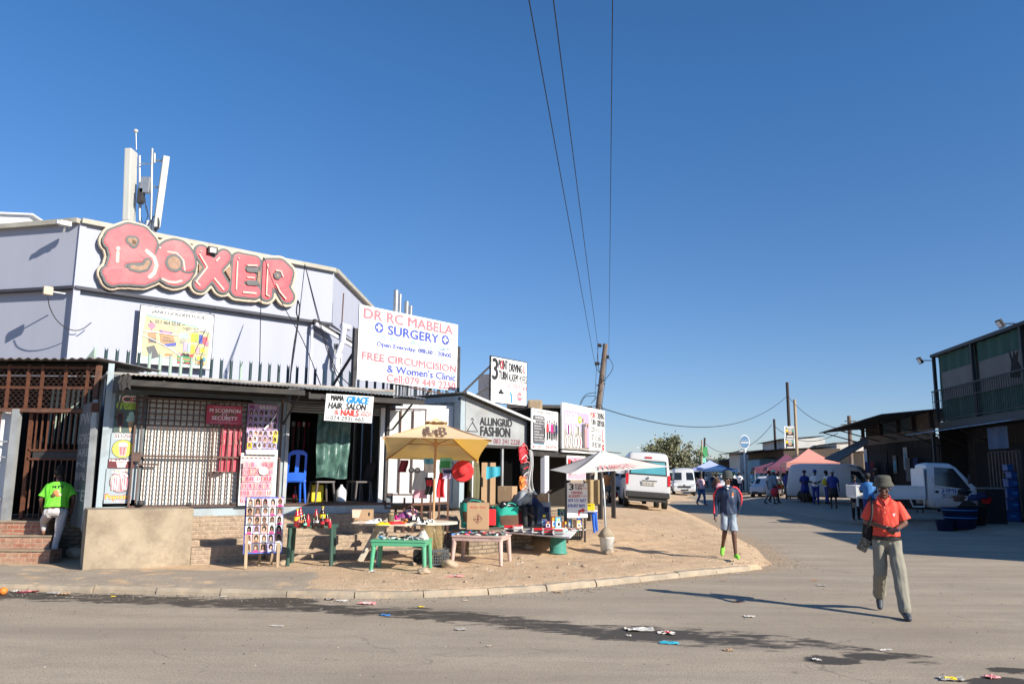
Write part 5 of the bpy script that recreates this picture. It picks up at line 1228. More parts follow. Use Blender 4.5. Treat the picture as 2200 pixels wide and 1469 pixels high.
# litter : crumpled sheets
def litter(px,py,w,h,mat,label,seed,crum=.3,rz=0,name='litter_piece',z=None,mat2=None):
    p=GT(px,py); m=MB(); n=7; r=Vector((seed*3.3,seed*1.7,0))
    k=min(w,h)*crum
    def fn(u,v):
        x=(u-.5)*w*(1+.25*noise.noise(Vector((v*2,seed,0)))); y=(v-.5)*h*(1+.3*noise.noise(Vector((u*2,seed,4))))
        return (x,y,.006+k*abs(noise.noise(Vector((u*3,v*3,0))+r))+k*.3*abs(noise.noise(Vector((u*9,v*9,1))+r)))
    m.grid(n,n,fn,mat,False)
    if mat2:
        m.grid(3,3,lambda u,v:(lambda q:(q[0],q[1],q[2]+.004))(fn(.2+.5*u,.2+.6*v)),mat2,False)
    tag(m.build(name,None,(p.x,p.y,p.z),rz),label,'litter'); 
LT=[(1433,1361,.42,.28,'litter_w','crumpled white and red printed wrapper on the damp patch','c_redsat'),(1375,1354,.75,.4,'litter_w','wide flattened white newspaper sheet on the damp patch','c_lgrey'),(1438,1382,.5,.22,'c_turq','torn turquoise plastic bag lying flat on the road',None),
(1352,1366,.16,.14,'litter_w','crushed white cup beside the flattened newspaper',None),(1610,1325,.3,.2,'litter_w','crumpled pale wrapper in the middle of the side road',None),(1585,1293,.3,.1,'c_orange','orange peel coloured scrap on the road under the long shadow',None),(1565,1397,.24,.15,'cardboard','brown cardboard scrap on the foreground road',None),
(1755,1418,.2,.16,'litter_w','white crumpled paper at the dark pothole',None),(1902,1397,.34,.12,'litter_w','long white wrapper on the road right of the pothole',None),(990,1352,.32,.2,'litter_g','flattened silvery carton in the foreground road',None),(828,1322,.34,.16,'c_blue','blue torn plastic strip in the damp gutter streak',None),
(905,1304,.16,.14,'c_yel','yellowish crumpled wrapper in the gutter right of the blue strip',None),(790,1297,.55,.3,'faded_red','large faded pink plastic bag stuck in the gutter','litter_w'),(735,1283,.3,.25,'litter_w','white plastic scrap against the kerb below the easel',None),(707,1288,.3,.2,'c_black','black and white crumpled bag against the kerb','litter_w'),
(595,1345,.4,.12,'litter_w','thin clear plastic strip on the foreground road',None),(245,1262,.14,.1,'c_yel','small yellow peel on the kerb at the left',None),(140,1258,.35,.3,'cardboard','crumpled brown paper bag on the left kerb',None),(35,1253,.3,.25,'litter_w','white crumpled tissue on the left kerb',None),(60,1268,.6,.3,'c_maroon','flattened dark red plastic bag in the left gutter','faded_red'),(120,1275,.6,.3,'litter_g','grey trampled plastic beside the flattened red bag',None),
(1200,1254,.3,.2,'cardboard','brown folded card lying on the sand above the kerb',None),(1555,1247,.25,.12,'cardboard','crumpled brown leaf shape by the end of the kerb',None),(1585,1232,.2,.12,'litter_w','white paper square leaning on the dark kerb stone',None),(1450,1225,.2,.1,'litter_w','white scrap on the sand near the end kerb stones',None),
(1235,1212,.2,.14,'litter_w','small white scrap on the sand left of the bucket shadow',None),(1600,1240,.14,.1,'litter_w','tiny white scrap before the dark kerb stone',None),(1050,1388,.12,.07,'cream','short striped stub lying on the foreground road',None),(2045,1460,.5,.25,'litter_g','grey yellow flattened packet at the bottom right','c_yel'),(2130,1455,.3,.2,'faded_red','reddish card scrap at the bottom right corner',None),
(1500,1102,.3,.3,'litter_w','white round foam scrap on the sand behind the boy',None),(1410,1107,.14,.1,'litter_w','white crumb of litter on the open sand',None),(975,1238,.7,.3,'faded_red','faded red and white plastic bag on sand right of the stone','litter_w'),(765,1190,.3,.25,'plastic_clear','clear plastic bag under the white oval table',None),(800,1228,.25,.2,'plastic_clear','clear plastic scrap by the light green table leg',None),(590,1205,.3,.2,'litter_w','folded white packet beside the easel foot',None),
(1765,1258,.35,.18,'litter_g','grey rag on the side road between boy and man',None),(1750,1247,.3,.1,'c_org2','reddish scrap on the side road above the grey rag',None),(1000,1290,.2,.14,'cream','pale crumb of paper in the gutter below the pink table',None),(655,1210,.3,.12,'litter_w','white papers under the dark green table',None),(480,1282,.2,.12,'litter_w','white scrap in gutter below the brick plinth',None)]
for i,(x,y,w,h,mt,lb,m2) in enumerate(LT): litter(x,y,w*.42,h*.5,mt,lb,i+1,crum=.25,rz=(i*37%60-30)/60,mat2=m2)
m=MB(); m.sph((0,0,.06),.055,'c_orange'); tag(m.build('orange',None,GT(8,1262)),'round orange fruit lying in the left gutter','fruit')
# ---------------- stalls ----------------
def legs4(root,w,d,h,mat,r0=.035,r1=.025,ins=.05,splay=.03,oval=False):
    for sx,sy in ((-1,-1),(1,-1),(-1,1),(1,1)):
        m=MB(); x=sx*(w/2-ins);y=sy*(d/2-ins); m.tube([(x,y,h-.02),(x+sx*splay*.5,y+sy*splay*.5,h*.5),(x+sx*splay,y+sy*splay,0)],[r0,(r0+r1)/2,r1],mat,8); m.build('leg',root)
def ovtop(m,w,d,z,t,mat,n=40,e=2.6):
    pr=[]
    for k in range(n):
        a=2*pi*k/n; c,s_=cos(a),sin(a); pr.append((w/2*abs(c)**(2/e)*(1 if c>=0 else -1), d/2*abs(s_)**(2/e)*(1 if s_>=0 else -1)))
    rings=[(1,z-t),(1.0,z-.012),(.992,z-.003),(.975,z),(.955,z),(.945,z-.006)]
    vs=[(x*k,y*k,zz) for k,zz in rings for x,y in pr]; fs=[(i*n+k,i*n+(k+1)%n,(i+1)*n+(k+1)%n,(i+1)*n+k) for i in range(len(rings)-1) for k in range(n)]
    fs.append(tuple(range((len(rings)-1)*n,len(rings)*n)))
    m.add(vs,fs,mat); m.add([(x*.97,y*.97,z-t) for x,y in pr],[tuple(range(n))[::-1]],mat)
def dark_green_table():
    p=GT(668,1213); root=thing('green_table','dark green round cornered plastic table holding cold drink bottles','table',p,R(8)); H=.72
    m=MB(); ovtop(m,.92,.75,H,.05,'g_table'); m.build('tabletop',root); legs4(root,.78,.62,H-.03,'g_table',.04,.035,.03,.015)
    # bottles
    B_=[(637,1130,.30,'cola_red','c_yel','c_yel','tall red drink bottle with yellow label, leftmost on the dark green table'),(644,1126,.30,'cola_red','label_red','c_yel','tall red drink bottle behind the leftmost one'),(641,1133,.17,'cola_red','c_green','c_brown','small orange red bottle in front at the left of the table'),(652,1130,.22,'cola','c_green','c_org2','dark bottle with green cap at the left group'),
        (655,1134,.16,'cola','c_green','c_mint','small cola bottle with pale green label in front'),(661,1130,.21,'cola_red','c_redsat','label_red','red capped red drink bottle right of the green label bottle'),(678,1124,.26,'cola_red','c_redsat','c_brown','red drink bottle with clear base at the table middle'),(673,1134,.17,'cola','c_green','c_black','small dark bottle in front of the middle group'),(680,1130,.2,'cola','c_green','c_lgrey','dark bottle right of the small middle one'),
        (692,1124,.31,'cola','c_yel','c_yel','tallest cola bottle with yellow cap and label'),(692,1133,.2,'cola','c_green','label_red','cola bottle with red label and green cap in front of the tallest'),(702,1128,.21,'cola','c_green','label_red','cola bottle with green cap at the right end'),(708,1133,.16,'cola_red','c_green','label_red','small red bottle, rightmost on the dark green table'),(646,1130,.2,'cola','c_blue','c_org2','dark bottle with blue cap in the left cluster')]
    for x,y,h,body,cap,lab,lb in B_:
        q=G(x,y+1,p.z+H); q.z=p.z+H; o=thing('drink_bottle',lb,'bottle',q,0,'cold drink bottles on the dark green table'); r=h*.16+.004
        m=MB(); m.lathe([(0,0),(r*.8,0),(r,h*.06),(r*.86,h*.2),(r,h*.32),(r,h*.58),(r*.75,h*.74),(r*.38,h*.88),(r*.36,h*.93),(0,h*.93)],body,n=14); m.build('bottle_body',o)
        m=MB(); m.cyl((0,0,h*.93),(0,0,h*1.0),r*.42,cap,n=10); m.build('cap',o)
        m=MB(); m.cyl((0,0,h*.34),(0,0,h*.56),r*1.03,lab,n=14,cap=False); m.build('label',o)
dark_green_table()
def oval_table():
    p=GT(836,1200); p=Vector((-1.95,15.25,gz(-1.95,15.25))); root=thing('oval_table','long off-white oval plastic table covered with clothes and a carton','table',p,R(14)); H=.74
    m=MB(); ovtop(m,1.95,1.0,H,.045,'w_table',e=2.0); m.build('tabletop',root)
    for sx in (-1,1):
        for sy in (-1,1):
            m=MB(); a=(sx*.42,sy*.10,H-.03); b=(sx*.80,sy*.30,.0) if sy>0 else (sx*.52,sy*.36,0); a=(sx*.45,sy*.22,H-.03)
            m.bar(a,b,.07,.10,'w_table'); m.build('leg',root)
    m=MB(); m.tube(spl([(-.72,.2,.2),(-.55,.22,.5),(-.3,.22,.66)]),.028,'w_table',6); m.build('brace',root)
    m=MB(); m.tube(spl([(.72,.2,.2),(.55,.22,.5),(.3,.22,.66)]),.028,'w_table',6); m.build('brace',root)
    top=p.z+H
    def on(x,y,z=None): q=G(x,y,top if z is None else z); return q
    # carton
    q=on(776,1118); o=thing('fruit_carton','open cardboard fruit carton with oval hand holes on the white oval table','box',(q.x,q.y+.15,top),R(8))
    m=MB(); W=.40;D=.28;h=.2
    for a in ((-W/2,W/2,-D/2,-D/2+.008),(-W/2,W/2,D/2-.008,D/2),(-W/2,-W/2+.008,-D/2,D/2),(W/2-.008,W/2,-D/2,D/2)): m.box(a[0],a[1],a[2],a[3],0,h,'cardboard')
    m.box(-W/2,W/2,-D/2,D/2,0,.01,'cardboard'); m.build('carton',o)
    for x in (-.12,.12):
        m=MB(); m.poly([(x+.018*cos(k*.52),.12+.04*sin(k*.52)) for k in range(12)],'black_void',-D/2-.001); m.build('hand_hole',o)
    m=MB(); m.add([(-W/2,-D/2,h),(-.02,-D/2,h),(-.06,-D/2-.14,h-.14),(-W/2+.02,-D/2-.14,h-.14)],[(0,1,2,3)],'cream'); m.add([(-W/2,-D/2,h),(-W/2,D/2,h),(-W/2-.1,D/2,h-.1),(-W/2-.1,-D/2,h-.1)],[(0,1,2,3)],'cardboard'); m.build('flap',o)
    # jar
    q=on(838,1122); m=MB(); m.lathe([(0,0),(.055,0),(.06,.02),(.06,.12),(.05,.14),(0,.14)],'c_olive',n=16); o=thing('glass_jar','wide glass jar with a brass lid among the clothes on the oval table','jar',(q.x,q.y+.1,top)); m.build('glass',o); m=MB(); m.cyl((0,0,.14),(0,0,.165),.052,'cardboard'); m.build('lid',o)
    # clothes heaps
    C_=[(775,1124,.35,.16,.05,'cream','flat pale cloth bundle before the carton'),(800,1124,.3,.2,.06,'plastic_clear','clear plastic wrapped garment on the oval table'),(822,1127,.28,.2,.05,'c_yel','mustard yellow garment on the oval table'),(848,1126,.34,.2,.06,'c_redsat','red garment in the middle of the oval table'),(845,1116,.22,.14,.09,'c_mag','bright magenta garment behind the red one'),(866,1112,.34,.22,.14,'c_purple','dark purple clothes pile at the back of the oval table'),(880,1106,.4,.25,.2,'c_pink','tall pile of pink and white clothes on the oval table'),
        (868,1123,.26,.16,.06,'c_black','black garment with orange trim on the oval table'),(892,1119,.34,.26,.12,'c_blk_gloss','black socks heap at the right of the oval table'),(908,1125,.3,.22,.08,'c_white','heap of white and black socks at the right end'),(922,1122,.26,.2,.07,'c_grey','grey garment at the far right end of the oval table'),(810,1119,.3,.2,.06,'c_white','white folded garment behind the mustard one')]
    for i,(x,y,w,d,h,mt,lb) in enumerate(C_):
        q=on(x,y); m=MB()
        m2={'c_white':'c_black','c_black':'c_orange','c_pink':'c_white','c_blk_gloss':'c_white','c_grey':'c_white'}.get(mt)
        def fn(u,v,w=w,d=d,h=h,i=i): 
            e=(1-abs(2*u-1)**3)*(1-abs(2*v-1)**3); return ((u-.5)*w*(1+.2*noise.noise(Vector((u*3,i,v)))),(v-.5)*d*(1+.2*noise.noise(Vector((v*3,i,u)))),max(0,h*e*(.7+.6*noise.noise(Vector((u*3.5,v*3.5,i*3)))+.3*noise.noise(Vector((u*9,v*9,i))))))
        m.grid(14,12,fn,mt)
        if m2:
            for k in range(4): a=(k*.37)%.7; b=(k*.53)%.7; m.grid(4,4,lambda u,v,a=a,b=b:(lambda t:(t[0],t[1],t[2]+.006))(fn(a+.22*u,b+.22*v)),m2)
        tag(m.build('clothes_pile',None,(q.x,q.y+.08,top),R(10*i)),lb,'clothing')
oval_table()
def goods(name,label,cat,p,rz,W,D,z,n,seed,mats,lo=.03,hi=.14,flat=True,group=None):
    """many small goods laid on a tabletop, one heap"""
    r=random.Random(seed)
    for i in range(n):
        m=MB(); w=r.uniform(lo,hi); d=r.uniform(.02,.06); h=r.uniform(.008,.03); x=r.uniform(-W/2+.05,W/2-.05); y=r.uniform(-D/2+.04,D/2-.04); a=r.uniform(-.9,.9)
        mt=r.choice(mats); m.m=Matrix.Rotation(a,4,'Z')@Matrix.Rotation(r.uniform(-.25,.25),4,'Y')
        m.box(-w/2,w/2,-d/2,d/2,0,h,mt)
        if r.random()<.6: m.box(-w/4,w/4,-d/2-.001,d/2+.001,h*.5,h+.002,r.choice(mats))
        q=Matrix.Rotation(rz,4,'Z')@Vector((x,y,0)); o=m.build(name,None,(p[0]+q.x,p[1]+q.y,z+r.uniform(0,.02)),rz); tag(o,label,cat,group)
def small_tables():
    p=GT(862,1222); root=thing('low_green_table','light green low plastic side table scattered with small packets','table',p,R(-4)); H=.52
    m=MB(); m.rbox(-.49,.49,-.33,.33,H-.035,H,'lg_table',.03); m.rbox(-.47,.47,-.315,-.29,H-.10,H-.03,'lg_table',.01); m.rbox(-.47,-.445,-.30,.30,H-.09,H-.03,'lg_table',.01); m.rbox(.445,.47,-.30,.30,H-.09,H-.03,'lg_table',.01); m.build('tabletop',root)
    legs4(root,.96,.64,H-.03,'lg_table',.045,.032,.05,.03)
    goods('packet','small silvery and blue packets spread over the light green table','packet',p,R(-4),.9,.6,p.z+H,46,3,['litter_w','c_lgrey','c_grey','c_sky','c_white','c_black','chrome'],group='packets on the light green table')
    q=Vector((p.x+.36,p.y+.05,p.z+H)); m=MB(); m.grid(8,8,lambda u,v:((u-.5)*.2,(v-.5)*.2,.14*(1-abs(2*u-1)**2)*(1-abs(2*v-1)**2)*(1+.4*noise.noise(Vector((u*5,v*5,0))))),'litter_w'); tag(m.build('white_bag',None,q),'crumpled white bag at the right end of the light green table','bag')
    p=GT(1034,1208); root=thing('low_pink_table','faded pink low plastic table covered with belts and sunglasses','table',p,R(-14)); H=.52
    m=MB(); m.rbox(-.50,.50,-.36,.36,H-.035,H,'p_table',.03); m.rbox(-.48,.48,-.345,-.32,H-.10,H-.03,'p_table',.01); m.rbox(.455,.48,-.33,.33,H-.09,H-.03,'p_table',.01); m.rbox(-.48,-.455,-.33,.33,H-.09,H-.03,'p_table',.01); m.build('tabletop',root)
    legs4(root,.98,.70,H-.03,'p_table',.05,.034,.05,.03)
    goods('boxed_trinket','dark belts, cases and trinkets spread over the faded pink table','trinket',p,R(-14),.95,.66,p.z+H,60,5,['c_black','c_black','c_blk_gloss','c_mint','c_white','c_lgrey','c_blue','c_red','chrome'],.05,.26,group='trinkets on the faded pink table')
small_tables()
def crate(name,label,p,rz,w,d,h,mat,loc_z=None):
    root=thing(name,label,'crate',p,rz); m=MB(); t=.012
    for z in (0,h-.05): 
        for (a,b,c,e) in ((-w/2,w/2,-d/2,-d/2+t),(-w/2,w/2,d/2-t,d/2),(-w/2,-w/2+t,-d/2,d/2),(w/2-t,w/2,-d/2,d/2)): m.box(a,b,c,e,z,z+.05,mat)
    m.build('rim',root); g=MB()
    for s_ in (-1,1):
        for i in range(11): x=-w/2+w*i/10; g.box(x-.006,x+.006,s_*(d/2-.006)-.005,s_*(d/2-.006)+.005,.05,h-.05,mat)
        for i in range(8): y=-d/2+d*i/7; g.box(s_*(w/2-.006)-.005,s_*(w/2-.006)+.005,y-.006,y+.006,.05,h-.05,mat)
    for k in (1,2,3): z=.05+(h-.1)*k/4; g.box(-w/2,w/2,-d/2,-d/2+.008,z-.006,z+.006,mat); g.box(-w/2,w/2,d/2-.008,d/2,z-.006,z+.006,mat); g.box(-w/2,-w/2+.008,-d/2,d/2,z-.006,z+.006,mat); g.box(w/2-.008,w/2,-d/2,d/2,z-.006,z+.006,mat)
    g.box(-w/2,w/2,-d/2,d/2,.0,.01,mat); g.build('lattice',root); return root
def brooms():
    p=GT(938,1214); crate('grey_crate','grey lattice plastic crate holding grass brooms',p,R(12),.40,.34,.30,'crate_grey')
    for k in range(7):
        r=random.Random(k); m=MB(); cx,cy=r.uniform(-.11,.11),r.uniform(-.08,.08)
        ln=Vector((r.uniform(-.35,.12)-(k<3)*.12,r.uniform(-.1,.1),1)).normalized()
        for i in range(70):
            a=r.random()*6.28; rr=r.uniform(0,.02); b=Vector((cx+rr*cos(a),cy+rr*sin(a),.03)); e=b+ln*r.uniform(.62,.8)+Vector((cos(a)*rr*4.2,sin(a)*rr*4.2,0)); mid=b.lerp(e,.5)
            s=Vector((.0025,0,0)); m.add([b-s,b+s,mid+s,mid-s],[(0,1,2,3)],'straw'); m.add([mid-s,mid+s,e],[(0,1,2)],'straw')
        tag(m.build('grass_broom',None,p,0),'straw coloured grass broom standing in the grey crate','broom','grass brooms in the grey crate')
    m=MB(); m.rbox(-.14,.14,-.1,.1,0,.26,'c_black',.02); tag(m.build('black_box',None,(p.x-.30,p.y+.15,p.z)),'dark box behind the light green table leg, left of the brooms','box')
brooms()
def S_umb(key):
    m,nt,P=nodes(key); nt.nodes.remove(P); o=nt.nodes['Material Output']
    top,tr=(((.93,.76,.52),(1.0,.56,.03)) if key=='umb_trans' else ((.88,.84,.78),(.5,.44,.40)))
    d=N(nt,'ShaderNodeBsdfDiffuse'); t=N(nt,'ShaderNodeBsdfTranslucent')
    c=mixrgb(nt,ramp(nt,tnoise(nt,2.5,6,.6),[(.35,0.),(.7,1.)]),tuple(x*.88 for x in top),top); nt.links.new(c,d.inputs[0]); t.inputs[0].default_value=(*tr,1)
    x=N(nt,'ShaderNodeMixShader'); x.inputs[0].default_value=.34 if key=='umb_trans' else .25; nt.links.new(d.outputs[0],x.inputs[1]); nt.links.new(t.outputs[0],x.inputs[2]); nt.links.new(x.outputs[0],o.inputs[0])
    return m
S['umb_trans']=S_umb; S['umb_wtrans']=S_umb
def canopy(root,ap,cor,mat,sag=.08,n=10,vent=True,edge_in=.04):
    """square canopy: apex + 4 corners, panels sag between ribs"""
    ap=Vector(ap); cor=[Vector(c) for c in cor]; m=MB()
    for k in range(4):
        a,b=cor[k],cor[(k+1)%4]; mid=(a+b)/2; inw=(ap-mid); inw.z=0
        def fn(u,v,a=a,b=b,inw=inw):
            e=a.lerp(b,u)+inw.normalized()*edge_in*inw.length*(1-(2*u-1)**2); p=ap.lerp(e,v)
            p.z-=sag*(1-(2*u-1)**2)*sin(pi*min(1,v*1.0))*.5; p.z-=sag*.7*sin(pi*v)
            return p
        m.grid(n,n,fn,mat)
    m.build('canopy',root)
def jb_umbrella():
    ap=AT(937,902,15.2); N0=AT(822,938,14.3); N1=AT(1057,944,14.3); F1=AT(1027,990,16.3); F0=AT(829,985,16.3)
    base=GT(930,1200); base=Vector((AT(931,1100,15.2).x,15.2,gz(AT(931,1100,15.2).x,15.2)))
    root=thing('market_umbrella','yellow and cream square market umbrella with faded letters J&B, leaning over the clothes table','umbrella',base,0)
    L=lambda v: Vector(v)-base
    canopy(root,L(ap),[L(N0),L(N1),L(F1),L(F0)],'umb_trans',.06)
    # vent cap
    m=MB(); a=L(ap)+Vector((0,0,.05)); cs=[L(ap).lerp(L(c),.22)+Vector((0,0,.035)) for c in (N0,N1,F1,F0)]
    for k in range(4):
        c0,c1=cs[k],cs[(k+1)%4]; m.grid(8,4,lambda u,v:(lambda p:(p[0],p[1],p[2]+.012*sin(u*20)*v-.02*sin(pi*v)))(a.lerp(c0.lerp(c1,u),v)),'umb_cream')
    m.build('vent_cap',root)
    pole=MB(); at_=AT(937,905,15.2); pole.tube([L(base),L(AT(933,1040,15.2)),L(AT(937,935,15.2)),L(ap)-Vector((0,0,.03))],.024,'pole_wood',10); pole.build('pole',root)
    hub=L(AT(936,955,15.2)); h=MB(); h.cyl(hub-Vector((0,0,.04)),hub+Vector((0,0,.04)),.05,'pole_wood'); h.build('hub',root)
    for c in (N0,N1,F1,F0):
        r=MB(); r.bar(L(ap)-Vector((0,0,.05)),L(c)-Vector((0,0,.03)),.02,.03,'pole_wood'); r.build('rib',root)
        s=MB(); mid=(L(ap)-Vector((0,0,.05))).lerp(L(c)-Vector((0,0,.03)),.55); s.bar(hub,mid,.018,.022,'pole_wood'); s.build('strut',root)
    # lettering on the front panel
    def mp(x,z,y):
        p=(L(N0)+L(N1))/2+(L(N1)-L(N0))*.5*x+(L(ap)-(L(N0)+L(N1))/2)*z; n_=(L(N1)-L(N0)).cross(L(ap)-L(N0)).normalized()
        if n_.y>0: n_=-n_
        p.z-=.03*sin(pi*(1-z)); return p+n_*.02
    t=MB(); t.text('J',-.24,-.14,.12,.62,'brown_ink',0,.02,mp=mp); t.text('I',-.215,-.135,.3,.62,'brown_ink',-.001,.03,mp=mp); t.text('&',-.105,-.005,.20,.46,'brown_ink',0,.01,mp=mp); t.text('B',.03,.19,.14,.62,'brown_ink',0,.02,mp=mp); t.build('lettering',root)
jb_umbrella()
def thirsti():
    ap=AT(1293,967,17.8); A0=AT(1224,1018,16.9); A1=AT(1443,1002,17.2); A2=AT(1390,1003,19.6); A3=AT(1181,1009,18.6)
    base=GT(1304,1186); pb=AT(1300,1125,17.15)
    root=thing('promo_umbrella','faded white umbrella printed THIRSTI, its pole standing in a sand filled bucket','umbrella',(base.x,base.y+.05,base.z+.1),0); b0=root.location.copy(); L=lambda v: Vector(v)-b0
    canopy(root,L(ap),[L(A0),L(A1),L(A2),L(A3)],'umb_wtrans',.05,edge_in=.02)
    m=MB(); m.tube([(0,.02,0),L(AT(1298,1060,17.15)),L(AT(1293,1012,17.3)),L(ap)-Vector((0,0,.02))],.022,'galv',8); m.build('pole',root)
    for c in (A0,A1,A2,A3):
        m=MB(); m.bar(L(ap)-Vector((0,0,.04)),L(c)-Vector((0,0,.02)),.012,.015,'steel_dark'); m.build('rib',root)
    def mp(x,z,y):
        e=L(A0).lerp(L(A1),x); p=e.lerp(L(ap),z); n_=(L(A1)-L(A0)).cross(L(ap)-L(A0)).normalized()
        if n_.y>0: n_=-n_
        p.z-=.04*sin(pi*(1-z)); 
        inw=(L(ap)-(L(A0)+L(A1))/2); inw.z=0; return p+n_*.03
    m=MB(); m.text('THIRSTI',.25,.70,.09,.30,'faded_red',0,0,mp=mp); m.build('lettering',root)
    # bucket
    o=thing('white_bucket','white plastic bucket filled with cement and a sandbag, umbrella pole stuck in it','bucket',(base.x,base.y,base.z),0)
    m=MB(); m.lathe([(0,0),(.125,0),(.15,.32),(.16,.325),(.16,.345),(.148,.345),(.14,.30),(0,.30)],'bucket',n=24); m.build('bucket_body',o)
    m=MB(); m.tube(spl([(-.155,-.02,.3),(-.05,-.165,.18),(.08,-.16,.14),(.157,-.02,.3)]),.005,'galv',5); m.build('handle',o)
    s=MB(); s.lathe([(0,0),(.13,0),(.17,.05),(.13,.13),(.06,.22),(0,.24)],'concrete',n=14,jit=.14); s.m=Matrix.Rotation(.2,4,'Y')
    tag(s.build('sandbag',None,(base.x-.01,base.y,base.z+.31)),'lumpy torn sandbag piled on top of the white bucket','sandbag')
thirsti()
def goods_board():
    # long board: near corner runs from px 1070,1150 to 1250; resting on green bin and crate
    z=.14+.42; a=G(1075,1140,.56); b=G(1190,1152,.56); c=G(1252,1132,.56); d=G(1150,1105,.56)
    pts=[G(1078,1141,.56),G(1224,1153,.56),G(1250,1128,.56),G(1092,1119,.56)]
    cx=sum(p.x for p in pts)/4; cy=sum(p.y for p in pts)/4; z0=gz(cx,cy)
    root=thing('goods_board','long laminated display board resting on the green bin, covered with packed goods','board',(cx,cy,0),0)
    m=MB(); m.prism([(p.x-cx,p.y-cy) for p in pts],.53,.56,'white_sign'); m.build('board_top',root)
    p=GT(1199,1188); o=thing('green_bin','upturned dark green plastic bin propping the goods board','bin',p); m=MB(); m.lathe([(0,.0),(.19,.0),(.19,.03),(.175,.035),(.15,.40),(.0,.40)],'bin_green',n=28); m.build('bin_body',o); 
    m=MB(); m.lathe([(.165,.12),(.172,.125),(.17,.14)],'bin_green',n=28); m.build('band',o)
    p=GT(1232,1158); crate('black_crate','black lattice crate under the right end of the goods board',(p.x,p.y+.1,p.z),R(-10),.42,.35,.26,'crate_blk')
    p=G(1105,1150,.14); m=MB(); m.rbox(-.5,.3,-.2,.2,0,.38,'brick_old',.02); tag(m.build('brick_pile',None,(p.x+.1,p.y+.6,z0)),'low brick pile under the left end of the goods board','bricks')
    # stacks of wrapped shirts along the front edge
    fr0=pts[0]; fr1=pts[1]; r=random.Random(4)
    for i in range(6):
        q=fr0.lerp(fr1,.12+.15*i); q=q+Vector((-.02,.13,0)); o=thing('wrapped_shirt_stack','stack of cellophane wrapped shirts at the front edge of the goods board','clothes stack',(q.x,q.y,.56),R(-8),'wrapped shirt stacks on the goods board')
        for k in range(5+i%2):
            m=MB(); dx=r.uniform(-.01,.01); m.m=Matrix.Rotation(r.uniform(-.08,.08),4,'Z'); m.rbox(-.085+dx,.085+dx,-.1,.1,k*.026,k*.026+.022,r.choice(['c_grey','c_redsat','c_lgrey','c_black','c_red','c_mint' if i<2 else 'c_grey','c_white']),.007); m.build('shirt',o)
    for i,(x,y,s,mt,lb) in enumerate(((1095,1118,.2,'c_pink','pink wrapped pack leaning at the left of the goods board'),(1112,1112,.2,'c_lgrey','clear wrapped pack behind the shirt stacks'),(1128,1118,.18,'c_maroon','dark red wrapped pack on the goods board'))):
        q=G(x,y,.6); m=MB(); m.m=Matrix.Rotation(-.9,4,'X'); m.rbox(-s/2,s/2,-.02,.02,-.1,.1,mt,.01); tag(m.build('wrapped_pack',None,(q.x,q.y+.1,.66),.3*i),lb,'pack')
    p_=Vector(((pts[1].x+pts[2].x)/2-.25,(pts[1].y+pts[2].y)/2-.1,0))
    goods('small_good','small wrapped and metallic goods scattered at the right end of the goods board','goods',p_,R(40),.9,.55,.56,55,8,['c_white','c_lgrey','c_black','c_white','c_mint','c_grey','c_red'],.03,.12,group='small goods on the board')
    # product boxes
    BX=[(1171,1122,.16,.34,.12,'c_navy','tall dark blue shoe box stack on the goods board'),(1178,1125,.12,.16,.1,'c_purple','small violet box at the front of the product boxes'),(1174,1104,.14,.18,.12,'c_black','black speaker box on the product boxes'),(1189,1110,.09,.26,.1,'c_orange','narrow orange and white appliance box'),(1206,1102,.13,.16,.12,'c_teal','teal hair dryer box with white side, on top'),(1198,1120,.16,.24,.12,'c_sky','blue orange boxed kettle in the product row'),(1222,1115,.13,.36,.14,'c_grey','tall grey appliance box at the right of the product row'),(1240,1118,.14,.18,.12,'cardboard','small brown carton at the right end of the product row'),(1212,1122,.14,.15,.1,'c_orange','low orange box under the blue boxed kettle')]
    for i,(x,y,w,h,d_,mt,lb) in enumerate(BX):
        zz=.56; q=G(x,1134 if y>1105 else 1131,.56); 
        zt=AT(x,y,q.y).z if i not in (2,4) else 0
        o=thing('product_box',lb,'box',(q.x,q.y+.05+(.1 if i in (0,2,4,6) else 0),.56 if i not in (2,4) else .8),R(-15+8*i)); m=MB(); m.rbox(-w/2,w/2,-d_/2,d_/2,0,h,mt,.006); m.build('carton',o)
        m=MB(); m.poly([(-w*.35,h*.15),(w*.35,h*.15),(w*.35,h*.6),(-w*.35,h*.6)],'c_white' if i%2 else 'c_lgrey',-d_/2-.002,0); m.poly([(-w*.2,h*.7),(w*.2,h*.7),(w*.2,h*.85),(-w*.2,h*.85)],'c_yel',-d_/2-.002,0); m.poly([(-w*.2,h*.22),(w*.2,h*.22),(w*.2,h*.5),(-w*.2,h*.5)],'c_black' if i%3 else 'c_blue',-d_/2-.003,0); m.build('printed_label',o)
goods_board()
def blob(name,label,cat,p,size,seed,mat,amp=.3,sub=4,z0=True,rz=0,mat2=None,root=None,f=2.0):
    bm=bmesh.new(); bmesh.ops.create_icosphere(bm,subdivisions=sub,radius=.5)
    for v in bm.verts:
        d=1+amp*noise.noise(v.co*f+Vector((seed*5.1,seed,1)))+amp*.35*noise.noise(v.co*f*3+Vector((seed,2,seed)))
        v.co*=d; v.co=Vector((v.co.x*size[0],v.co.y*size[1],v.co.z*size[2]+(size[2]*.5 if z0 else 0)))
        if z0 and v.co.z<0.0: v.co.z*=.15
    m=MB(); m.bm(bm,mat,True); 
    o=m.build(name,root,p,rz)
    if root is None: tag(o,label,cat)
    return o
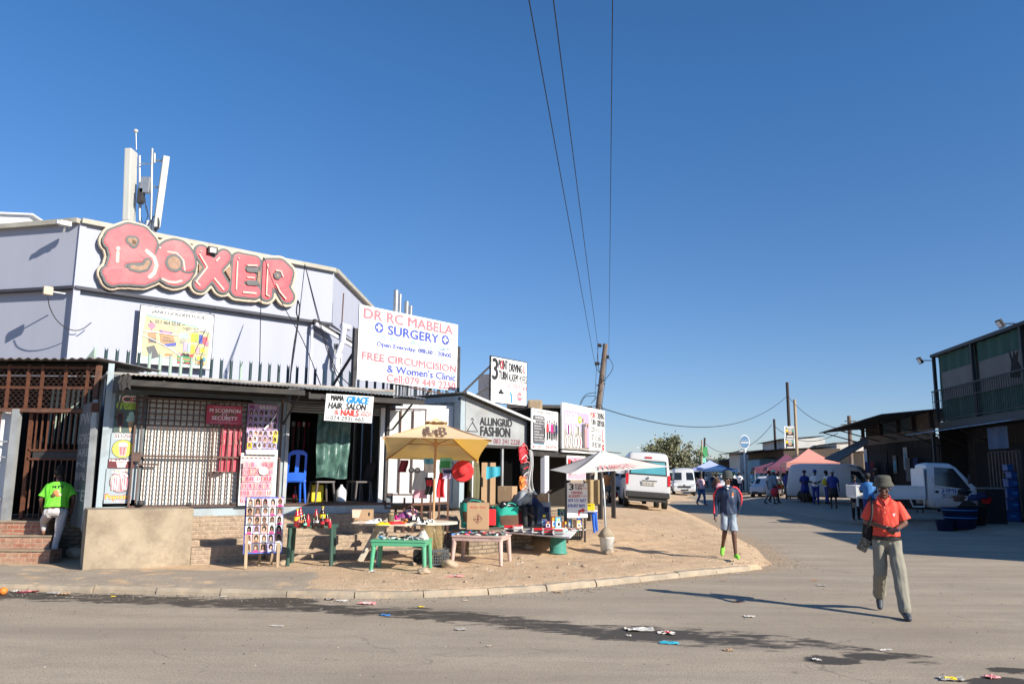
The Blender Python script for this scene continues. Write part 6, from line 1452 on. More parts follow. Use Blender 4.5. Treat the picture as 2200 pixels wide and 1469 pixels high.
def shopping_bag(label,p,w,h,seed,fill):
    root=thing('shopping_bag',label,'bag',p,R(10*seed)); m=MB()
    def fn(u,v):
        a=2*pi*u; r=1+.10*noise.noise(Vector((cos(a)*1.5,sin(a)*1.5,v*2+seed))); e=3.
        c,s_=cos(a),sin(a); x=w/2*abs(c)**(2/e)*(1 if c>=0 else -1)*(.88+.14*v)*r; y=w*.32*abs(s_)**(2/e)*(1 if s_>=0 else -1)*(.88+.12*v)*r
        return (x,y,h*v*(1+.16*v*noise.noise(Vector((cos(a)*2,sin(a)*2,seed*3)))))
    m.grid(40,14,fn,'bag_green'); m.build('bag_body',root)
    m=MB(); m.tube(spl([(-.12,-w*.3,h*.9),(-.1,-w*.34,h*1.16),(.1,-w*.34,h*1.1),(.12,-w*.3,h*.9)]),.012,'bag_green',6); m.build('handle',root)
    m=MB(); m.grid(6,5,lambda u,v:(lambda q:(q[0]*1.02,q[1]*1.02-.004,q[2]))(fn(.6+.3*u,.25+.42*v)),'c_brown'); m.build('printed_patch',root)
    blob('contents','','',(0,0,h*.62),(w*.85,w*.5,h*.62),seed,fill,.35,root=root)
def backline():
    # low ledge / bricks behind the tables
    p=Vector((.15,17.3,0)); 
    m=MB(); m.rbox(-1.1,.6,-.25,.35,0,.52,'brick_old',.02); tag(m.build('brick_ledge',None,(p.x-.3,p.y+.1,.1),R(40)),'low grey brick ledge behind the pink table','wall')
    q=AT(1018,1095,17.3); shopping_bag('bright green woven shopping bag stuffed with dark clothes, behind the cardboard box',(q.x,17.5,.62),.62,.50,1,'c_black')
    q=AT(1086,1130,18.0); shopping_bag('second green shopping bag with a printed patch, beside the seated vendor',(q.x,18.0,.52),.62,.52,4,'c_blk_gloss')
    # cartons
    def carton(name,label,px,py,Y,w,d,h,rz,z=None,flaps=False,mark=None):
        q=AT(px,py,Y); o=thing(name,label,'box',(q.x,Y,q.z if z is None else z),rz); m=MB(); m.rbox(-w/2,w/2,-d/2,d/2,0,h,'cardboard',.008); m.box(-.03,.03,-d/2-.002,-d/2,h*.72,h-.005,'cardboard_tape'); m.build('carton',o)
        if mark:
            m=MB(); c=[(0,.12),(.09,.21),(0,.30),(-.09,.21)]; 
            for (a,b) in zip(c,c[1:]+c[:1]): m.bar((a[0],-d/2-.002,a[1]),(b[0],-d/2-.002,b[1]),.012,.003,'c_maroon')
            m.bar((-.06,-d/2-.002,.21),(.06,-d/2-.002,.21),.02,.003,'c_maroon'); m.bar((0,-d/2-.002,.15),(0,-d/2-.002,.27),.02,.003,'c_maroon'); m.text('FRAGILE PACK',-.16,.16,h-.1,h-.07,'c_red',-d/2-.003); m.build('printing',o)
        if flaps:
            for s in (-1,1): m=MB(); m.add([(s*w/2,-d/2,h),(s*w/2,d/2,h),(s*(w/2+.1),d/2,h+.08),(s*(w/2+.1),-d/2,h+.08)],[(0,1,2,3)],'cardboard'); m.build('flap',o)
    carton('cardboard_box','tall upright cardboard carton with red diamond mark, left of the vendor',1026,1136,16.4,.44,.34,.52,R(4),mark=1)
    carton('cardboard_box','square brown cardboard box standing behind the green bags',1090,1080,18.6,.36,.34,.38,R(-20))
    carton('cardboard_box','open topped carton on dark boxes right of the vendor',1163,1078,18.9,.28,.26,.20,R(15),flaps=True)
    q=AT(1042,1100,19.0); m=MB(); m.rbox(-.18,.18,-.02,.02,0,1.0,'cardboard',.004); tag(m.build('flattened_cardboard',None,(q.x+.05,19.6,1.02),R(20)),'flattened cardboard sheet leaning in the sewing shop doorway','cardboard')
    m=MB(); m.rbox(-.12,.12,-.1,.1,0,.32,'c_redsat',.01); q=AT(1052,1128,16.75); tag(m.build('red_box',None,(q.x,16.85,q.z)),'red box between the tall carton and the second green bag','box')
    # backpacks and dark boxes next to the seated vendor
    for i,(px_,Y,w,h,mt,lb,z) in enumerate(((1143,18.75,.40,.70,'c_navy2','large dark navy backpack standing right of the vendor',.56),(1158,18.6,.30,.56,'c_navy','blue black rucksack beside the large navy backpack',.56),(1130,19.0,.34,.62,'c_black','black bag behind the navy backpack',.60))):
        q=AT(px_,1100,Y); o=thing('backpack',lb,'bag',(q.x,Y,z),R(8*i)); blob('bag_body','','',(0,0,0),(w,w*.7,h),i+20,mt,.12,root=o); 
        m=MB(); m.tube(spl([(-w*.2,-w*.33,h*.85),(-w*.24,-w*.42,h*.5),(-w*.2,-w*.36,h*.15)]),.014,'c_black',6); m.build('strap',o); blob('pocket','','',(0,-w*.28,h*.08),(w*.7,w*.3,h*.45),i+5,mt,.1,root=o)
    q=AT(1168,1095,18.9); m=MB(); m.rbox(-.14,.14,-.12,.12,0,.55,'c_lgrey',.01); m.poly([(-.1,.1),(.1,.1),(.1,.45),(-.1,.45)],'c_navy2',-.122); tag(m.build('appliance_box',None,(q.x+.02,18.9,.56)),'white and blue appliance carton behind the backpacks','box')
backline()
def blue_stool():
    p=GT(1262,1138); root=thing('blue_stool_table','blue plastic stool carrying a yellow carton of goods','stool',(p.x,p.y+.1,p.z),R(-15)); H=.50
    m=MB(); m.rbox(-.24,.24,-.22,.22,H-.04,H,'blue_pl',.02); m.build('seat',root)
    legs4(root,.42,.40,H-.02,'blue_pl',.045,.028,.03,.04)
    m=MB(); m.rbox(-.45,.24,-.25,.2,H+.002,H+.03,'c_white',.005); tag(m.build('paper_tray',None,(p.x,p.y+.1,p.z),R(-15)),'white paper tray spanning the blue stool and the goods board','tray')
    o=thing('yellow_carton','yellow printed fruit carton on top of the blue stool','box',(p.x-.02,p.y+.1,p.z+H+.035),R(-12)); m=MB()
    for a in ((-.2,.2,-.14,-.13),(-.2,.2,.13,.14),(-.2,-.19,-.14,.14),(.19,.2,-.14,.14)): m.box(*a,0,.16,'c_yel')
    m.box(-.2,.2,-.14,.14,0,.01,'c_yel'); m.text('220',-.16,-.02,.04,.10,'c_org2',-.142,.01); m.poly([(.10+.04*cos(k*.52),.12+.015*sin(k*.52)) for k in range(12)],'black_void',-.1415); m.build('carton',o)
blue_stool()
def easel():
    fr=Frame((GT(520,1222).x,GT(520,1222).y),27); root=thing('easel_board','wooden easel board with a grid of hair style photos on the pavement by the plinth','poster stand',(fr.O.x,fr.O.y,.13),fr.a)
    W=.66;H=.96; zb=.24; m=MB(); tilt=.10
    def mp(x,z,y): return (x,y+ (z-zb)*tilt,z)
    e=heads(5,6,.02,.98,.02,.98,['c_lgrey','paper','c_lilac','face3','pink_pale','c_grey'],12)
    vs=[(0,0,zb),(W,0,zb),(W,H*tilt,zb+H),(0,H*tilt,zb+H)]; m.add(vs,[(0,1,2,3)],'ink_blue'); m.add([(v[0],v[1]+.015,v[2]) for v in vs],[(3,2,1,0)],'wood_pale'); m.box(-.004,0,0,.015,zb,zb+.01,'wood_pale')
    y=-.003
    for q in e:
        if q[0]=='R': pts=[(q[1],q[2]),(q[3],q[2]),(q[3],q[4]),(q[1],q[4])]
        elif q[0]=='E': pts=[(q[1]+q[3]*cos(2*pi*k/14),q[2]+q[4]*sin(2*pi*k/14)) for k in range(14)]
        elif q[0]=='P': pts=q[1]
        else: continue
        mt=q[-1]; m.add([mp(u*W,zb+v*H,y) for u,v in pts],[tuple(range(len(pts)))],mt); y-=.0005
    m.build('photo_board',root)
    for x in (.05,W-.07): l=MB(); l.bar((x,-.03,0),(x,.10,zb+H),.05,.03,'wood_pale'); l.build('leg',root)
    for x in (.35,W-.1): l=MB(); l.bar((x,.42,0),(x,.12,zb+H*.8),.04,.03,'wood_pale'); l.build('rear_leg',root)
easel()
# clothes line between umbrella and sewing shop
def line_goods():
    Y=15.9; P=lambda x,y,dy=0: AT(x,y,Y+dy)
    wires('clothes_line','thin string hung with towels and a hat between the yellow umbrella and the shop',[sagline(P(842,975,.3),P(1030,1000,.3),.03)],.004)
    def cloth(label,x0,y0,x1,y1,mat,seed,name='towel',cat='towel',dy=0,wv=.02,taper=0,m2=None):
        a=P(x0,y0,dy);b=P(x1,y0,dy);c=P(x0,y1,dy); W=b.x-a.x;H=a.z-c.z; m=MB()
        fn=lambda u,v:((u-.5)*W*(1-taper*v)+.02*sin(v*4+seed),wv*sin(u*9+seed+v)+wv*.5*sin(u*17+v*3),-H*v)
        m.grid(14,10,fn,mat)
        if m2: m.grid(8,4,lambda u,v:(lambda q:(q[0],q[1]-.006,q[2]))(fn(.1+.8*u,.15+.35*v)),m2)
        tag(m.build(name,None,((a.x+b.x)/2,a.y,a.z)),label,cat)
    cloth('maroon fringed cloth hanging on the string before the white door panels',858,988,876,1014,'c_maroon',1)
    cloth('long red towel hanging beside the umbrella pole',942,1015,955,1068,'c_redsat',2,taper=-.4,wv=.03)
    cloth('mint green top hanging under the yellow umbrella',946,983,972,1028,'c_mint',3,'shirt','shirt',dy=.2,m2='c_green')
    cloth('white T-shirt with blue print hanging left of the mint top',912,978,935,1015,'c_white',4,'shirt','shirt',dy=.3,m2='c_sky')
    cloth('purple and blue striped cloth hanging left of the red hat',950,1005,980,1028,'c_lilac',5,m2='c_navy2',dy=-.05)
    cloth('black garment with red panel hanging left of the pole',913,1025,930,1062,'c_black',6,m2='c_red',dy=.1)
    cloth('pale green apron hanging in front of the door panels',888,1010,918,1052,'cont_white',7,dy=.5)
    cloth('pink plastic wrapped bag hanging at the foot of the security door',888,1052,920,1070,'c_pink',8,'hanging_bag','bag',dy=.2)
    for x,lb in ((884,'left of the two grey slippers hung on the string'),(897,'right of the two grey slippers hung on the string')):
        q=P(x,1010); m=MB(); m.sph((0,0,0),(.062,.02,.058),'c_grey'); m.sph((0,-.018,.015),(.04,.012,.03),'c_lgrey'); tag(m.build('slipper',None,q),lb,'slipper')
    q=P(994,1012,-.1); root=thing('sun_hat','wide brimmed red felt hat hung up beside the umbrella pole','hat',q,0); root.rotation_euler=(R(88),R(10),0)
    m=MB(); m.lathe([(.085,.02),(.10,.004),(.15,.0),(.19,.008),(.215,-.008)],'hat_red',n=36,jit=.012); m.build('brim',root)
    m=MB(); m.lathe([(.09,.01),(.088,.06),(.075,.10),(.04,.115),(0,.118)],'hat_red',n=28); m.build('crown',root)
    m=MB(); m.lathe([(.091,.012),(.0905,.04)],'c_maroon',n=28); m.build('hat_band',root)
    # low brown barrier below the line
    o=thing('pipe_barrier','brown painted pipe barrier behind the clothes table','barrier',(0,0,0)); m=MB(); a=AT(868,1105,17.2);b=AT(962,1100,17.4)
    for dz in (0,-.35): m.bar((a.x,a.y,a.z+dz+.2),(b.x,b.y,b.z+dz+.2),.06,.05,'rust_brown')
    m.build('rail',o)
    for k in range(6):
        q=a.lerp(b,k/5); m=MB(); m.bar((q.x,q.y,q.z+.75 if k>2 else q.z+.35),(q.x,q.y,q.z-.55),.04,.04,'rust_brown'); m.build('upright',o)
    for k,(x,lb) in enumerate(((1138,'bundle of white cables hanging from the shop post'),)):
        m=MB(); q=AT(x,966,17.9); r=random.Random(3)
        for i in range(16):
            dx=r.uniform(-.04,.04); m.tube(spl([(0,0,.0),(.03+dx,0,-.05),(.05+dx,-.02,-.3),(dx*2,0,-.6),(dx*3,.02,-.85),(r.uniform(-.12,.18),0,r.uniform(-1.05,-.95))],4),.006,r.choice(['c_white','c_lgrey','c_grey']),4)
        tag(m.build('cable_bundle',None,q),lb,'cables')
line_goods()
def hanging_bags():
    p=A.w(1.75,-.25,0)
    D=[(.0,2.25,.32,.5,'c_red','red and black sports bag hanging highest in the doorway of the sewing shop'),(.05,1.85,.34,.45,'c_black','black bag with orange flash below the highest sports bag'),(-.05,1.5,.3,.4,'c_orange','orange backpack hanging third from the top in the doorway'),(.1,1.15,.34,.42,'c_black','black bag with red piping, lowest of the hanging bags')]
    for i,(dx,z,w,h,mt,lb) in enumerate(D):
        q=A.w(1.9+dx,-.2-.03*i,z); o=thing('sports_bag',lb,'bag',q,A.a); blob('bag_body','','',(0,0,-h*.5),(w*.85,w*.4,h*.95),i+31,mt,.4,root=o,f=2.6)
        m=MB(); 
        for k in range(3): m.tube(spl([(-w*.4,-w*.25,-h*.3+.15*k),(0,-w*.33,-h*.1+.12*k),(w*.4,-w*.2,-h*.25+.1*k)]),.010,['c_white','c_redsat','faded_red'][k],5)
        m.build('piping',o)
    for i,(x,y,mt,lb) in enumerate(((1012,1010,'c_olive','olive green rolled mat standing in the sewing shop'),(1022,1015,'c_olive','second olive mat leaning beside the first'))):
        q=AT(x,1060,19.1+i*.1); m=MB(); m.tube([(0,0,0),(.02,0,.7),(-.04,0,1.25)],.11-.03*i,mt,12); tag(m.build('rolled_mat',None,(q.x,q.y,1.0)),lb,'mat')
    q=AT(1060,1002,19.2); m=MB(); m.grid(8,6,lambda u,v:((u-.5)*.34,.02*sin(u*9),-.3*v*(1-.3*u)),'c_turq'); tag(m.build('turquoise_cloth',None,q),'turquoise cloth hanging in the dark shop doorway','cloth')
hanging_bags()
# ---------------- big signs and shops along the left kerb ----------------
U=Frame((-3.70,19.0),50); V=Frame((-.53,20.5),52); K=Frame((.45,19.9),63)
def sign_posts(o_label,fr,sl,z0,z1,d,w=.09,mat='steel_dark'):
    for s,lb in sl:
        m=MB(); m.box(-w/2,w/2,0,w,z0-gz(*fr.w(s,d,0)[:2])*0,z1,mat); p=fr.w(s,d,0); tag(m.build('sign_post',None,(p.x,p.y,0),fr.a),lb,'post')
cross=lambda u,v,r,rv:[('E',u,v,r,rv,'ink_blue'),('P',[(u-r*.2,v-rv*.62),(u+r*.2,v-rv*.62),(u+r*.2,v+rv*.62),(u-r*.2,v+rv*.62)],'white_sign'),('P',[(u-r*.62,v-rv*.2),(u+r*.62,v-rv*.2),(u+r*.62,v+rv*.2),(u-r*.62,v+rv*.2)],'white_sign')]
board('surgery_sign','big white board reading DR RC MABELA SURGERY raised above the salon roof on two posts','sign',U,-.02,3.43,3.96,5.79,0,
  [('T','DR RC MABELA',.035,.83,.945,.965,'ink_red',.045)]+cross(.185,.735,.042,.072)+cross(.86,.735,.042,.072)+
  [('T','SURGERY',.265,.665,.79,.79,'ink_blue',.045),('E',.10,.615,.018,.03,'ink_cyan'),('E',.10,.615,.014,.024,'white_sign'),('T','HOPE CREATE',.145,.575,.41,.645,'ink_cyan',-.008),('T','OPPOSITE  TO ZCC CHURCH',.475,.565,.90,.632,'ink_cyan',-.008),
   ('T','Open Everyday: 08h30 - 20h00',.165,.465,.93,.545,'ink_blue',.03),('T','FREE CIRCUMCISION',.035,.275,.985,.375,'ink_red',.035),('T',"& Women's Clinic",.27,.145,.985,.25,'ink_blue',.03),('T','Cell:079 449 2250',.27,.015,.985,.12,'ink_red',.03)],t=.04)
sign_posts('x',U,((-.09,'dark steel post at the left edge of the surgery board'),(3.50,'dark steel post at the right edge of the surgery board')),0,5.19,.0)
m=MB(); 
for s in (.1,3.3): 
    a=U.w(s,.06,4.9); b=U.w(s-.1,1.5,3.3); m=MB(); m.bar(a,b,.05,.05,'steel_dark'); tag(m.build('sign_brace',None),'slanting dark brace behind the %s side of the surgery board'%('left' if s<1 else 'right'),'brace')
board('driving_sign','hand painted 3 POINT TURN DRIVING ACADEMY board standing on the sewing container roof','sign',V,-.02,1.52,3.58,4.76,0,
  [('T','3',.03,.50,.20,.97,'ink_black',.03),('T','POINT',.20,.75,.46,.96,'ink_black',.03),('T','O',.262,.75,.33,.95,'pink',.0),('T','DRIVING',.49,.73,.88,.92,'ink_black',.03),('T','L',.90,.74,.97,.92,'ink_redh',.01),
   ('T','TURN',.21,.52,.46,.71,'ink_black',.03),('T','ACADEMY',.48,.51,.77,.69,'ink_black',.0),('T','MOVERS',.79,.50,.99,.68,'ink_black',-.005),('T','073 512 5657',.22,.36,.58,.47,'ink_red',-.01),('T','/078 857',.60,.34,.87,.46,'ink_red',-.01),('T','8691',.88,.34,.99,.44,'ink_red',-.01),
   ('P',[(.21,.2),(.35,.2),(.35,.25),(.31,.25),(.30,.30),(.25,.30),(.24,.25),(.21,.25)],'ink_black'),('L',[(.57,.03),(.57,.2),(.52,.25)],.05,'ink_brt'),('E',.80,.19,.07,.10,'ink_red'),('T','STOP',.745,.16,.855,.22,'white_sign',.0)],t=.03,edge='sign_black')
m=MB(); a=V.w(-.02,.0,0); m.box(-.0,.03,.03,.42,3.6,4.3,'galv_dull'); m.box(0,.03,.0,.04,3.5,4.76,'steel_dark'); tag(m.build('sign_box',None,(a.x,a.y,0),V.a),'grey boxed back frame left of the driving academy board','sign frame')
for k,(dz) in enumerate((4.3,3.75)):
    m=MB(); m.bar(V.w(0,.05,dz+.2),V.w(-1.5+.2*k,.1,3.35),.04,.04,'steel_dark'); tag(m.build('sign_brace',None),('upper' if k==0 else 'lower')+' slanting strut left of the driving academy board','brace')
lst=['Gents & Ladies Wear','School Uniforms','Alterations','Wedding Wear','Curtains','Traditional Wear','Church Uniform','Custom Tailoring']
els=[('T','ALLINGRID FASHION',.05,.89,.80,.98,'ink_black',.0),('P',[(.06,.14),(.45,.14),(.48,.2),(.48,.78),(.44,.84),(.06,.84),(.03,.78),(.03,.18)],'ink_grey'),('R',.46,.3,.5,.55,'ink_black'),('T','WE SPECIALISE',.12,.76,.42,.81,'c_white',0),('R',0,.125,1,.14,'ink_cyan'),('T','071 159 9775',.22,.02,.93,.11,'ink_redh',.03),('E',.07,.065,.025,.035,'ink_redh'),('E',.15,.065,.035,.04,'bin_green'),('E',.15,.065,.02,.022,'c_white')]
for i,t in enumerate(lst): els.append(('T','• '+t if False else t,.08,.70-i*.07,.08+.022*len(t),.735-i*.07,'c_white',0))
for i,c in enumerate(('c_red','c_lilac','c_mag','c_grey','c_navy2')):
    u=.57+i*.088; v=.45+.03*(i%2); els+=[('P',[(u-.03,v+.22),(u+.03,v+.22),(u+.04,v),(u-.04,v)],c),('E',u,v+.26,.02,.03,'face2'),('P',[(u-.03,v),(u,v),(u-.01,v-.2),(u-.03,v-.2)],'ink_black'),('P',[(u,v),(u+.03,v),(u+.025,v-.2),(u+.005,v-.2)],'ink_grey')]
board('fashion_poster','narrow white ALLINGRID FASHION poster board with a row of clothing figures and red phone number','sign',K,-.11,1.5,2.36,3.37,-.12,els,t=.03)
els=[('R',.03,.06,.60,.86,'c_lilac'),('R',.03,.06,.60,.45,'litter_g'),('T','LUCU',.07,.70,.32,.82,'paper',.03),('T','FASHION',.06,.60,.32,.69,'c_white',.02),('E',.38,.70,.045,.08,'lime_paint'),('T','M',.365,.67,.4,.73,'c_white',0),
  ('T','POINT',.63,.78,.77,.92,'ink_redd',.01),('T','DRIVING',.80,.78,.985,.93,'ink_black',0),('T','TURN',.64,.64,.76,.76,'ink_black',0),('T','ACADEMY',.79,.62,.89,.76,'ink_black',0),('T','MOVERS',.90,.62,.985,.75,'ink_black',0),('T','CODE - 8 10 14',.64,.48,.88,.58,'ink_black',-.008),('P',[(.92,.28),(.935,.28),(.935,.56),(.92,.56)],'ink_redd'),('P',[(.92,.28),(.97,.28),(.97,.31),(.92,.31)],'ink_redd'),
  ('T','073 512 5657',.65,.30,.90,.42,'ink_black',-.01),('T','078 857 8691',.65,.14,.90,.26,'ink_black',-.01),('E',.945,.16,.03,.07,'ink_redd'),('T','STOP',.925,.14,.965,.18,'c_white',0)]
for i,(u,c) in enumerate(((.12,'c_purple'),(.23,'c_lilac'),(.33,'c_olive'))): els+=[('E',u,.47,.042,.13,'c_white'),('P',[(u-.02,.56),(u+.02,.56),(u+.018,.36),(u-.018,.36)],c)]
for i,(u,c) in enumerate(((.08,'face2'),(.16,'c_grey'),(.24,'c_grey'),(.31,'c_brown'),(.38,'c_redsat'))): els+=[('E',u,.22,.032,.12,'c_white'),('P',[(u-.012,.3),(u+.012,.3),(u+.01,.14),(u-.01,.14)],c)]
for i,(u,c,h) in enumerate(((.45,'ink_grey',.70),(.51,'faded_red',.62),(.56,'c_lilac',.60))): els+=[('P',[(u-.03,h-.08),(u+.03,h-.08),(u+.035,.12),(u-.03,.12)],c),('E',u,h,.018,.045,'face3')]
board('shop_sign','wide white rooftop board split between a lilac fashion poster and POINT TURN DRIVING lettering','sign',K,1.75,5.0,2.34,3.66,-.14,els,t=.05)
m=MB(); m.box(1.75,5.0,-.10,-.05,2.2,2.34,'fascia_dark'); 
def market_shack():
    root=thing('market_shack','dark low row of shop stalls with grey posts beneath the two white sign boards','shop',K.w(0,0,0),K.a)
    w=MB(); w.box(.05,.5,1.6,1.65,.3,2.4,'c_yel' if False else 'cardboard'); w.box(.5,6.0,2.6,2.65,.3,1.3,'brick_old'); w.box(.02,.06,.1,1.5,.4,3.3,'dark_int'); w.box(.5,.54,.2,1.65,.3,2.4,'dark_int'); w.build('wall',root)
    y=MB(); y.add([(.06,.5,.3),(.06,1.59,.3),(.06,1.59,2.35),(.06,.5,2.35),(.45,1.59,.3),(.45,1.59,2.35)],[(0,1,2,3),(1,4,5,2)],'yel_wall'); y.build('yellow_wall',root)
    b=MB(); b.box(0,6.2,-.04,.06,2.2,2.36,'fascia_dark'); b.box(0,6.2,2.5,2.6,2.3,2.4,'fascia_dark'); b.build('beam',root)
    r=MB(); r.sheet((-.1,-.1,3.38),(1.7,-.1,3.34),(1.7,2.8,3.1),(-.1,2.8,3.1),'roof_dark'); r.sheet((1.7,-.2,2.42),(6.3,-.2,2.42),(6.3,2.8,2.6),(1.7,2.8,2.6),'roof_dark'); r.build('roof',root)
    f=MB(); f.box(0,1.7,.02,.06,2.36,3.36,'dark_int'); f.build('fascia',root)
    for s,mt,w_ in ((.95,'white_pvc',.26),(2.45,'steel_dark',.12),(4.0,'steel_dark',.06),(4.95,'steel_dark',.12),(6.1,'steel_dark',.08)):
        p=MB(); p.box(s-w_/2,s+w_/2,-.05,.07,0,2.22,mt) ; p.build('post',root)
S['yel_wall']=dict(c=(.30,.20,.05),r=.8,n=.2,dirt=(.12,.08,.03),da=.5)
market_shack()
def shack_stuff():
    for i,(s,d,rz,lb) in enumerate(((1.75,.9,.35,'brown plank board leaning inside the stall under the shop sign'),(2.05,1.2,.5,'second plank board leaning behind the first in the stall'))):
        m=MB(); m.m=Matrix.Rotation(-.42 if i==0 else -.3,4,'Y'); m.box(-.15,.15,-.02,.02,0,1.9,'wood_old'); tag(m.build('leaning_board',None,K.w(s+.5,d,.35),K.a),lb,'board')
    m=MB(); m.grid(6,10,lambda u,v:((u-.5)*.3,.03*sin(u*8+v*3),-.95*v),'c_sky'); tag(m.build('blue_cloth',None,K.w(1.55,.8,1.95),K.a),'light blue cloth hanging in the stall behind the grey white post','cloth')
    m=MB(); m.rbox(-.7,.7,-.2,.2,0,.62,'brick_old',.02); m.box(-.75,.75,-.22,.22,.62,.68,'concrete'); tag(m.build('brick_counter',None,K.w(1.9,.3,.2),K.a),'crumbling brick counter in the stall behind the product boxes','counter')
    for px_,py0,py1,z,lb,W in ((1218,975,1030,2.2,'pink flowered poster hanging below the shop sign',.5),):
        s0,z1=K.px(1218,978,-.1); s1,z0=K.px(1258,1030,-.1)
        r=random.Random(2); e=[('R',0,0,1,1,'paper'),('R',.02,.02,.98,.95,'c_pink')]+[('E',r.random()*.9+.05,r.random()*.9+.05,.07,.05,r.choice(['paper','rose','pink_pale','c_lilac'])) for _ in range(26)]+[('R',.05,.45,.16,.85,'ink_redd'),('R',.16,.5,.26,.8,'ink_black')]
        board('flower_poster',lb,'poster',K,s0,s1,z0,z1,-.1,e,mat='paper')
    fr=Frame((AT(1219,1110,18.3).x,18.3),20); s1,zt=fr.px(1262,1037,0); _,zb=fr.px(1219,1112,0)
    W=s1; 
    board('street_sign','small leaning white board reading 3 POINT TURN DRIVING ACADEMY beside the blue stool','sign',fr,.0,W,max(zb,.35),zt,0,
     [('T','3',.08,.80,.32,.97,'ink_black',.05),('T','POINT',.38,.89,.86,.97,'c_maroon',.02),('T','TURN',.36,.80,.72,.88,'c_maroon',.02),('T','moves',.74,.83,.97,.86,'ink_redh',0),('T','DRIVING',.2,.68,.76,.76,'ink_redd',.02),('T','ACADEMY',.05,.58,.64,.66,'ink_redd',.02),('T','& movers',.66,.61,.96,.65,'ink_redh',0),
      ('T','079 512 5657',.04,.45,.92,.54,'ink_blue',.02),('T','078 857 8691',.02,.30,.86,.39,'ink_blue',.02),('P',[(.52,.06),(.60,.04),(.62,.16),(.76,.18),(.74,.12),(.88,.22),(.72,.29),(.73,.24),(.54,.22)],'ink_redd')])
    for i,s in enumerate((.02,W-.05)):
        m=MB(); m.bar((s,.05,-.25),(s,.03,1.2),.04,.03,'wood_dark'); p=fr.w(0,0,.4); tag(m.build('prop_post',None,p,fr.a),('left' if i==0 else 'right')+' dark leg behind the leaning driving academy board','post')
    m=MB(); m.grid(8,8,lambda u,v:((u-.5)*.4,.05*sin(u*12),-.65*v),'c_khaki'); tag(m.build('khaki_trousers',None,AT(1272,1030,22)),'khaki trousers hanging between two dark posts right of the pink poster','trousers')
shack_stuff()
def roof_extra():
    # green curved roof + pink letters glimpsed behind, rooftops between signs
    m=MB(); a=AT(985,842,26); m.cyl((a.x-.3,26.5,3.35),(a.x+1.0,26.5,3.1),.42,'pale_dark',n=20); tag(m.build('green_tank',None,(0,0,.55)),'dark green rounded tank roof behind the surgery board','tank')
    m=MB(); p=AT(1150,868,26); m.rbox(-.25,.22,-.3,.3,-.6,.12,'wood_pale',.06); tag(m.build('rooftop_box',None,p),'pale box on the rooftop between the driving board and fashion poster','box')
    m=MB(); m.box(-1,.7,-1,2,-3.5,.0,'rbuild'); m.box(-1.2,.9,-1.2,2.2,0,.1,'roof_dark'); p=AT(1165,882,27); tag(m.build('rear_shop',None,p),'low flat roofed shop glimpsed behind the fashion poster','building')
roof_extra()
# ---------------- utility pole and overhead lines ----------------
def utility_pole():
    P=lambda x,y,dy=0: AT(x,y,36+dy); b=P(1262,1060); b.z=.4
    root=thing('utility_pole','tall leaning wooden utility pole with transformer behind the white shop signs','utility pole',b); L=lambda v:Vector(v)-b
    m=MB(); t=L(P(1301,739)); m.tube([(0,0,-.4),t*.5,t],[.155,.135,.11],'wood_pole',12); m.build('pole',root)
    ins=[(1294,743,1284,741),(1298,765,1308,767),(1290,781,1278,781)]
    for (x0,y0,x1,y1) in ins:
        m=MB(); a=L(P(x0,y0));c=L(P(x1,y1)); m.tube([a,c],.03,'steel_dark',6)
        for k in range(5): q=a.lerp(c,.3+.16*k); d=(c-a).normalized(); m.cyl(q-d*.012,q+d*.012,.085,'wood_dark',n=10)
        m.build('insulator',root)
    m=MB(); c=L(P(1263,888)); m.rbox(c[0]-.28,c[0]+.22,c[1]-.2,c[1]+.25,c[2]-.3,c[2]+.22,'galv_dull',.03)
    for k in range(6): m.box(c[0]-.2+k*.07,c[0]-.18+k*.07,c[1]-.28,c[1]-.2,c[2]-.25,c[2]+.15,'steel_dark')
    m.bar(L(P(1252,874)),L(P(1272,874)),.06,.08,'steel_dark'); m.bar(L(P(1274,876)),L(P(1272,898)),.08,.1,'white_paint'); m.build('transformer',root)
    m=MB(); m.bar(L(P(1281,828)),L(P(1300,824)),.05,.05,'steel_dark'); m.bar(L(P(1292,824)),L(P(1298,816)),.05,.05,'galv'); m.bar(L(P(1292,834)),L(P(1300,824)),.04,.04,'galv'); m.bar(L(P(1286,830)),L(P(1294,836)),.05,.05,'steel_dark'); m.build('cutout_switch',root)
    for pts in ([(1308,768),(1317,785),(1312,800),(1300,815),(1296,820)],[(1279,783),(1284,796),(1296,808),(1298,820)],[(1284,743),(1286,790),(1296,818)],[(1282,843),(1262,846),(1250,858),(1245,872)],[(1280,850),(1258,852),(1248,868)],[(1294,836),(1280,855),(1270,866)],[(1272,874),(1290,870),(1295,880),(1288,888)]):
        m=MB(); m.tube(spl([L(P(x,y,-.2)) for x,y in pts]),.014,'cable',5); m.build('jumper_wire',root)
utility_pole()
for (x0,y0,x1,lb) in ((1278,781,1138,'leftmost overhead power line running up from the pole out of the picture'),(1284,741,1190,'middle overhead power line running up from the pole out of the picture'),(1308,767,1316,'rightmost overhead power line running up from the pole out of the picture')):
    a=AT(x0,y0,36); b=AT(x1,0,9.0); e=b+(b-a)*(13/27); wires('power_line',lb,[sagline(a,e,.06,20)],.0085 if x1<1300 else .007)
for (pp,lb) in ((((1304,767),(1300,820),(1292,880)),'thin wire dropping straight down right of the leaning pole'),(((1285,742),(1281,800),(1278,860)),'thin wire dropping straight down left of the leaning pole')):
    wires('drop_wire',lb,[[AT(x,y,35.5) for x,y in pp]],.01)
pA=AT(1692,850,75)
wires('service_cable','long sagging cable from the leaning pole to the tall black pole',[sagline(AT(1291,876,36),pA,1.75,30)],.022)
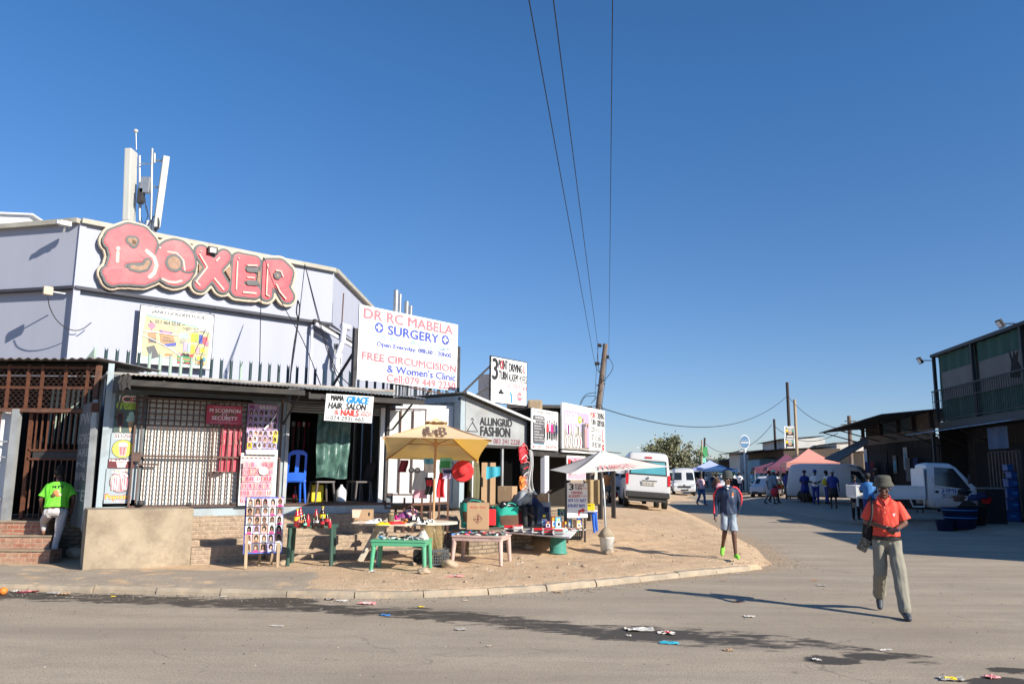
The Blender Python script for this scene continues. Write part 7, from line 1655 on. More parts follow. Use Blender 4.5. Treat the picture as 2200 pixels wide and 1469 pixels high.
wires('service_cable','cable sagging from the tall black pole to the corrugated roof on the right',[sagline(pA,AT(1812,922,48),.6,16)],.022)
wires('service_cable','cable sagging between the far poles above the oval sign',[sagline(AT(1658,912,90),AT(1600,962,85),.3,10),sagline(AT(1600,962,85),AT(1516,952,120),.9,12),sagline(AT(1662,913,90),AT(1800,930,70),1.2,12)],.03)
wires('service_cable','cable dropping from the green sign pole toward the far bush',[sagline(AT(1513,962,120),AT(1470,995,130),1.2,10)],.03)
# ---------------- right hand side of the street ----------------
Q=Frame((19.7,30),263)
def pole(name,label,x0,y0,y1,Y,r,mat,x1=None,cat='pole'):
    a=AT(x0,y0,Y); b=AT(x1 or x0+ (y1-y0)*.05,y1,Y); m=MB(); m.tube([(b.x-b.x,0,-b.z+.0),(0,0,0),(a.x-b.x,0,a.z-b.z)],[r*1.1,r*1.05,r*.9],mat,10); o=m.build(name,None,b); tag(o,label,cat); return o
def green_building():
    root=thing('balcony_building','two storey container building with green netted balcony and bright tin awning','building',Q.w(0,0,0),Q.a)
    S0,S1=-9.0,-.3; ZF=4.35; ZT=7.55
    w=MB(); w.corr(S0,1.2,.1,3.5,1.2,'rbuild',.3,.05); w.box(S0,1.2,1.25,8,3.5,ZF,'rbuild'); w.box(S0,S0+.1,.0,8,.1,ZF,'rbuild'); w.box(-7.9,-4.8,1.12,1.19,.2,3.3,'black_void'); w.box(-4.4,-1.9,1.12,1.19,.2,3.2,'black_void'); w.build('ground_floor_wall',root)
    m=MB(); m.box(S0,1.2,.0,1.25,ZF-.32,ZF-.02,'green_frame'); m.box(S0,1.2,.0,8,ZF-.02,ZF,'green_frame'); m.build('balcony_floor',root)
    b=MB(); b.box(S0,1.2,1.5,8,ZF,ZT,'rbuild'); b.box(S0-.1,1.2,-.1,8,ZT,ZT+.14,'green_frame'); b.build('upper_storey',root)
    for s in (S0+.06,-4.75,-.45): p=MB(); p.box(s-.07,s+.07,-.06,.08,ZF,ZT,'green_frame'); p.build('balcony_post',root)
    n=MB()
    for s0,s1,seed in ((S0+.2,-4.85,1),(-4.65,-.55,2)):
        n.grid(40,14,lambda u,v:(s0+(s1-s0)*u,.14+.04*sin(u*26+seed)+.03*noise.noise(Vector((u*9,v*3,seed))),ZF+.02+(ZT-ZF-.03)*v),'green_net')
    n.grid(26,8,lambda u,v:(-.3+1.4*u,.10+.05*sin(u*22),ZF+(ZT-ZF)*v),'green_net')
    n.build('green_netting',root)
    for s0,s1 in ((S0+.75,-5.1),(-4.3,-.7)):
        p=MB(); p.grid(16,8,lambda u,v:(s0+(s1-s0)*u,.06+.02*sin(u*13),ZF+1.0+1.35*v),'net_panel'); p.build('clear_panel',root)
    m=MB(); m.poly([(-1.7,5.7),(-.9,5.6),(-.8,6.0),(-1.0,6.3),(-.85,6.7),(-1.1,6.5),(-1.2,6.75),(-1.3,6.4),(-1.6,6.8),(-1.45,6.3),(-1.55,5.95)],'black_void',.03); m.build('torn_hole',root)
    r=MB(); 
    for z in (5.86,5.35,4.45): r.bar((S0-.15,-.12,z),(1.2,-.12,z),.05 if z>5.8 else .03,.05 if z>5.8 else .03,'green_frame')
    r.build('railing',root)
    for i in range(58):
        s=S0-.1+i*.195; q=MB(); wd=.05 if i%8==0 else .022; q.box(s-wd/2,s+wd/2,-.13,-.11,4.4,5.86,'green_frame'); q.build('baluster',root)
    a=MB(); a.sheet((S0-.2,-1.5,3.74),(1.4,-1.5,3.80),(1.4,.0,4.02),(S0-.2,.0,3.98),'roof_bright',pitch=.17,amp=.025,sag=.0); a.build('tin_awning',root)
    for s in (-8.5,-6,-3.2): p=MB(); p.bar((s,-1.35,3.68),(s,.0,3.1),.05,.05,'green_frame'); p.build('awning_bracket',root)
    p=MB(); p.box(-6.7,-6.6,-1.2,-1.1,.1,3.7,'green_frame'); p.build('awning_post',root)
    f=MB(); f.box(-1.2,1.2,-1.2,-1.1,.15,2.75,'wood_dark'); 
    for i in range(9): f.box(-1.2+i*.27,-1.12+i*.27,-1.26,-1.2,.3,2.7,'wood_old'); 
    f.build('plank_screen',root)
    c=MB(); c.grid(10,8,lambda u,v:(-1.9+1.6*u,-.9+.06*sin(u*9),2.85+.85*v),'blue_tarp'); c.build('blue_tarpaulin',root)
    d=MB(); d.add([(-2.6+.28*cos(k*.4),-.02,2.0+.33*sin(k*.4)) for k in range(16)],[tuple(range(16))],'c_lgrey'); d.build('round_plate',root)
    for px_,py_,lb in ((0,0,0),):
        pass
    for s,z in ((S0-.3,7.45),(-.9,7.75)):
        l=MB(); l.m=Matrix.Translation((s,-.5,z))@Matrix.Rotation(.5,4,'X'); l.rbox(-.2,.2,-.05,.05,-.17,.17,'sign_black',.01); l.box(-.15,.15,-.056,-.051,-.12,.12,'lamp_clear'); l.m=Matrix(); l.bar((s,-.45,z),(s+.1,.0,z-.02),.04,.04,'sign_black'); l.build('flood_lamp',root)
green_building()
def low_building():
    root=thing('corrugated_shop','long dark single storey shop with wide overhanging corrugated roof and tan fascia beam','shop',Q.w(0,0,0),Q.a)
    S0,S1=-20.8,-9.1
    w=MB(); w.corr(S0,S1,.1,3.7,.0,'rbuild',.3,.05); w.box(S0,S1,.06,7,.1,3.6,'rbuild')
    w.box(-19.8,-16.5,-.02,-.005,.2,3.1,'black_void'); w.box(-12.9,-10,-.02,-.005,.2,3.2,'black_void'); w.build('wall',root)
    u=MB(); u.corr(S0+.3,-17.6,4.1,5.0,.1,'rbuild',.2,.03); u.corr(-17.5,-12.6,4.1,5.0,.1,'rbuild_blue',.15,.02); u.corr(-12.5,S1,4.1,5.0,.1,'wood_old',.3,.02); u.build('upper_cladding',root)
    f=MB(); f.box(S0-.2,S1-.2,-.12,-.02,3.6,4.12,'fascia_tan'); f.build('fascia_beam',root)
    r=MB(); r.sheet((S0-.3,-2.6,4.42),(-9.0,-2.6,4.75),(-9.0,6,5.6),(S0-.3,6,5.3),'roof_dark',pitch=.2,amp=.03,sag=.0); r.build('roof',root)
    for s in (S0+.1,-17.4,-14.5,-12.2,-9.8): p=MB(); p.bar((s,-2.4,4.42),(s,-.05,3.75),.06,.06,'wood_dark'); p.build('bracket',root); p=MB(); p.box(s-.09,s+.09,-.1,.08,4.1,5.0,'wood_dark'); p.build('stud',root)
    for (s,z0,z1,c) in ((-13.5,2.1,3.3,'c_lgrey'),(-15.2,1.9,2.9,'c_grey'),(-20.3,2.2,3.4,'c_lgrey')):
        p=MB(); p.box(s-.3,s+.3,-.06,-.045,z0,z1,c); p.box(s-.2,s+.2,-.065,-.061,z0+.15,z1-.3,'ink_cyan'); p.build('notice',root)
low_building()
def neighbour():
    for (fr,s0,s1,h,lb,nm) in ((Frame((16.75,13.2),83),0,6.6,5.0,'plain single storey shop block beyond the right edge of the picture','nearest'),(Q,.9,9.6,5.0,'low shop block between the balcony building and the nearest right hand shop','next')):
        m=MB(); y0,y1=((-8,0) if nm=='nearest' else (0,8)); m.box(s0,s1,y0,y1,0,h,'rbuild'); m.box(s0-.1,s1+.1,y0-.1,y1+.1,h,h+.12,'roof_dark')
        m.box(s0+1,s0+2.2,(y1 if nm=='nearest' else y0)-.02,(y1 if nm=='nearest' else y0)+.02,.2,2.3,'wood_dark'); tag(m.build('shop_block',None,fr.w(0,0,0),fr.a),lb,'building')
neighbour()
def far_row():
    def shack(name,label,p0,p1,ytop,ybot,dpt,mat,roofmat='roof_dark',over=.5,dd=0,slope=.2):
        s1,_=Q.px(p1,1000,dd); s0,_=Q.px(p0,1000,dd); z=Q.px(p1,ytop,dd)[1]
        if s0>s1: s0,s1=s1,s0
        root=thing(name,label,'building',Q.w(s0,dd,0),Q.a); W=s1-s0; m=MB(); m.box(0,W,0,dpt,0,z,mat); m.build('wall',root)
        r=MB(); r.sheet((-.2,-over,z+.02-over*slope),(W+.2,-over,z+.02-over*slope),(W+.2,dpt,z+.02+dpt*slope*.3),(-.2,dpt,z+.02+dpt*slope*.3),roofmat,pitch=.5,amp=.02); r.build('roof',root)
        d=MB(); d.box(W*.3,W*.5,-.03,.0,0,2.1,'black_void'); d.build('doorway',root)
        return root
    shack('wooden_shack','rickety grey plank shack with dark projecting roof behind the plum tent',1608,1685,962,1050,5,'wood_old','roof_dark',2.2,0,.12)
    shack('white_store','long whitewashed store wall behind the black pole and posters',1705,1800,950,1050,4,'shack_white','roof_dark',.3,6)
    shack('raised_store','small raised store with faded lettering above the wooden shack roof',1640,1692,940,960,4,'shack_white','roof_dark',.8,3)
    shack('thatch_stall','straw fringed stall between the salmon tent and the dark corrugated shop',1790,1856,968,1000,3,'thatch','roof_dark',.3,3.5)
    shack('blue_shack','small pale blue tin shack right of the oval sign',1606,1632,985,1050,3,'shack_blue','roof_dark',.2,-1.5)
    shack('tin_shack','pale tin shack with an awning left of the oval sign',1567,1590,968,1050,4,'shack_white','roof_dark',1.5,0)
    shack('brown_shack','low brown shack at the far end of the right hand row',1545,1566,985,1050,6,'rbuild','blue_tarp',2.5,0)
    m=MB(); P_=[AT(1862,938,46),AT(1770,984,46),AT(1800,990,42.5),AT(1866,950,42.5)]; m.add(P_,[(0,1,2,3)],'roof_dark'); m.add([p-Vector((0,0,.05)) for p in P_],[(3,2,1,0)],'roof_dark')
    tag(m.build('lean_to_roof',None),'dark sloping lean-to roof left of the tan fascia shop','roof')
    # oval sign
    c=AT(1600,949,82); root=thing('oval_sign','blue and white oval sign on a stub pole above the far shacks','sign',c,0); m=MB()
    def ov(rx,rz,y,mt,dz=0): m.add([(rx*cos(k*.262),y,dz+rz*sin(k*.262)) for k in range(24)],[tuple(range(24))],mt)
    ov(.52,.72,0,'c_white'); ov(.45,.63,-.02,'sign_blue'); m.box(-.4,.4,-.04,-.035,-.12,-.02,'c_white'); m.box(-.36,.36,-.04,-.035,.1,.16,'c_lgrey'); m.add([(.52*cos(k*.262),.12,.72*sin(k*.262)) for k in range(24)],[tuple(range(24))],'galv'); m.build('oval_panel',root)
    m=MB(); m.cyl((0,.06,-.7),(0,.06,-c.z+.2),.14,'white_paint'); m.build('stub_pole',root)
    # tents
    def tent(label,ax,ay,ye,Y,w,mat,name='gazebo_tent',val=.3,txt_=None):
        a=AT(ax,ay,Y); ze=AT(ax,ye,Y).z; root=thing(name,label,'tent',(a.x,Y,0),R(-12)); h=w/2
        m=MB(); cs=[(-h,-h),(h,-h),(h,h),(-h,h)]
        for k in range(4):
            c0,c1=cs[k],cs[(k+1)%4]
            def fn(u,v): x=(c0[0]+(c1[0]-c0[0])*u)*(1-v); y=(c0[1]+(c1[1]-c0[1])*u)*(1-v); return (x,y,ze+(a.z-ze)*(v**1.35))
            m.grid(6,8,fn,mat)
            m.add([(c0[0],c0[1],ze),(c1[0],c1[1],ze),(c1[0],c1[1],ze-val),(c0[0],c0[1],ze-val)],[(0,1,2,3)],mat)
        if txt_: m.text(txt_,-h*.25,h*.55,ze+(a.z-ze)*.18,ze+(a.z-ze)*.34,'c_white',-h*.72,.02); m.text('fresh produce market day',-h*.8,-h*.05,ze-val*.7,ze-val*.3,'c_white',-h-.01); 
        m.build('canopy',root)
        for x,y in cs: p=MB(); p.box(x-.03,x+.03,y-.03,y+.03,0,ze-val*.5,'galv_dull'); p.build('leg',root)
    tent('salmon pink gazebo tent, nearest of the market tents',1737,963,994,57,3.5,'tent_salmon',val=.35,txt_=None)
    tent('plum coloured gazebo tent behind the salmon one',1689,974,1003,67,3.4,'tent_plum')
    tent('low faded plum gazebo left of the other two tents',1660,992,1004,72,3.4,'tent_plum',val=.5)
    tent('pale blue gazebo tent at the far end of the street',1525,988,1005,82,3.4,'tent_blue')
    tent('navy blue gazebo tent beside the pale blue one',1545,998,1008,78,3.4,'tent_navy',val=.2)
far_row()
pole('telegraph_pole','tall black telegraph pole carrying two white posters',1691,821,1060,75,.15,'wood_dark',x1=1702)
pole('wood_pole','pale shorter timber pole right of the tall black pole',1707,858,1060,73,.14,'wood_pale',x1=1716)
pole('telegraph_pole','stubby black pole above the raised store',1663,900,1040,90,.14,'wood_dark')
pole('telegraph_pole','thin black pole with green sign near the far vans',1514,940,1030,118,.15,'wood_dark',x1=1511)
pole('wood_pole','thin pale pole left of the green sign pole',1508,945,1030,112,.12,'wood_pale',x1=1507)
pole('telegraph_pole','old pole with crossarms behind the corrugated roof',1824,893,1000,58,.15,'wood_pole',x1=1829)
m=MB(); a=AT(1827,912,57.7)
for dz,w in ((0,.7),(-.35,.5),(.25,.4)): m.bar((-w,0,dz),(w,0,dz),.06,.06,'wood_dark')
tag(m.build('crossarm',None,a),'wooden crossarms of the old pole behind the corrugated roof','crossarm')
for i,(yc,lb) in enumerate(((928,'upper white portrait poster with black and green panel on the black pole'),(952,'lower white portrait poster with black and green panel on the black pole'))):
    c=AT(1697,yc,74.5); m=MB(); w,h=.50,.54; m.box(-w,w,0,.03,-h,h,'white_sign'); m.box(-w*.75,w*.75,-.02,-.005,h*.55,h*.85,'ink_black'); m.box(-w*.6,w*.6,-.026,-.021,h*.62,h*.76,'c_white'); m.box(-w*.75,w*.75,-.02,-.005,-h*.85,h*.48,'ink_black')
    m.box(-w*.75,-w*.1,-.024,-.021,h*.0,h*.45,'c_yel'); m.box(w*.1,w*.75,-.024,-.021,h*.0,h*.45,'bin_green'); m.poly([(.24*cos(k*.524)*.8,h*.05+.25*sin(k*.524)) for k in range(12)],'face3',-.03); m.poly([(.2*cos(k*.524),h*.3+.1*sin(k*.524)) for k in range(12)],'c_lgrey',-.034); m.box(-w*.6,w*.6,-.03,-.025,-h*.8,-h*.6,'c_white')
    tag(m.build('pole_poster',None,c),lb,'poster')
m=MB(); m.box(-.55,.55,0,.04,-.7,.7,'c_green'); m.box(-.3,.3,.0,.04,-1.9,-.85,'c_mint'); tag(m.build('green_sign',None,AT(1512,970,117)),'green sign and white banner on the thin black pole','sign')
def streetlamp():
    for x,y0,lb in ((1416,942,'thin far street lamp with twin arms above the bush'),(1380,963,'smaller far street lamp behind the white taxi')):
        a=AT(x,y0,110); m=MB(); m.tube([(0,0,-a.z),(0,0,0)],.05,'galv_dull',6); m.bar((-.5,0,.1),(0,0,0),.05,.05,'galv_dull'); m.bar((.3,0,.15),(0,0,0),.05,.05,'galv_dull'); m.rbox(-.8,-.4,-.1,.1,.06,.16,'white_paint',.02); tag(m.build('street_lamp',None,a),lb,'street lamp')
streetlamp()
def foliage(name,label,px_,py,Y,w,h,n,leaf,seed,trunk=.2,ls=.16):
    p=AT(px_,py,Y); root=thing(name,label,'tree' if trunk else 'bush',(p.x,Y,0),0); r=random.Random(seed); zc=p.z
    m=MB(); tips=[]
    for k in range(9):
        a=k*.7+r.random(); e=Vector((cos(a)*w*.33*r.uniform(.5,1),sin(a)*w*.3*r.uniform(.4,1),zc+h*r.uniform(-.15,.38))); m.tube(spl([(0,0,.0),(0,0,zc*.35),e*.6+Vector((0,0,zc*.2)),e],3),[trunk*(1-.9*i/9)+.01 for i in range(10)][:len(spl([(0,0,.0),(0,0,zc*.35),e*.6,e],3))],'wood_pole',6); tips.append(e)
    m.build('trunk',root); m=MB()
    cl=[]
    for k in range(46):
        a=r.random()*6.28; q=r.random()**.5; z=r.uniform(-1,1); rr=sqrt(max(0,1-z*z)); cl.append(Vector((cos(a)*rr*w*.42*q*1.15,sin(a)*rr*w*.42*q,zc+z*h*.42*(.6+.4*q)+.08*h)))
    for i in range(n):
        c=r.choice(cl); s=w*.10*r.uniform(.5,1.2); d=Vector((r.gauss(0,1),r.gauss(0,1),r.gauss(0,.8))); pos=c+d*s*.62; l=ls*r.uniform(.6,1.4)
        u=Vector((r.gauss(0,1),r.gauss(0,1),r.gauss(.6,1))).normalized(); v=u.orthogonal().normalized(); v.rotate(Matrix.Rotation(r.random()*6.28,3,u))
        m.add([pos-v*l*.25,pos+u*l*.5,pos+v*l*.25,pos-u*l*.5],[(0,1,2,3)],leaf)
    m.build('crown',root)
foliage('tree','olive grey bushy tree behind the white minibus taxi',1440,985,95,7.2,4.6,5200,'leaf2',3,.18,.34)
foliage('bush','low dark bush at the far end of the street behind the poles',1540,1003,130,9,2.6,1800,'leaf_dk',5,.1,.4)
foliage('bush','low pale bush on the far horizon left of the poles',1478,1003,140,12,2.2,1600,'leaf2',6,.1,.4)
def far_misc():
    r=random.Random(8)
    for i,(x,yt,Y,w,mt,lb) in enumerate(((1478,1006,125,5,'brick_old','tiny far brick house behind the distant taxi'),(1500,1004,120,4,'shack_white','tiny far white shack between taxi and blue tent'),(1335,985,60,5,'shack_white','pale low shop hidden behind the parked minibus'))):
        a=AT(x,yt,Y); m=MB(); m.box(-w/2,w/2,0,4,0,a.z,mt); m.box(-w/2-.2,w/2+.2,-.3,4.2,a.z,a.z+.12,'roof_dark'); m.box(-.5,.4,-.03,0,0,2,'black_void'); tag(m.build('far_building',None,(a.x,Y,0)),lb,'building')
    # hills strip at the horizon
    m=MB(); pts=[]
    n=160; vs=[];fs=[]
    for i in range(n+1):
        x=-1400+2800*i/n; h=7+9*noise.noise(Vector((x*.004,1,0)))+3*noise.noise(Vector((x*.02,2,0))); vs+=[(x,1500,-2),(x,1500,max(3,h)),(x,1900,max(3,h)+3)]
    for i in range(n): fs+=[(i*3,i*3+3,i*3+4,i*3+1),(i*3+1,i*3+4,i*3+5,i*3+2)]
    m.add(vs,fs,'hill',True); struct(m.build('hills'))
S['hill']=dict(c=(.13,.15,.16),r=.95,n=.2,ns=.02)
far_misc()
# stacked crates and barrels by the right kerb
def right_goods():
    c=[(2173,1119,1096),(2190,1119,1093),(2176,1095,1071),(2196,1092,1055),(2176,1070,1047),(2198,1054,1028),(2178,1046,1028),(2195,1027,1002),(2180,1027,1012),(2178,1011,997)]
    LB=['bottom blue crate of the left stack at the right edge','bottom blue crate of the right stack at the right edge','second blue crate of the left stack','second blue crate of the right stack','third blue crate of the left stack','third blue crate of the right stack','fourth blue crate of the left stack, narrower','topmost blue crate of the right stack','small blue crate fifth in the left stack','topmost small blue box of the left stack']
    p=GT(2172,1120)
    for i,(x,y0,y1) in enumerate(c):
        Y=p.y+(.1 if i%2 else 0); a=AT(x,y0,Y); b=AT(x,y1,Y); h=a.z-b.z; h=abs(h)-.01; w=.27 if i<8 else .22
        if i%2: w=.3
        o=thing('blue_crate',LB[i],'crate',(a.x,Y,a.z),R(-8+2*(i%3)),'blue crates stacked at the right edge'); m=MB(); m.rbox(-w,w,-.2,.2,0,h-.04,'crate_blue',.02); m.build('crate_body',o); m=MB(); m.rbox(-w-.015,w+.015,-.215,.215,h-.05,h,'crate_blue',.01); m.build('lid',o)
        m=MB(); m.box(-w*.35,w*.35,-.206,-.201,h*.4,h*.6,'c_blue'); m.build('stencil',o)
    for i,(x,y,Y,w,h,mt,lb) in enumerate(((2062,1105,27.2,.55,.66,'blue_dk','wide dark blue tub at the truck front, ringed with bright blue bands'),(2090,1108,27.6,.45,.6,'c_black','black tub right of the wide blue tub'),(2030,1112,27.0,.3,.35,'blue_dk','small blue drum below the wide blue tub'))):
        a=AT(x,y,Y); o=thing('plastic_tub',lb,'tub',(a.x,Y,gz(a.x,Y)),0); m=MB(); m.lathe([(0,0),(w*.8,0),(w,h),(w+.03,h+.01),(w-.04,h),(w*.78,.05),(0,.05)],mt,n=26); m.build('tub_body',o)
        if i==0:
            for z in (.35,.6): m=MB(); m.lathe([(w*(.8+.2*z/h)+.005,z-.015),(w*(.8+.2*z/h)+.02,z),(w*(.8+.2*z/h)+.005,z+.015)],'c_blue',n=26); m.build('band',o)
    for i,(x,y,Y,s,mt,lb) in enumerate(((2060,1068,27.2,.4,'c_brown','dark brown cloth bundle heaped on the wide blue tub'),(2092,1066,27.5,.35,'c_navy2','navy bundle on the black tub'),(2108,1062,27.6,.35,'blue_dk','dark blue basin right of the navy bundle'),(2070,1055,27.8,.4,'c_black','black sack between the tubs and truck'))):
        a=AT(x,y,Y); blob('cloth_bundle',lb,'bundle',(a.x,Y,a.z-.15),(s,s*.7,s*.6),i+40,mt,.6,f=3)
    a=AT(2120,1078,27.8); m=MB(); m.lathe([(0,0),(.12,0),(.17,.2),(.18,.2),(.0,.19)],'c_redsat'); tag(m.build('red_bowl',None,(a.x,27.8,a.z-.05)),'red plastic bowl among the dark tubs at the right','bowl')
    a=AT(2128,1050,28.2); m=MB(); m.rbox(-.35,.35,-.25,.25,-a.z+.15,0,'c_black',.02); m.rbox(-.38,.38,-.28,.28,0,.05,'c_grey',.01); tag(m.build('black_stand',None,(a.x,28.2,a.z)),'black boxy stand with grey top between tubs and crates','stand')
right_goods()
def clutter():
    r=random.Random(21)
    # low stalls with goods in front of the tents and dark shops
    for i,(x,y,Y,w,mt,lb) in enumerate(((1700,1062,50,1.8,'wood_dark','dark trestle stall with red produce left of the panel van'),(1668,1056,58,1.6,'galv_dull','small stall table behind the woman in the checked dress'),(1640,1052,66,1.8,'wood_dark','low dark stall under the plum tent'),(1712,1058,53,1.4,'blue_dk','blue skirted stall table under the salmon tent'),(1932,1072,36,1.8,'wood_dark','low dark display table behind the truck cab'))):
        a=AT(x,y,Y); o=thing('market_stall',lb,'stall',(a.x,Y,gz(a.x,Y)),R(-8)); m=MB(); m.box(-w/2,w/2,-.4,.4,.72,.77,mt); m.build('tabletop',o)
        for sx in (-1,1):
            for sy in (-1,1): m=MB(); m.box(sx*(w/2-.06)-.02,sx*(w/2-.06)+.02,sy*.34-.02,sy*.34+.02,0,.72,mt); m.build('leg',o)
        for k in range(9):
            g=r.choice(['c_redsat','c_orange','c_green','c_white','c_yel','c_royal','cardboard','c_black']); m=MB(); sx=r.uniform(-w/2+.15,w/2-.15); m.rbox(-.11,.11,-.1,.1,0,r.uniform(.08,.25),g,.02); q=Matrix.Rotation(R(-8),4,'Z')@Vector((sx,r.uniform(-.25,.25),.77)); tag(m.build('goods_pack',None,(a.x+q.x,Y+q.y,gz(a.x,Y)+q.z),r.random()),'small coloured pack of goods on a far market stall','goods','packs on the far market stalls')
    for i,(s,z,w,h,mt,lb) in enumerate(((-19.2,2.6,.7,1.1,'c_navy2','navy clothes hanging under the tan fascia, nearest the far end'),(-18.2,2.6,.6,1.0,'c_maroon','maroon clothes hanging under the tan fascia'),(-16.0,2.5,.6,1.2,'c_black','black clothes hanging under the tan fascia by the notices'),(-12.3,2.7,.7,1.2,'c_grey','grey cloth hanging in the dark doorway behind the truck'),(-11.2,2.7,.6,.9,'c_navy2','dark blue cloth beside the grey one in the doorway'))):
        m=MB(); m.grid(10,6,lambda u,v:((u-.5)*w,.05*sin(u*14+i),-h*v),mt); tag(m.build('hanging_clothes',None,Q.w(s,-.35,z),Q.a),lb,'clothes')
clutter()
S['c_grey2']=dict(c=(.25,.28,.31),r=.8,n=.1,b=.3,bs=9)
S['camo']=dict(c=(.03,.03,.025),c2=(.30,.27,.2),r=.8,n=.2,ns=30)
# ---------------- vehicles ----------------
class Loft:
    def __init__(s,st): s.st=st
    def at(s,x):
        st=s.st
        if x<=st[0][0]: return st[0][1:]
        for a,b in zip(st[:-1],st[1:]):
            if x<=b[0]: t=(x-a[0])/max(1e-6,b[0]-a[0]); return tuple(p+(q-p)*t for p,q in zip(a[1:],b[1:]))
        return st[-1][1:]
    def ring(s,x):
        zb,zt,w,tt,bl=s.at(x); bl=min(bl,zt-.08)
        h=[(0,zb),(w*.86,zb),(w*.97,zb+.06),(w,zb+(bl-zb)*.45),(w*.995,bl),(w*(tt*.5+.5),bl+(zt-bl)*.5),(w*tt,zt-min(.12,(zt-bl)*.3)),(w*tt-.05,zt-.035),(w*tt-.16,zt),(0,zt+.025)]
        return h
    def side(s,x,z):
        h=s.ring(x)
        for a,b in zip(h[1:-1],h[2:]):
            if a[1]<=z<=b[1] and b[1]>a[1]: return a[0]+(b[0]-a[0])*(z-a[1])/(b[1]-a[1])
        return h[-3][0]
    def build(s,m,mat,n=70):
        x0,x1=s.st[0][0],s.st[-1][0]; xs=sorted(set([x0+(x1-x0)*i/n for i in range(n+1)]+[q[0] for q in s.st])); vs=[];fs=[]
        for x in xs:
            h=s.ring(x); r=[(x,y,z) for y,z in h]+[(x,-y,z) for y,z in h[-2:0:-1]]; k=len(r); vs+=r
        for i in range(len(xs)-1): fs+=[(i*k+j,i*k+(j+1)%k,(i+1)*k+(j+1)%k,(i+1)*k+j) for j in range(k)]
        fs+=[tuple(range(k))[::-1],tuple(range(len(vs)-k,len(vs)))]; m.add(vs,fs,mat,True)
    def xinv(s,z,rear=True):
        L=s.st if rear else s.st[::-1]
        for a,b in zip(L[:-1],L[1:]):
            if a[2]<=z<=b[2] and b[2]>a[2]: return a[0]+(b[0]-a[0])*(z-a[2])/(b[2]-a[2])
        return L[0][0]
    def sidepanel(s,m,pts,mat,sgn,e=.008,n=6):   # quad pts (x,z) bl br tr tl
        def f(u,v):
            a=[pts[0][k]+(pts[1][k]-pts[0][k])*u for k in (0,1)]; b=[pts[3][k]+(pts[2][k]-pts[3][k])*u for k in (0,1)]
            x=a[0]+(b[0]-a[0])*v; z=a[1]+(b[1]-a[1])*v; return (x,sgn*(s.side(x,z)+e),z)
        m.grid(n,n,f,mat)
    def endpanel(s,m,y0,y1,z0,z1,mat,rear=True,e=.012,tp=.04,n=6):
        def f(u,v):
            z=z0+(z1-z0)*v; y=(y0+(y1-y0)*u)*(1-tp*v); x=s.xinv(z,rear); return (x+(-e if rear else e),y,z+e*.3)
        m.grid(n,n,f,mat)
def wheels(root,xs,w,r,wd=.2):
    for x in xs:
        for sg in (-1,1):
            o=MB(); y=sg*(w-wd/2-.01); o.lathe([(r*.62,-wd/2),(r*.95,-wd/2),(r,-wd*.35),(r,wd*.35),(r*.95,wd/2),(r*.62,wd/2)],'rubber',n=26); 
            o.v=[(vx,-vz,vy) for vx,vy,vz in o.v]; 
            wh=o.build('wheel',root,(x,y,r)); m=MB(); m.lathe([(0,-.03),(r*.3,-.03),(r*.6,.02),(r*.62,wd/2-.01)],'rim',n=20); m.v=[(vx,-vz*sg if sg<0 else -vz,vy) for vx,vy,vz in m.v]
            m.build('rim',wh)
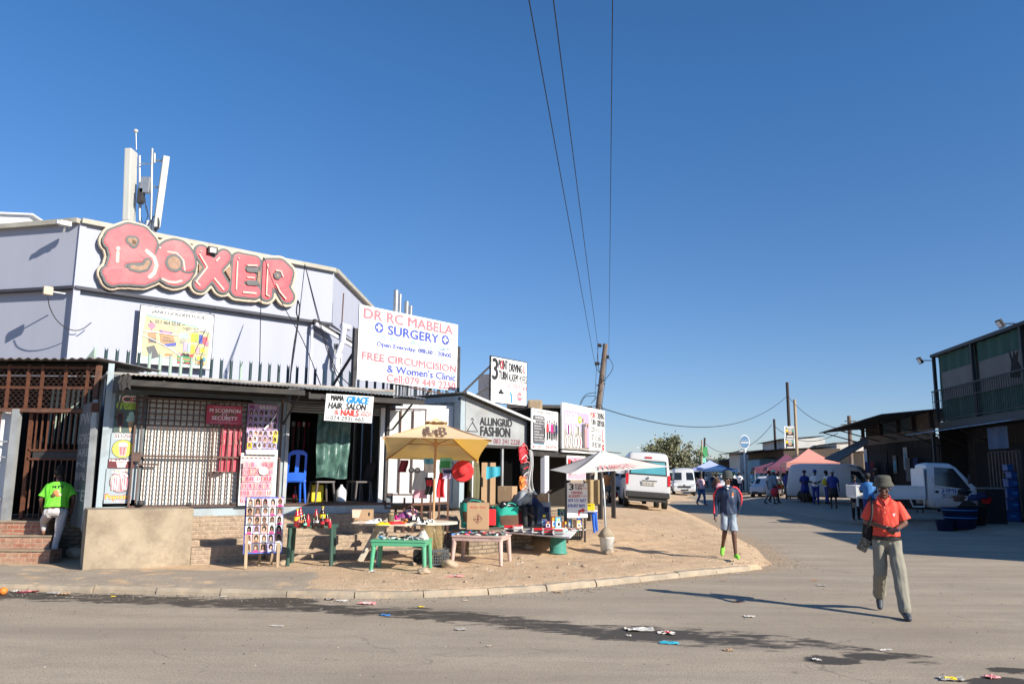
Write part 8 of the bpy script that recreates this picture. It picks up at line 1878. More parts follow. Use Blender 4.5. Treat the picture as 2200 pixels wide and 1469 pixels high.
def minibus(label,loc,rz,tall=2.28,mat='white_car',name='minibus_taxi',plate=None,rear_glass='glass_teal',van=False,cat='minibus',tint='glass_dark',pitch=0,roll=0):
    T=tall; w=.92
    st=[(0,.42,.75,w*.97,.9,.7),(.02,.36,1.05,w,.9,1.0),(.07,.34,1.35,w,.9,1.1),(.16,.34,T-.25,w,.88,1.12),(.30,.34,T-.06,w,.88,1.12),(.7,.32,T,w,.88,1.12),(3.5,.32,T-.02,w,.88,1.12),(3.95,.32,T-.14,w,.88,1.1),(4.2,.32,T-.36,w,.88,1.08),(4.75,.34,1.22,w,.92,1.02),(5.0,.36,1.08,w*.97,.9,.9),(5.14,.38,.86,w*.93,.9,.75),(5.18,.42,.6,w*.9,.9,.5)]
    L=Loft(st); root=thing(name,label,cat,loc,rz); root.rotation_euler=(roll,pitch,rz)
    m=MB(); L.build(m,mat); m.build('body',root)
    m=MB(); L.endpanel(m,-.72,.72,1.38,1.88,rear_glass,True,.02,.06); m.build('rear_window',root)
    m=MB(); L.endpanel(m,-.77,.77,1.33,1.93,'rubber',True,.014,.06); m.build('window_seal',root)
    m=MB(); L.endpanel(m,-.80,.80,1.26,T-.38,tint,False,.012,.10); m.build('windscreen',root)
    for sg in (-1,1):
        m=MB(); L.sidepanel(m,[(3.62,1.2),(4.5,1.16),(4.1,1.82),(3.64,1.86)],tint,sg); m.build('door_window',root)
        if not van:
            for a,b in ((.35,1.35),(1.42,2.5),(2.57,3.52)): m=MB(); L.sidepanel(m,[(a,1.2),(b,1.2),(b,1.86),(a,1.86)],tint,sg); m.build('side_window',root)
        m=MB(); L.endpanel(m,sg*.80,sg*.915,.92,1.36,'lamp_red',True,.02,.0); m.build('tail_light',root)
        m=MB(); L.sidepanel(m,[(4.72,.72),(5.08,.74),(5.0,1.0),(4.74,1.08)],'lamp_clear',sg,.012); L.endpanel(m,sg*.52,sg*.84,.80,.98,'lamp_clear',False,.015,0); m.build('headlight',root)
        m=MB(); m.rbox(4.3,4.4,sg*(w+.02),sg*(w+.2),1.2,1.48,'bumper',.02); m.bar((4.35,sg*(w-.08),1.25),(4.35,sg*(w+.05),1.3),.04,.04,'bumper'); m.build('side_mirror',root)
        for x in (1.0,4.1): m=MB(); m.add([(x+.40*cos(a*.2094),sg*(w+.004),.36+.40*sin(a*.2094)) for a in range(16)],[tuple(range(16))],'bumper'); m.build('wheel_arch',root)
    m=MB(); m.rbox(-.10,.10,-w*.97,w*.97,.42,.66,'bumper',.04); m.rbox(-.02,.5,-.8,.8,.26,.42,'bumper',.02); m.build('rear_bumper',root)
    m=MB(); m.rbox(5.0,5.26,-w*.94,w*.94,.36,.62,mat,.05); m.box(5.18,5.215,-.5,.5,.66,.80,'bumper'); m.box(5.265,5.27,-.3,.3,.42,.52,'sign_black'); m.build('front_bumper',root)
    m=MB(); m.box(-.045,-.035,-.36,.26,1.08,1.12,'bumper'); m.box(-.03,-.012,-.28,.26,.92,1.06,'litter_w')
    if plate: m.text(plate,-.25,.23,.95,1.03,'ink_black',-.034,0,mp=lambda x,z,y:(y,-x,z))
    m.build('number_plate',root); m=MB(); m.sph((-.0,0,1.22),(.02,.07,.045),'chrome'); m.build('rear_emblem',root); m=MB(); m.sph((5.14,0,.86),(.05,.10,.06),'chrome'); m.build('front_emblem',root); x=L.xinv(tall*.89); m=MB(); m.box(x-.03,x+.02,-.14,.14,tall*.885,tall*.91,'lamp_red'); m.build('brake_light',root)
    wheels(root,(1.0,4.1),w,.34); return root
def along_rz(deg): return R(deg)
a=GT(1385,1092)
ra=AT(1396,1075,33.5)
mb_=minibus('white high roof minibus taxi parked tail-on with two wheels on the sand',(ra.x-.15,33.3,gz(ra.x,33.5)+.10),R(86),2.30,plate='CT 47 LL GP',roll=R(3.5),pitch=R(2))
for i,(x,y,Y,rz,T,lb) in enumerate(((1478,1048,66,-100,2.25,'white minibus taxi driving toward the camera in the far street'),(1450,1030,92,-97,2.25,'distant white minibus half hidden behind the parked taxi'))):
    p=AT(x,y,Y); minibus(lb,(p.x+.6,Y+5.0,0),R(rz),T)
p=AT(1735,1075,40); minibus('white panel van parked facing right behind the waiting pedestrians',(17.0,49.2,gz(17,48)),R(-33),2.25,van=True,name='panel_van',cat='van')
def suv():
    st=[(0,.45,.9,.82,.9,.8),(.06,.38,1.15,.88,.86,.95),(.25,.34,1.52,.9,.8,1.0),(.7,.32,1.64,.91,.78,1.02),(2.2,.32,1.63,.91,.78,1.0),(2.75,.32,1.45,.91,.8,.98),(3.3,.32,1.06,.9,.92,.95),(4.0,.33,.98,.88,.9,.86),(4.25,.36,.84,.84,.9,.72),(4.34,.42,.6,.8,.9,.5)]
    L=Loft(st); p=AT(1655,1058,58); root=thing('suv_car','white compact car parked nose-out near the market tents, a man leaning on it','car',(20.2,62.5,0),R(-118))
    m=MB(); L.build(m,'white_car'); m.build('body',root)
    m=MB(); L.endpanel(m,-.66,.66,1.10,1.50,'glass_dark',False,.012,.12); m.build('windscreen',root)
    for sg in (-1,1):
        for q in ([(.45,1.08),(1.5,1.05),(1.5,1.5),(.65,1.5)],[(1.58,1.05),(2.95,1.05),(2.5,1.44),(1.58,1.5)]): m=MB(); L.sidepanel(m,q,'glass_dark',sg); m.build('side_window',root)
        m=MB(); L.endpanel(m,sg*.5,sg*.78,.72,.86,'lamp_clear',False,.02,0); m.build('headlight',root)
        m=MB(); m.rbox(2.75,2.85,sg*.92,sg*1.08,1.0,1.14,'white_car',.02); m.build('side_mirror',root)
        for x in (.8,3.4): m=MB(); m.add([(x+.38*cos(a*.2094),sg*.915,.34+.38*sin(a*.2094)) for a in range(16)],[tuple(range(16))],'bumper'); m.build('wheel_arch',root)
    m=MB(); m.rbox(4.2,4.37,-.7,.7,.34,.56,'bumper',.03); m.box(4.36,4.38,-.25,.25,.5,.6,'litter_w'); m.build('front_bumper',root); wheels(root,(.8,3.4),.91,.33)
suv()
def bakkie(label,loc,rz):
    """small dropside truck; x forward"""
    root=thing('dropside_truck',label,'truck',loc,rz); w=.86
    st=[(2.92,.62,1.5,w,.93,1.2),(2.96,.5,1.93,w,.93,1.2),(3.1,.48,1.97,w,.92,1.22),(3.9,.46,1.96,w,.92,1.2),(4.15,.46,1.84,w,.92,1.18),(4.85,.46,1.20,w,.95,1.1),(5.05,.48,1.05,w*.96,.95,.95),(5.16,.5,.8,w*.93,.95,.7)]
    L=Loft(st); m=MB(); L.build(m,'white_car'); m.build('cab',root)
    for sg in (-1,1):
        m=MB(); L.sidepanel(m,[(3.2,1.24),(4.62,1.10),(4.0,1.80),(3.25,1.84)],'glass_dark',sg,.01); m.build('door_window',root)
        d=MB(); L.sidepanel(d,[(3.14,.56),(3.16,.56),(3.16,1.9),(3.14,1.9)],'c_grey',sg,.004,3); L.sidepanel(d,[(3.16,1.17),(4.72,1.04),(4.72,1.055),(3.16,1.185)],'c_grey',sg,.004,3); L.sidepanel(d,[(4.55,.75),(4.565,.75),(4.565,1.15),(4.55,1.15)],'c_grey',sg,.004,3); L.sidepanel(d,[(3.2,.98),(3.34,.98),(3.34,1.06),(3.2,1.06)],'c_black',sg,.012,2)
        d.build('door_seam',root)
        m=MB(); L.sidepanel(m,[(4.66,.86),(4.86,.86),(4.84,.95),(4.66,.95)],'c_orange',sg,.012,2); m.build('indicator',root)
        m=MB(); m.add([(4.45+.42*cos(a*.2094),sg*(w+.006),.34+.42*sin(a*.2094)) for a in range(16)],[tuple(range(16))],'bumper'); m.build('wheel_arch',root)
        m=MB(); m.rbox(4.5,4.58,sg*(w+.05),sg*(w+.2),1.3,1.6,'bumper',.02); m.build('side_mirror',root)
    m=MB(); L.endpanel(m,-.74,.74,1.2,1.82,'glass_dark',False,.012,.08); m.build('windscreen',root)
    t=MB(); t.box(0,2.8,-w,w,.76,.82,'white_paint'); t.box(0,2.8,-w-.02,-w+.02,.83,1.2,'white_paint'); t.box(0,2.8,w-.02,w+.02,.83,1.2,'white_paint'); t.box(-.03,.0,-w,w,.83,1.2,'white_paint'); t.box(2.78,2.82,-w,w,.8,1.8,'white_paint')
    for x in (0,1.4,2.76):
        for sg in (-1,1): t.box(x,x+.04,sg*(w+.02),sg*(w+.04),.8,1.22,'cont_white')
    for z in (.86,1.18):
        for sg in (-1,1): t.box(0,2.8,sg*(w+.02),sg*(w+.035),z-.02,z+.02,'cont_white')
    t.build('tray',root)
    c=MB(); c.box(.1,4.6,-.4,.4,.42,.6,'bumper'); c.tube([(2.2,-w+.06,.78),(2.3,-w+.06,.52),(2.75,-w+.06,.52),(2.75,-w+.06,.78)],.03,'white_paint',6); c.box(.02,.1,-w,-w+.06,.5,.8,'white_paint'); c.build('chassis',root)
    x=MB()
    f=lambda a,z,y:(a,-(L.side(a,z)+.012),z)
    x.text('HMJ',3.5,4.02,.98,1.12,'ink_blue',0,.02,mp=f); x.text('construction',3.5,4.05,.93,.965,'ink_grey',0,0,mp=f); x.text('072 778 8821',3.45,4.1,.81,.88,'ink_grey',0,.01,mp=f)
    x.tube(spl([f(3.5,1.04,0),f(3.46,.98,0),f(3.52,.92,0),f(3.58,.90,0)]),.012,'ink_blue',5); x.tube(spl([f(4.08,1.06,0),f(4.16,1.04,0),f(4.2,.97,0),f(4.14,.92,0)]),.012,'ink_blue',5); x.build('lettering',root)
    wheels(root,(.9,4.45),w,.33); return root
TP=(AT(1826,1060,29).x,29.0)
bakkie('white dropside truck with dark door lettering parked in shade before the dark shops',(TP[0]+.55,TP[1]+1.2,gz(TP[0]+2,29)+.08),R(-12)); bpy.data.objects['dropside_truck'].scale=(.83,.95,1.06)
for i,(x,Y,rz,lb,T,nm) in enumerate(((1577,70,-100,'small white van facing the camera left of the white compact car',1.8,'parked_van'),(1712,64,-60,'white van half hidden behind the salmon tent',1.9,'parked_van'))):
    p=AT(x,1040,Y); minibus(lb,(p.x+.6,Y+5,0),R(rz),T,name=nm,cat='van',mat='white_car')
def white_pickup():
    p=AT(1335,1078,37); root=minibus('white vehicle with a red and white grille behind the man in orange',(p.x+.9,42.2,gz(p.x,38)),R(-97),1.75,name='parked_van',cat='van')
white_pickup()
# ---------------- people ----------------
def person(label,loc,rz,H=1.72,pose=None,wear=None,vox=.018,face=False,hand=False):
    P=dict(sh=(.166,1.392),elL=(.25,.02,1.15),wrL=(.26,-.06,.90),elR=(-.25,.02,1.15),wrR=(-.26,-.06,.90),knL=(.10,-.02,.50),anL=(.10,.03,.09),knR=(-.10,-.02,.50),anR=(-.10,.03,.09),toeL=None,toeR=None,lean=0,head=0,headz=0,hip=.93,twist=0)
    P.update(pose or {}); W=dict(shirt='c_white',sleeve='short',legs='jeans',legtype='long',shoe='c_black',skin='skin',hat=None,hair=True,fat=1.0); W.update(wear or {})
    k=H/1.75; root=thing('person',label,'person',loc,rz)
    hipz=P['hip']; up=Matrix.Translation((0,0,hipz))@Matrix.Rotation(P['lean'],4,'X')@Matrix.Rotation(P['twist'],4,'Z')@Matrix.Translation((0,0,-.93))
    U_=lambda v: tuple(up@Vector(v)); sc_=Matrix.Scale(k,4)
    shx,shz=P['sh']; SL=U_((shx,0,shz)); SR=U_((-shx,0,shz)); neck=U_((0,.01,1.50)); f=W['fat']
    hd=up@Matrix.Translation((0,-.02,1.498))@Matrix.Scale(1.13,4)@Matrix.Rotation(P['head'],4,'X')@Matrix.Rotation(P['headz'],4,'Z')
    HH=lambda v: tuple(hd@Vector(v))
    def torso(m,mat,g,top=True,z0=.88,z1=1.46):
        pr=[(.90,.155,.11),(1.0,.158,.112),(1.1,.148,.105),(1.22,.165,.115),(1.34,.178,.115),(1.405,.170,.10),(1.45,.125,.078),(1.48,.08,.065),(1.50,.062,.058)]
        vs=[];fs=[];n=18; pr=[q for q in pr if z0-.03<=q[0]<=z1+.05]
        for z,rx,ry in pr:
            for j in range(n): a=2*pi*j/n; vs.append(U_(((rx*f+g)*cos(a),(ry*(f**1.4)+g)*sin(a)+.01,z)))
        for i in range(len(pr)-1): fs+=[(i*n+j,i*n+(j+1)%n,(i+1)*n+(j+1)%n,(i+1)*n+j) for j in range(n)]
        fs+=[tuple(range(n))[::-1],tuple(range(len(vs)-n,len(vs)))]; m.add(vs,fs,mat,True)
    def limb(m,pts,rs,mat):
        for (a,b,r0,r1) in zip(pts[:-1],pts[1:],rs[:-1],rs[1:]): m.tube([a,b],[r0,r1],mat,10)
        for p,r in zip(pts,rs): m.sph(p,r,mat,10)
    leg=lambda s:(((.095 if s=='L' else -.095)*f,.0,hipz-.02),P['kn'+s],P['an'+s])
    m=MB(); m.m=sc_; sk=W['skin']
    torso(m,sk,-.015); m.sph(HH((0,.015,.145)),(.073,.092,.098),sk,14); m.sph(HH((0,-.022,.085)),(.056,.068,.068),sk,12); limb(m,[neck,HH((0,.01,.06))],[.056,.052],sk)
    if face:
        m.sph(HH((0,-.092,.092)),(.016,.02,.026),sk,8); m.sph(HH((0,-.082,.112)),(.009,.014,.03),sk,8); m.sph(HH((0,-.078,.143)),(.05,.014,.012),sk,10); m.sph(HH((0,-.080,.052)),(.026,.014,.010),sk,8); m.sph(HH((0,-.076,.02)),(.024,.018,.016),sk,8)
        for s in (-1,1): m.sph(HH((s*.074,.015,.10)),(.010,.018,.03),sk,8); m.sph(HH((s*.042,-.062,.088)),(.02,.02,.018),sk,8)
    for s,S_ in (('L',SL),('R',SR)):
        el,wr=P['el'+s],P['wr'+s]; el=U_(el); wr=U_(wr); limb(m,[S_,el,wr],[.05*f,.038,.025],sk)
        d=(Vector(wr)-Vector(el)).normalized(); sg=1 if s=='L' else -1
        if hand:
            pd=Vector(P.get('palm'+s,(-sg,0,0))).normalized(); side=d.cross(pd).normalized(); c=Vector(wr)+d*.045
            m.tube([Vector(wr),c+d*.035],[.026,.034],sk,8); m.sph(tuple(c+d*.01),(.032,.032,.032),sk,10)
            cu=P.get('curl'+s,.5)
            for q,(o,l) in enumerate(((-.026,.062),(-.009,.072),(.009,.068),(.026,.052))):
                b=c+d*.035+side*o; p1=b+(d*(1-cu*.3)+pd*cu*.5)*l*.45; p2=p1+(d*(1-cu)+pd*cu)*l*.32; p3=p2+(d*(.7-cu)+pd*cu*1.1)*l*.28
                m.tube([b,p1,p2,p3],[.0095,.009,.0082,.007],sk,6)
            t0=c-side*.028*1; t1=t0-side*.026+d*.022+pd*.012; t2=t1+d*.03+pd*.012; m.tube([t0,t1,t2],[.012,.0105,.0085],sk,6)
        else: m.tube([Vector(wr),Vector(wr)+d*.08,Vector(wr)+d*.15],[.026,.036,.014],sk,8)
        if W['legtype']!='long':
            h,kn,an=leg(s); limb(m,[h,kn,an],[.08*f,.053,.034],sk); mid=Vector(kn).lerp(Vector(an),.3)+Vector((0,.015,0)); m.sph(tuple(mid),(.05,.052,.09),sk,10)
        else: h,kn,an=leg(s); limb(m,[h,kn,an],[.07*f,.045,.032],sk)
        an=Vector(P['an'+s]); toe=P['toe'+s] or (an.x*1.15,an.y-.17,an.z-.055); limb(m,[tuple(an),tuple(an+Vector((0,.03,-.045))),toe],[.034,.034,.024],sk)
    remesh(m,'body',vox*(.5 if face else 1.0),root,it=2 if not face else 1)
    # clothing
    m=MB(); m.m=sc_; mt=W['shirt']; g=W.get('loose',.022); torso(m,mt,g,z0=W.get('hem',.90),z1=1.44)
    for s,S_ in (('L',SL),('R',SR)):
        el,wr=U_(P['el'+s]),U_(P['wr'+s]); S0=Vector(S_); 
        if W['sleeve']=='long': limb(m,[S_,el,tuple(Vector(el).lerp(Vector(wr),.93))],[.058*f+g*.25,.052+g*.25,.036+g*.3],mt)
        elif W['sleeve']=='short':
            e=S0.lerp(Vector(el),.80); m.tube([S0,S0.lerp(e,.5),e],[.058*f+g*.2,.060+g*.45,.060+g*.75],mt,12); m.sph(S_,.056*f+g*.25,mt,10)
        elif W['sleeve']=='none': m.sph(S_,.052*f,mt,10)
    sh=remesh(m,W.get('shirtname','shirt'),vox*(.6 if face else 1),root,it=3,disp=.012 if face else .008,dscale=7)
    lm=W['legs']; m=MB(); m.m=sc_
    if W['legtype']=='skirt':
        zt,zb=hipz+.09,W.get('skirtz',.45); n=18; vs=[];fs=[]
        for i,z in enumerate((zt,hipz-.05,(hipz+zb)/2,zb,zb+.02)):
            r=(.15,.19,.20,.22,.20)[i]*f
            for j in range(n): a=2*pi*j/n; vs.append((r*cos(a)*(1+.04*sin(a*5)*i),r*.72*sin(a),z))
        for i in range(4): fs+=[(i*n+j,i*n+(j+1)%n,(i+1)*n+(j+1)%n,(i+1)*n+j) for j in range(n)]
        m.add(vs,fs,lm,True); m.build('skirt',root)
    else:
        m.sph((0,.01,hipz+.0),(.165*f,.125*f,.11),lm,14)
        for s in 'LR':
            h,kn,an=leg(s); lg=W.get('legg',.018)
            if W['legtype']=='shorts': e=Vector(h).lerp(Vector(kn),.86); m.tube([h,tuple(Vector(h).lerp(e,.5)),tuple(e)],[.095*f,.092*f,.094*f],lm,14); m.sph(h,.10*f,lm,12)
            else: limb(m,[h,kn,tuple(Vector(kn).lerp(Vector(an),.93))],[.092*f+lg*.4,.066+lg*.5,.046+lg],lm)
        remesh(m,'shorts' if W['legtype']=='shorts' else 'trousers',vox*(.6 if face else 1),root,it=3,disp=.012 if face else .006,dscale=6)
    for s in 'LR':
        an=Vector(P['an'+s]); toe=Vector(P['toe'+s] or (an.x*1.15,an.y-.17,an.z-.055)); m=MB(); m.m=sc_; d=(toe-an); heel=an+Vector((0,.04,-.05)) if not P['toe'+s] else an+Vector((0,.035,-.03))
        if W['shoe']!='bare':
            limb(m,[tuple(heel),tuple(heel.lerp(toe,.55)+Vector((0,0,.008))),tuple(toe)],[.042,.047,.036],W['shoe']); m.sph(tuple(an+Vector((0,.01,-.015))),.046,W['shoe'],10) if W.get('shoeh',1) else None
            remesh(m,'shoe',vox*(.5 if face else .9),root,it=2)
    def onhead(mb,name):
        mb.v=[tuple(sc_@hd@Vector(v)) for v in mb.v]; return mb.build(name,root)
    ht=W['hat']
    if W['hair'] and ht not in ('beanie','bucket'):
        m=MB(); m.sph((0,.028,.165),(.082,.092,.092),'hair',16); 
        if W.get('bun'): m.sph((0,.08,.24),(.055,.06,.05),'hair',12)
        if W.get('long'): m.sph((0,.07,.10),(.08,.05,.13),'hair',12)
        m.v=[tuple(sc_@hd@Vector(v)) for v in m.v]; remesh(m,'hair',.014,root,it=1,disp=.008,dscale=40)
    if ht=='beanie': m=MB(); m.lathe([(.088,.13),(.094,.15),(.096,.19),(.090,.23),(.072,.262),(.04,.282),(0,.288)],W.get('hatm','beanie'),c=(0,.012,0),n=22,sy=1.12); m.lathe([(.092,.128),(.099,.132),(.10,.165),(.093,.168)],W.get('hatm','beanie'),c=(0,.012,0),n=22,sy=1.12); onhead(m,'beanie')
    if ht=='bucket': m=MB(); m.lathe([(.120,.142),(.112,.157),(.098,.185),(.094,.20),(.088,.235),(.080,.252),(.0,.258)],W.get('hatm','hat_grey'),c=(0,.01,0),n=30,sy=1.12,jit=.012); m.lathe([(.117,.139),(.098,.180)],W.get('hatm','hat_grey'),c=(0,.01,0),n=30,sy=1.12); onhead(m,'bucket_hat')
    if ht=='cap': m=MB(); m.lathe([(.086,.15),(.088,.19),(.075,.235),(.04,.258),(0,.262)],W.get('hatm','c_black'),c=(0,.015,0),n=20,sy=1.12); m.grid(8,4,lambda u,v:(.085*cos(pi+pi*u)*(1),-.075*sin(pi*u)*(1+.9*v)-.03*v,.158-.012*v),W.get('hatm','c_black')); onhead(m,'cap')
    if ht=='beret': m=MB(); m.sph((0,.02,.19),(.098,.105,.07),W.get('hatm','c_lgrey'),14); onhead(m,'beret')
    if face:
        for s in (-1,1):
            m=MB(); m.sph((s*.032,-.077,.118),(.0135,.009,.0085),'eyew',8); m.sph((s*.032,-.0855,.118),(.006,.003,.006),'ink_black',8); m.m=Matrix(); m2=m; m2.v=[tuple(sc_@hd@Vector(v)) for v in m2.v]; m2.build('eye',root)
        m=MB(); m.sph((0,-.0965,.0525),(.024,.004,.0045),'lip',8); m.v=[tuple(sc_@hd@Vector(v)) for v in m.v]; m.build('mouth',root)
    root['_k']=k; return root,k,U_,HH
def attach(root,name,mb): 
    mb.v=[tuple(Vector(v)*root['_k']) for v in mb.v]; return mb.build(name,root)
# --- main man in orange polo ---
fm=G(1945,1330); fb=G(1890,1312)
mx=(fm.x+fb.x)/2; my=(fm.y+fb.y)/2
Hm=1.76
man,k,U_,HH=person('man walking in grey bucket hat, orange red polo and khaki trousers, holding a phone',(5.0,10.86,0),R(-24),Hm,
  dict(elL=(.235,.03,1.17),wrL=(.10,-.25,1.10),elR=(-.235,.04,1.17),wrR=(-.03,-.26,1.14),knL=(.13,-.14,.50),anL=(.155,-.30,.085),toeL=(.19,-.46,.035),knR=(-.10,.00,.52),anR=(-.13,.38,.19),toeR=(-.13,.27,.045),lean=R(3),head=R(5),palmL=(-.3,-.2,1),palmR=(.3,-.3,.6),curlL=.8,curlR=.7),
  dict(shirt='polo',legs='trouser',shoe='shoe_slate',hat='bucket',legg=.036,loose=.030,hem=.97,fat=.89),vox=.013,face=True,hand=True)
def man_extra():
    c=MB(); 
    for s in (-1,1): c.add([U_((0,-.105,1.455)),U_((s*.02,-.118,1.39)),U_((s*.095,-.10,1.425)),U_((s*.078,-.035,1.50)),U_((s*.05,-.06,1.505))],[(0,1,2,3,4) if s>0 else (4,3,2,1,0)],'polo')
    c.tube(spl([U_((-.075,-.04,1.5)),U_((-.06,.06,1.515)),U_((0,.085,1.52)),U_((.06,.06,1.515)),U_((.075,-.04,1.5))]),.014,'polo',6); attach(man,'collar',c)
    p=MB(); p.add([U_((-.014,-.137,1.40)),U_((.014,-.137,1.40)),U_((.014,-.165,1.25)),U_((-.014,-.165,1.25))],[(0,1,2,3)],'polo')
    for z,y in ((1.38,-.142),(1.32,-.155)): p.sph(U_((0,y-.008,z)),.006,'c_white',6)
    attach(man,'placket',p)
    e=MB(); e.add([U_((.085,-.158,1.30)),U_((.125,-.150,1.315)),U_((.12,-.151,1.30)),U_((.10,-.157,1.285))],[(0,1,2,3)],'c_white'); e.add([U_((.09,-.16,1.283)),U_((.12,-.154,1.287)),U_((.115,-.156,1.276)),U_((.10,-.16,1.272))],[(0,1,2,3)],'c_white'); attach(man,'chest_emblem',e)
    b=MB(); n=30; b.m=Matrix.Translation((0,.01,0))
    vs=[((.180)*cos(2*pi*j/n),(.142)*sin(2*pi*j/n)+.01,z) for z in (.955,.995) for j in range(n)]; b.m=Matrix(); b.add(vs,[(j,(j+1)%n,n+(j+1)%n,n+j) for j in range(n)],'belt'); b.rbox(-.028,.028,-.145,-.128,.95,1.0,'c_black',.004); attach(man,'belt',b)
    g=MB(); 
    for s in (-1,1): g.tube([HH((s*(.032+.022*cos(a)),-.094,.118+.016*sin(a))) for a in [q*.63 for q in range(11)]],.0022,'sign_black',5,False); g.tube([HH((s*.054,-.09,.12)),HH((s*.078,.0,.12))],.002,'sign_black',5)
    g.tube([HH((-.01,-.098,.12)),HH((.01,-.098,.12))],.002,'sign_black',5); attach(man,'spectacles',g)
    w=MB(); w.cyl(U_((.135,-.205,1.105)),U_((.125,-.225,1.1)),.031,'chrome',n=12); attach(man,'wristwatch',w)
man_extra()
kk=Hm/1.75
def mloc(v): return man.matrix_basis@(Vector(U_(v))*kk)
bpy.context.view_layer.update()
ph=MB(); ph.m=Matrix.Rotation(.5,4,'X'); ph.rbox(-.075,.075,-.04,.04,-.006,.006,'c_blk_gloss',.004); tag(ph.build('mobile_phone',None,mloc((.075,-.36,1.125)),R(15)),'black mobile phone held in both hands by the walking man','phone')
root=thing('shoulder_bag','black shoulder bag with patterned pouch hanging on the walking man','bag',man.location.copy(),R(-24)); root['_k']=kk
b=MB(); b.m=Matrix.Translation((-.235,.18,.94))@Matrix.Rotation(.12,4,'Y'); b.rbox(-.07,.07,-.12,.12,-.08,.22,'c_black',.03); attach(root,'bag_body',b)
b=MB(); b.m=Matrix.Translation((-.28,.08,.86))@Matrix.Rotation(.5,4,'Y'); b.rbox(-.07,.06,-.07,.09,-.08,.10,'camo',.02); attach(root,'patterned_pouch',b)
b=MB(); b.tube(spl([(-.25,.16,1.12),(-.215,.12,1.38),(-.165,.06,1.50),(-.15,-.09,1.43),(-.165,-.165,1.25),(-.235,-.13,1.08),(-.24,.05,1.02)]),.016,'c_black',6); attach(root,'strap',b)
# --- boy ---
gb=G(1585,1198,.17)
boy,k2,U2,H2=person('boy walking in dark beanie, navy tracksuit top with red sleeve stripes and lime shoes',(gb.x-.12,gb.y+.12,.15),R(-12),1.66,
  dict(elR=(-.245,.03,1.15),wrR=(-.27,-.03,.86),elL=(.235,.06,1.16),wrL=(.19,.19,.93),knL=(.09,-.10,.50),anL=(.11,-.12,.09),toeL=(.15,-.27,.04),knR=(-.09,-.02,.52),anR=(-.13,.30,.20),toeR=(-.15,.20,.06),headz=R(-18),head=R(4)),
  dict(shirt='c_navy',sleeve='long',legs='denim',legtype='shorts',shoe='shoe_lime',hat='beanie',loose=.034,fat=.90,hem=.86,shirtname='tracksuit_top'),vox=.013,face=True,hand=True)
def boy_extra():
    for s,kx in (('R',-1),('L',1)):
        el=(kx*.245,.03,1.15) if s=='R' else (.235,.06,1.16); wr=(-.27,-.03,.86) if s=='R' else (.19,.19,.93)
        A_=[Vector(U2((kx*.10,-.02,1.47))),Vector(U2((kx*.19,-.0,1.435))),Vector(U2((el[0]+kx*.036,el[1]-.03,1.30))),Vector(U2((el[0]+kx*.034,el[1]-.02,el[2]))),Vector(U2((wr[0]+kx*.026,wr[1]-.02,wr[2]+.05)))]
        pts=spl(A_); m=MB(); vs=[]
        for p in pts: vs+=[p+Vector((-kx*.004,-.03,.012)),p+Vector((kx*.004,.022,.008))]
        m.tube([p for p in pts],[.024]*len(pts),'c_red',10); attach(boy,'sleeve_stripe',m)
    m=MB(); m.add([U2((-.05,-.105,1.47)),U2((.05,-.105,1.47)),U2((0,-.135,1.41))],[(0,1,2)],'c_white'); m.sph(U2((0,-.05,1.48)),(.05,.055,.03),'c_white',10); attach(boy,'undershirt',m)
    m=MB(); m.add([U2((.075,-.178,1.35)),U2((.105,-.172,1.35)),U2((.105,-.18,1.28)),U2((.075,-.186,1.28))],[(0,1,2,3)],'c_orange'); m.add([U2((.07,-.187,1.275)),U2((.108,-.18,1.275)),U2((.108,-.18,1.262)),U2((.07,-.187,1.262))],[(0,1,2,3)],'c_white'); attach(boy,'chest_badge',m)
    m=MB(); 
    for s in (-1,1): m.add([U2((0,-.115,1.47)),U2((s*.05,-.14,1.415)),U2((s*.09,-.10,1.47)),U2((s*.065,-.04,1.505))],[(0,1,2,3)],'c_navy')
    attach(boy,'collar',m)
boy_extra()
# --- woman in green top ---
gw=G(135,1200,.14)
wom,k3,U3,H3=person('woman in lime green T-shirt and pale joggers stepping up to the rusty gate',(gw.x-.14,gw.y-.14,.13),R(180+26),1.70,
  dict(elL=(.27,-.02,1.16),wrL=(.24,-.20,1.0),elR=(-.28,.02,1.18),wrR=(-.26,-.12,.98),knR=(-.08,.0,.50),anR=(-.03,.02,.09),knL=(.20,-.34,.70),anL=(.19,-.38,.52),toeL=(.21,-.54,.475),lean=R(9),head=R(22),hip=.90),
  dict(shirt='shirt_green',legs='pants_grey',shoe='sandal',fat=1.16,loose=.03,hem=.95,shoeh=0,bun=True,legg=.006),vox=.014,face=True,hand=True)
def wom_extra():
    m=MB(); f=lambda x,z,y:U3((-x,.196-.02*abs(x)*8,z))
    m.text('H PE',-.085,.10,1.35,1.405,'ink_black',0,.03,mp=f); m.sph(U3((.035,.196,1.378)),(.022,.004,.02),'ink_black',8)
    attach(wom,'back_lettering',m)
    m=MB()
    for x,z,rx,rz,mt in ((-.02,1.26,.055,.06,'c_org2'),(.01,1.29,.03,.035,'cream'),(.055,1.22,.03,.025,'cream'),(-.06,1.21,.04,.04,'c_brown'),(.02,1.21,.04,.03,'c_org2'),(.04,1.23,.012,.03,'c_white')): m.sph(U3((-x,.180,z)),(rx,.016,rz),mt,10)
    attach(wom,'back_print',m)
wom_extra()
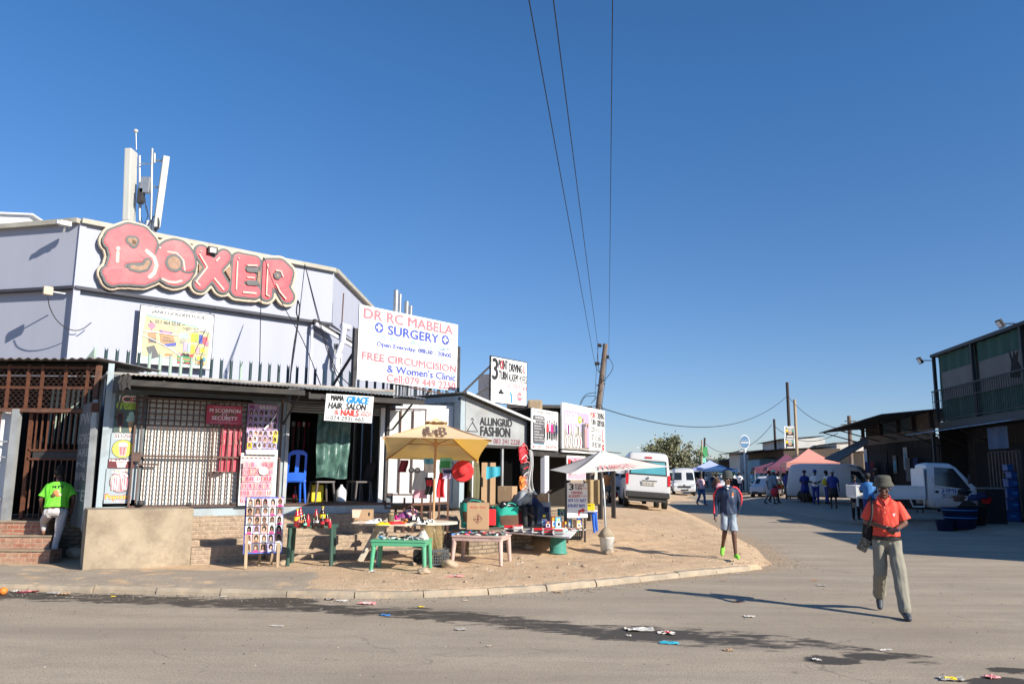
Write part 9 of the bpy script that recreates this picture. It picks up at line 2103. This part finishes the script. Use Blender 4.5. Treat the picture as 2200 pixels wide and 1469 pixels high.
# --- background people ---
ST=dict(); WK=dict(knL=(.10,-.16,.52),anL=(.10,-.20,.09),knR=(-.10,.02,.50),anR=(-.10,.26,.16),toeR=(-.10,.13,.04))
FOLD=dict(wrL=(.02,-.24,1.12),wrR=(-.02,-.22,1.08),elL=(.25,-.04,1.15),elR=(-.25,-.04,1.15))
def bgp(px_,pyf,pyh,label,rz,pose,wear,Y=None,z=None,vox=.026,H=None):
    p=GT(px_,pyf) if Y is None else AT(px_,pyf,Y)
    zz=p.z if z is None else z
    if Y is not None and z is None: zz=gz(p.x,p.y)
    Hh=AT(px_,pyh,p.y).z-zz; Hh=max(1.5,min(1.84,Hh)) if H is None else H
    return person(label,(p.x,p.y,zz),R(rz)-atan2(p.x,p.y),Hh,pose,wear,vox)
bgp(1507,1085,1018,'woman in pale pink top and blue jeans standing in the side road',40,dict(**WK,wrL=(.2,-.25,1.05),wrR=(-.24,-.14,.95)),dict(shirt='pink_pale',legs='jeans2',fat=1.2,hair=True,shoe='sandal',skin='skin2'))
bgp(1576,1088,1004,'man with green cap, black jacket and blue jeans standing behind the boy',180,ST,dict(shirt='c_black',sleeve='long',legs='jeans2',hat='cap',hatm='c_green',fat=1.1,loose=.03))
bgp(1541,1080,1018,'woman in tan top carrying a salmon bag, half hidden behind the boy',160,WK,dict(shirt='c_brown',sleeve='none',legs='jeans',legtype='long',hair=True,skin='skin2'))
bgp(1590,1062,1010,'schoolchild in white shirt with backpack near the white car',180,WK,dict(shirt='c_white',legs='c_navy',skin='skin'))
bgp(1617,1060,1005,'man in light blue T-shirt leaning against the white compact car',-90,dict(**WK,wrL=(.1,-.22,1.05)),dict(shirt='c_sky',legs='c_black'))
bgp(1518,1048,1012,'person in white shirt and navy trousers walking away beyond the far taxi',180,WK,dict(shirt='c_white',legs='c_navy',sleeve='short'),H=1.7)
bgp(1532,1048,1012,'person in dark navy clothes by the far blue tent',170,ST,dict(shirt='c_navy2',legs='c_navy2',sleeve='long'),H=1.7)
bgp(1552,1050,1010,'person in red cap near the navy blue tent',150,ST,dict(shirt='c_grey',legs='c_black',hat='cap',hatm='c_redsat'),H=1.68)
bgp(1655,1083,1010,'woman in grey checked dress with yellow collar walking right with a red bag',60,dict(**WK,wrL=(.22,-.2,1.0)),dict(shirt='c_lgrey',legs='c_lgrey',legtype='skirt',skirtz=.42,fat=1.12,skin='skin3',shoe='c_black'))
bgp(1664,1080,1004,'man in mint green cap and pale shirt walking behind the woman in the checked dress',50,WK,dict(shirt='c_lgrey',legs='c_black',hat='cap',hatm='c_mint',skin='skin3'))
bgp(1694,1071,1010,'person in royal blue jacket standing before the salmon tent',170,ST,dict(shirt='c_royal',sleeve='long',legs='c_navy2',fat=1.15,skin='skin3'))
bgp(1731,1080,1011,'woman in black sun hat, royal blue dress and apron, left of the uniformed pair',10,FOLD,dict(shirt='c_royal',legs='c_royal',legtype='skirt',skirtz=.55,hat='bucket',hatm='c_black',fat=1.1,skin='skin3'))
bgp(1754,1083,1009,'person in blue cap and white shirt with tie standing before the panel van',0,FOLD,dict(shirt='c_white',legs='c_royal',hat='cap',hatm='c_royal',skin='skin3'))
bgp(1778,1082,1010,'youth in white shirt wearing a yellow and black backpack, blue trousers',110,dict(wrL=(.2,-.2,1.0)),dict(shirt='c_white',legs='c_royal',skin='skin3'))
bgp(1792,1092,1010,'woman with grey beret, blue and white polo and dark skirt beside the truck tail',5,ST,dict(shirt='c_royal',legs='c_black',legtype='skirt',skirtz=.5,hat='beret',fat=1.05,skin='skin3'))
bgp(1838,1080,1022,'man in blue checked shirt sitting behind the truck tray',10,FOLD,dict(shirt='c_navy2',legs='c_black',skin='skin3'),Y=31.8)
bgp(1868,1098,1003,'worker in blue T-shirt and blue overalls trousers leaning on the truck tray',176,dict(**FOLD,knR=(-.12,-.1,.5),anR=(-.2,.05,.09)),dict(shirt='c_blue',legs='c_royal',hat='cap',hatm='c_black',skin='skin3'),Y=28.9)
bgp(1884,1090,1000,'person in black top and cap standing behind the truck tray',0,ST,dict(shirt='c_black',legs='c_black',hat='cap',hatm='c_black',skin='skin3'),Y=32.6)
bgp(1305,1082,1008,'person in orange T-shirt and dark skirt walking away with a maroon bag',175,dict(**WK,wrR=(-.3,-.02,.86)),dict(shirt='c_org2',legs='c_grey',legtype='skirt',skirtz=.60,skin='skin3'),vox=.02)
for i,(x,yf,yh,sh,lg,lb) in enumerate(((1600,1052,1012,'c_white','c_navy','person in white shirt walking away near the oval sign shacks'),(1633,1054,1012,'c_red','c_black','person in red top between the white car and checked dress woman'),(1676,1062,1012,'c_black','c_navy','person in black at the plum tent stall'),(1705,1066,1012,'c_white','c_royal','person in white shirt beside the salmon tent leg'),(1718,1072,1012,'c_navy2','c_black','person in dark blue crouched close to the panel van rear'),(1560,1046,1012,'c_navy2','jeans','distant person in navy by the blue tents'),(1648,1056,1014,'c_sky','c_black','distant person in pale blue before the plum tent'),(1490,1040,1010,'c_grey','jeans','distant person in grey beside the far white minibus'))):
    bgp(x,yf,yh,lb,[170,10,90,-60,200,0,180,20][i],WK if i%2 else ST,dict(shirt=sh,legs=lg,skin='skin3'),vox=.034)
# red and other bags carried
for (x,y,Y,mt,lb,s) in ((1664,1056,None,'c_red','red carrier bag held by the woman in the checked dress',.42),(1322,1062,None,'c_maroon','maroon net bag held by the person in orange',.26),(1773,1035,None,'c_yel','yellow and black backpack on the youth in white shirt',.36),(1545,1045,None,'c_pink','salmon shoulder bag on the woman behind the boy',.4)):
    Yp=GT(1655,1083).y-.3 if 'checked' in lb else (GT(1305,1082).y-.1 if 'maroon' in lb else (GT(1778,1082).y-.15 if 'youth' in lb else GT(1541,1080).y-.3))
    q=AT(x,y,Yp); blob('carried_bag' if 'backpack' not in lb else 'backpack',lb,'bag',q,(s,s*.6,s*1.1),int(x)%17,mt,.15,z0=False)
# seated vendor behind the goods board, head bowed
def vendor():
    p=AT(1102,1110,18.6); root,k_,Uv,Hv=person('vendor in grey T-shirt bent forward with head down behind the green bags',(p.x,18.6,.52),R(55),1.70,
      dict(hip=.50,knL=(.14,-.42,.50),anL=(.14,-.45,.09),knR=(-.14,-.42,.50),anR=(-.14,-.45,.09),lean=R(52),head=R(35),elL=(.24,-.16,1.16),wrL=(.10,-.40,1.22),elR=(-.24,-.16,1.16),wrR=(-.08,-.40,1.24)),
      dict(shirt='c_grey2',legs='c_black',skin='skin3',fat=1.08),vox=.018)
    m=MB(); m.rbox(-.2,.2,-.2,.2,0,.78,'c_maroon',.02); tag(m.build('vendor_crate',None,(p.x,18.65,.12),R(55)),'dark red crate the bowed vendor sits on','crate')
vendor()

bpy.data.scenes.remove(TMP)
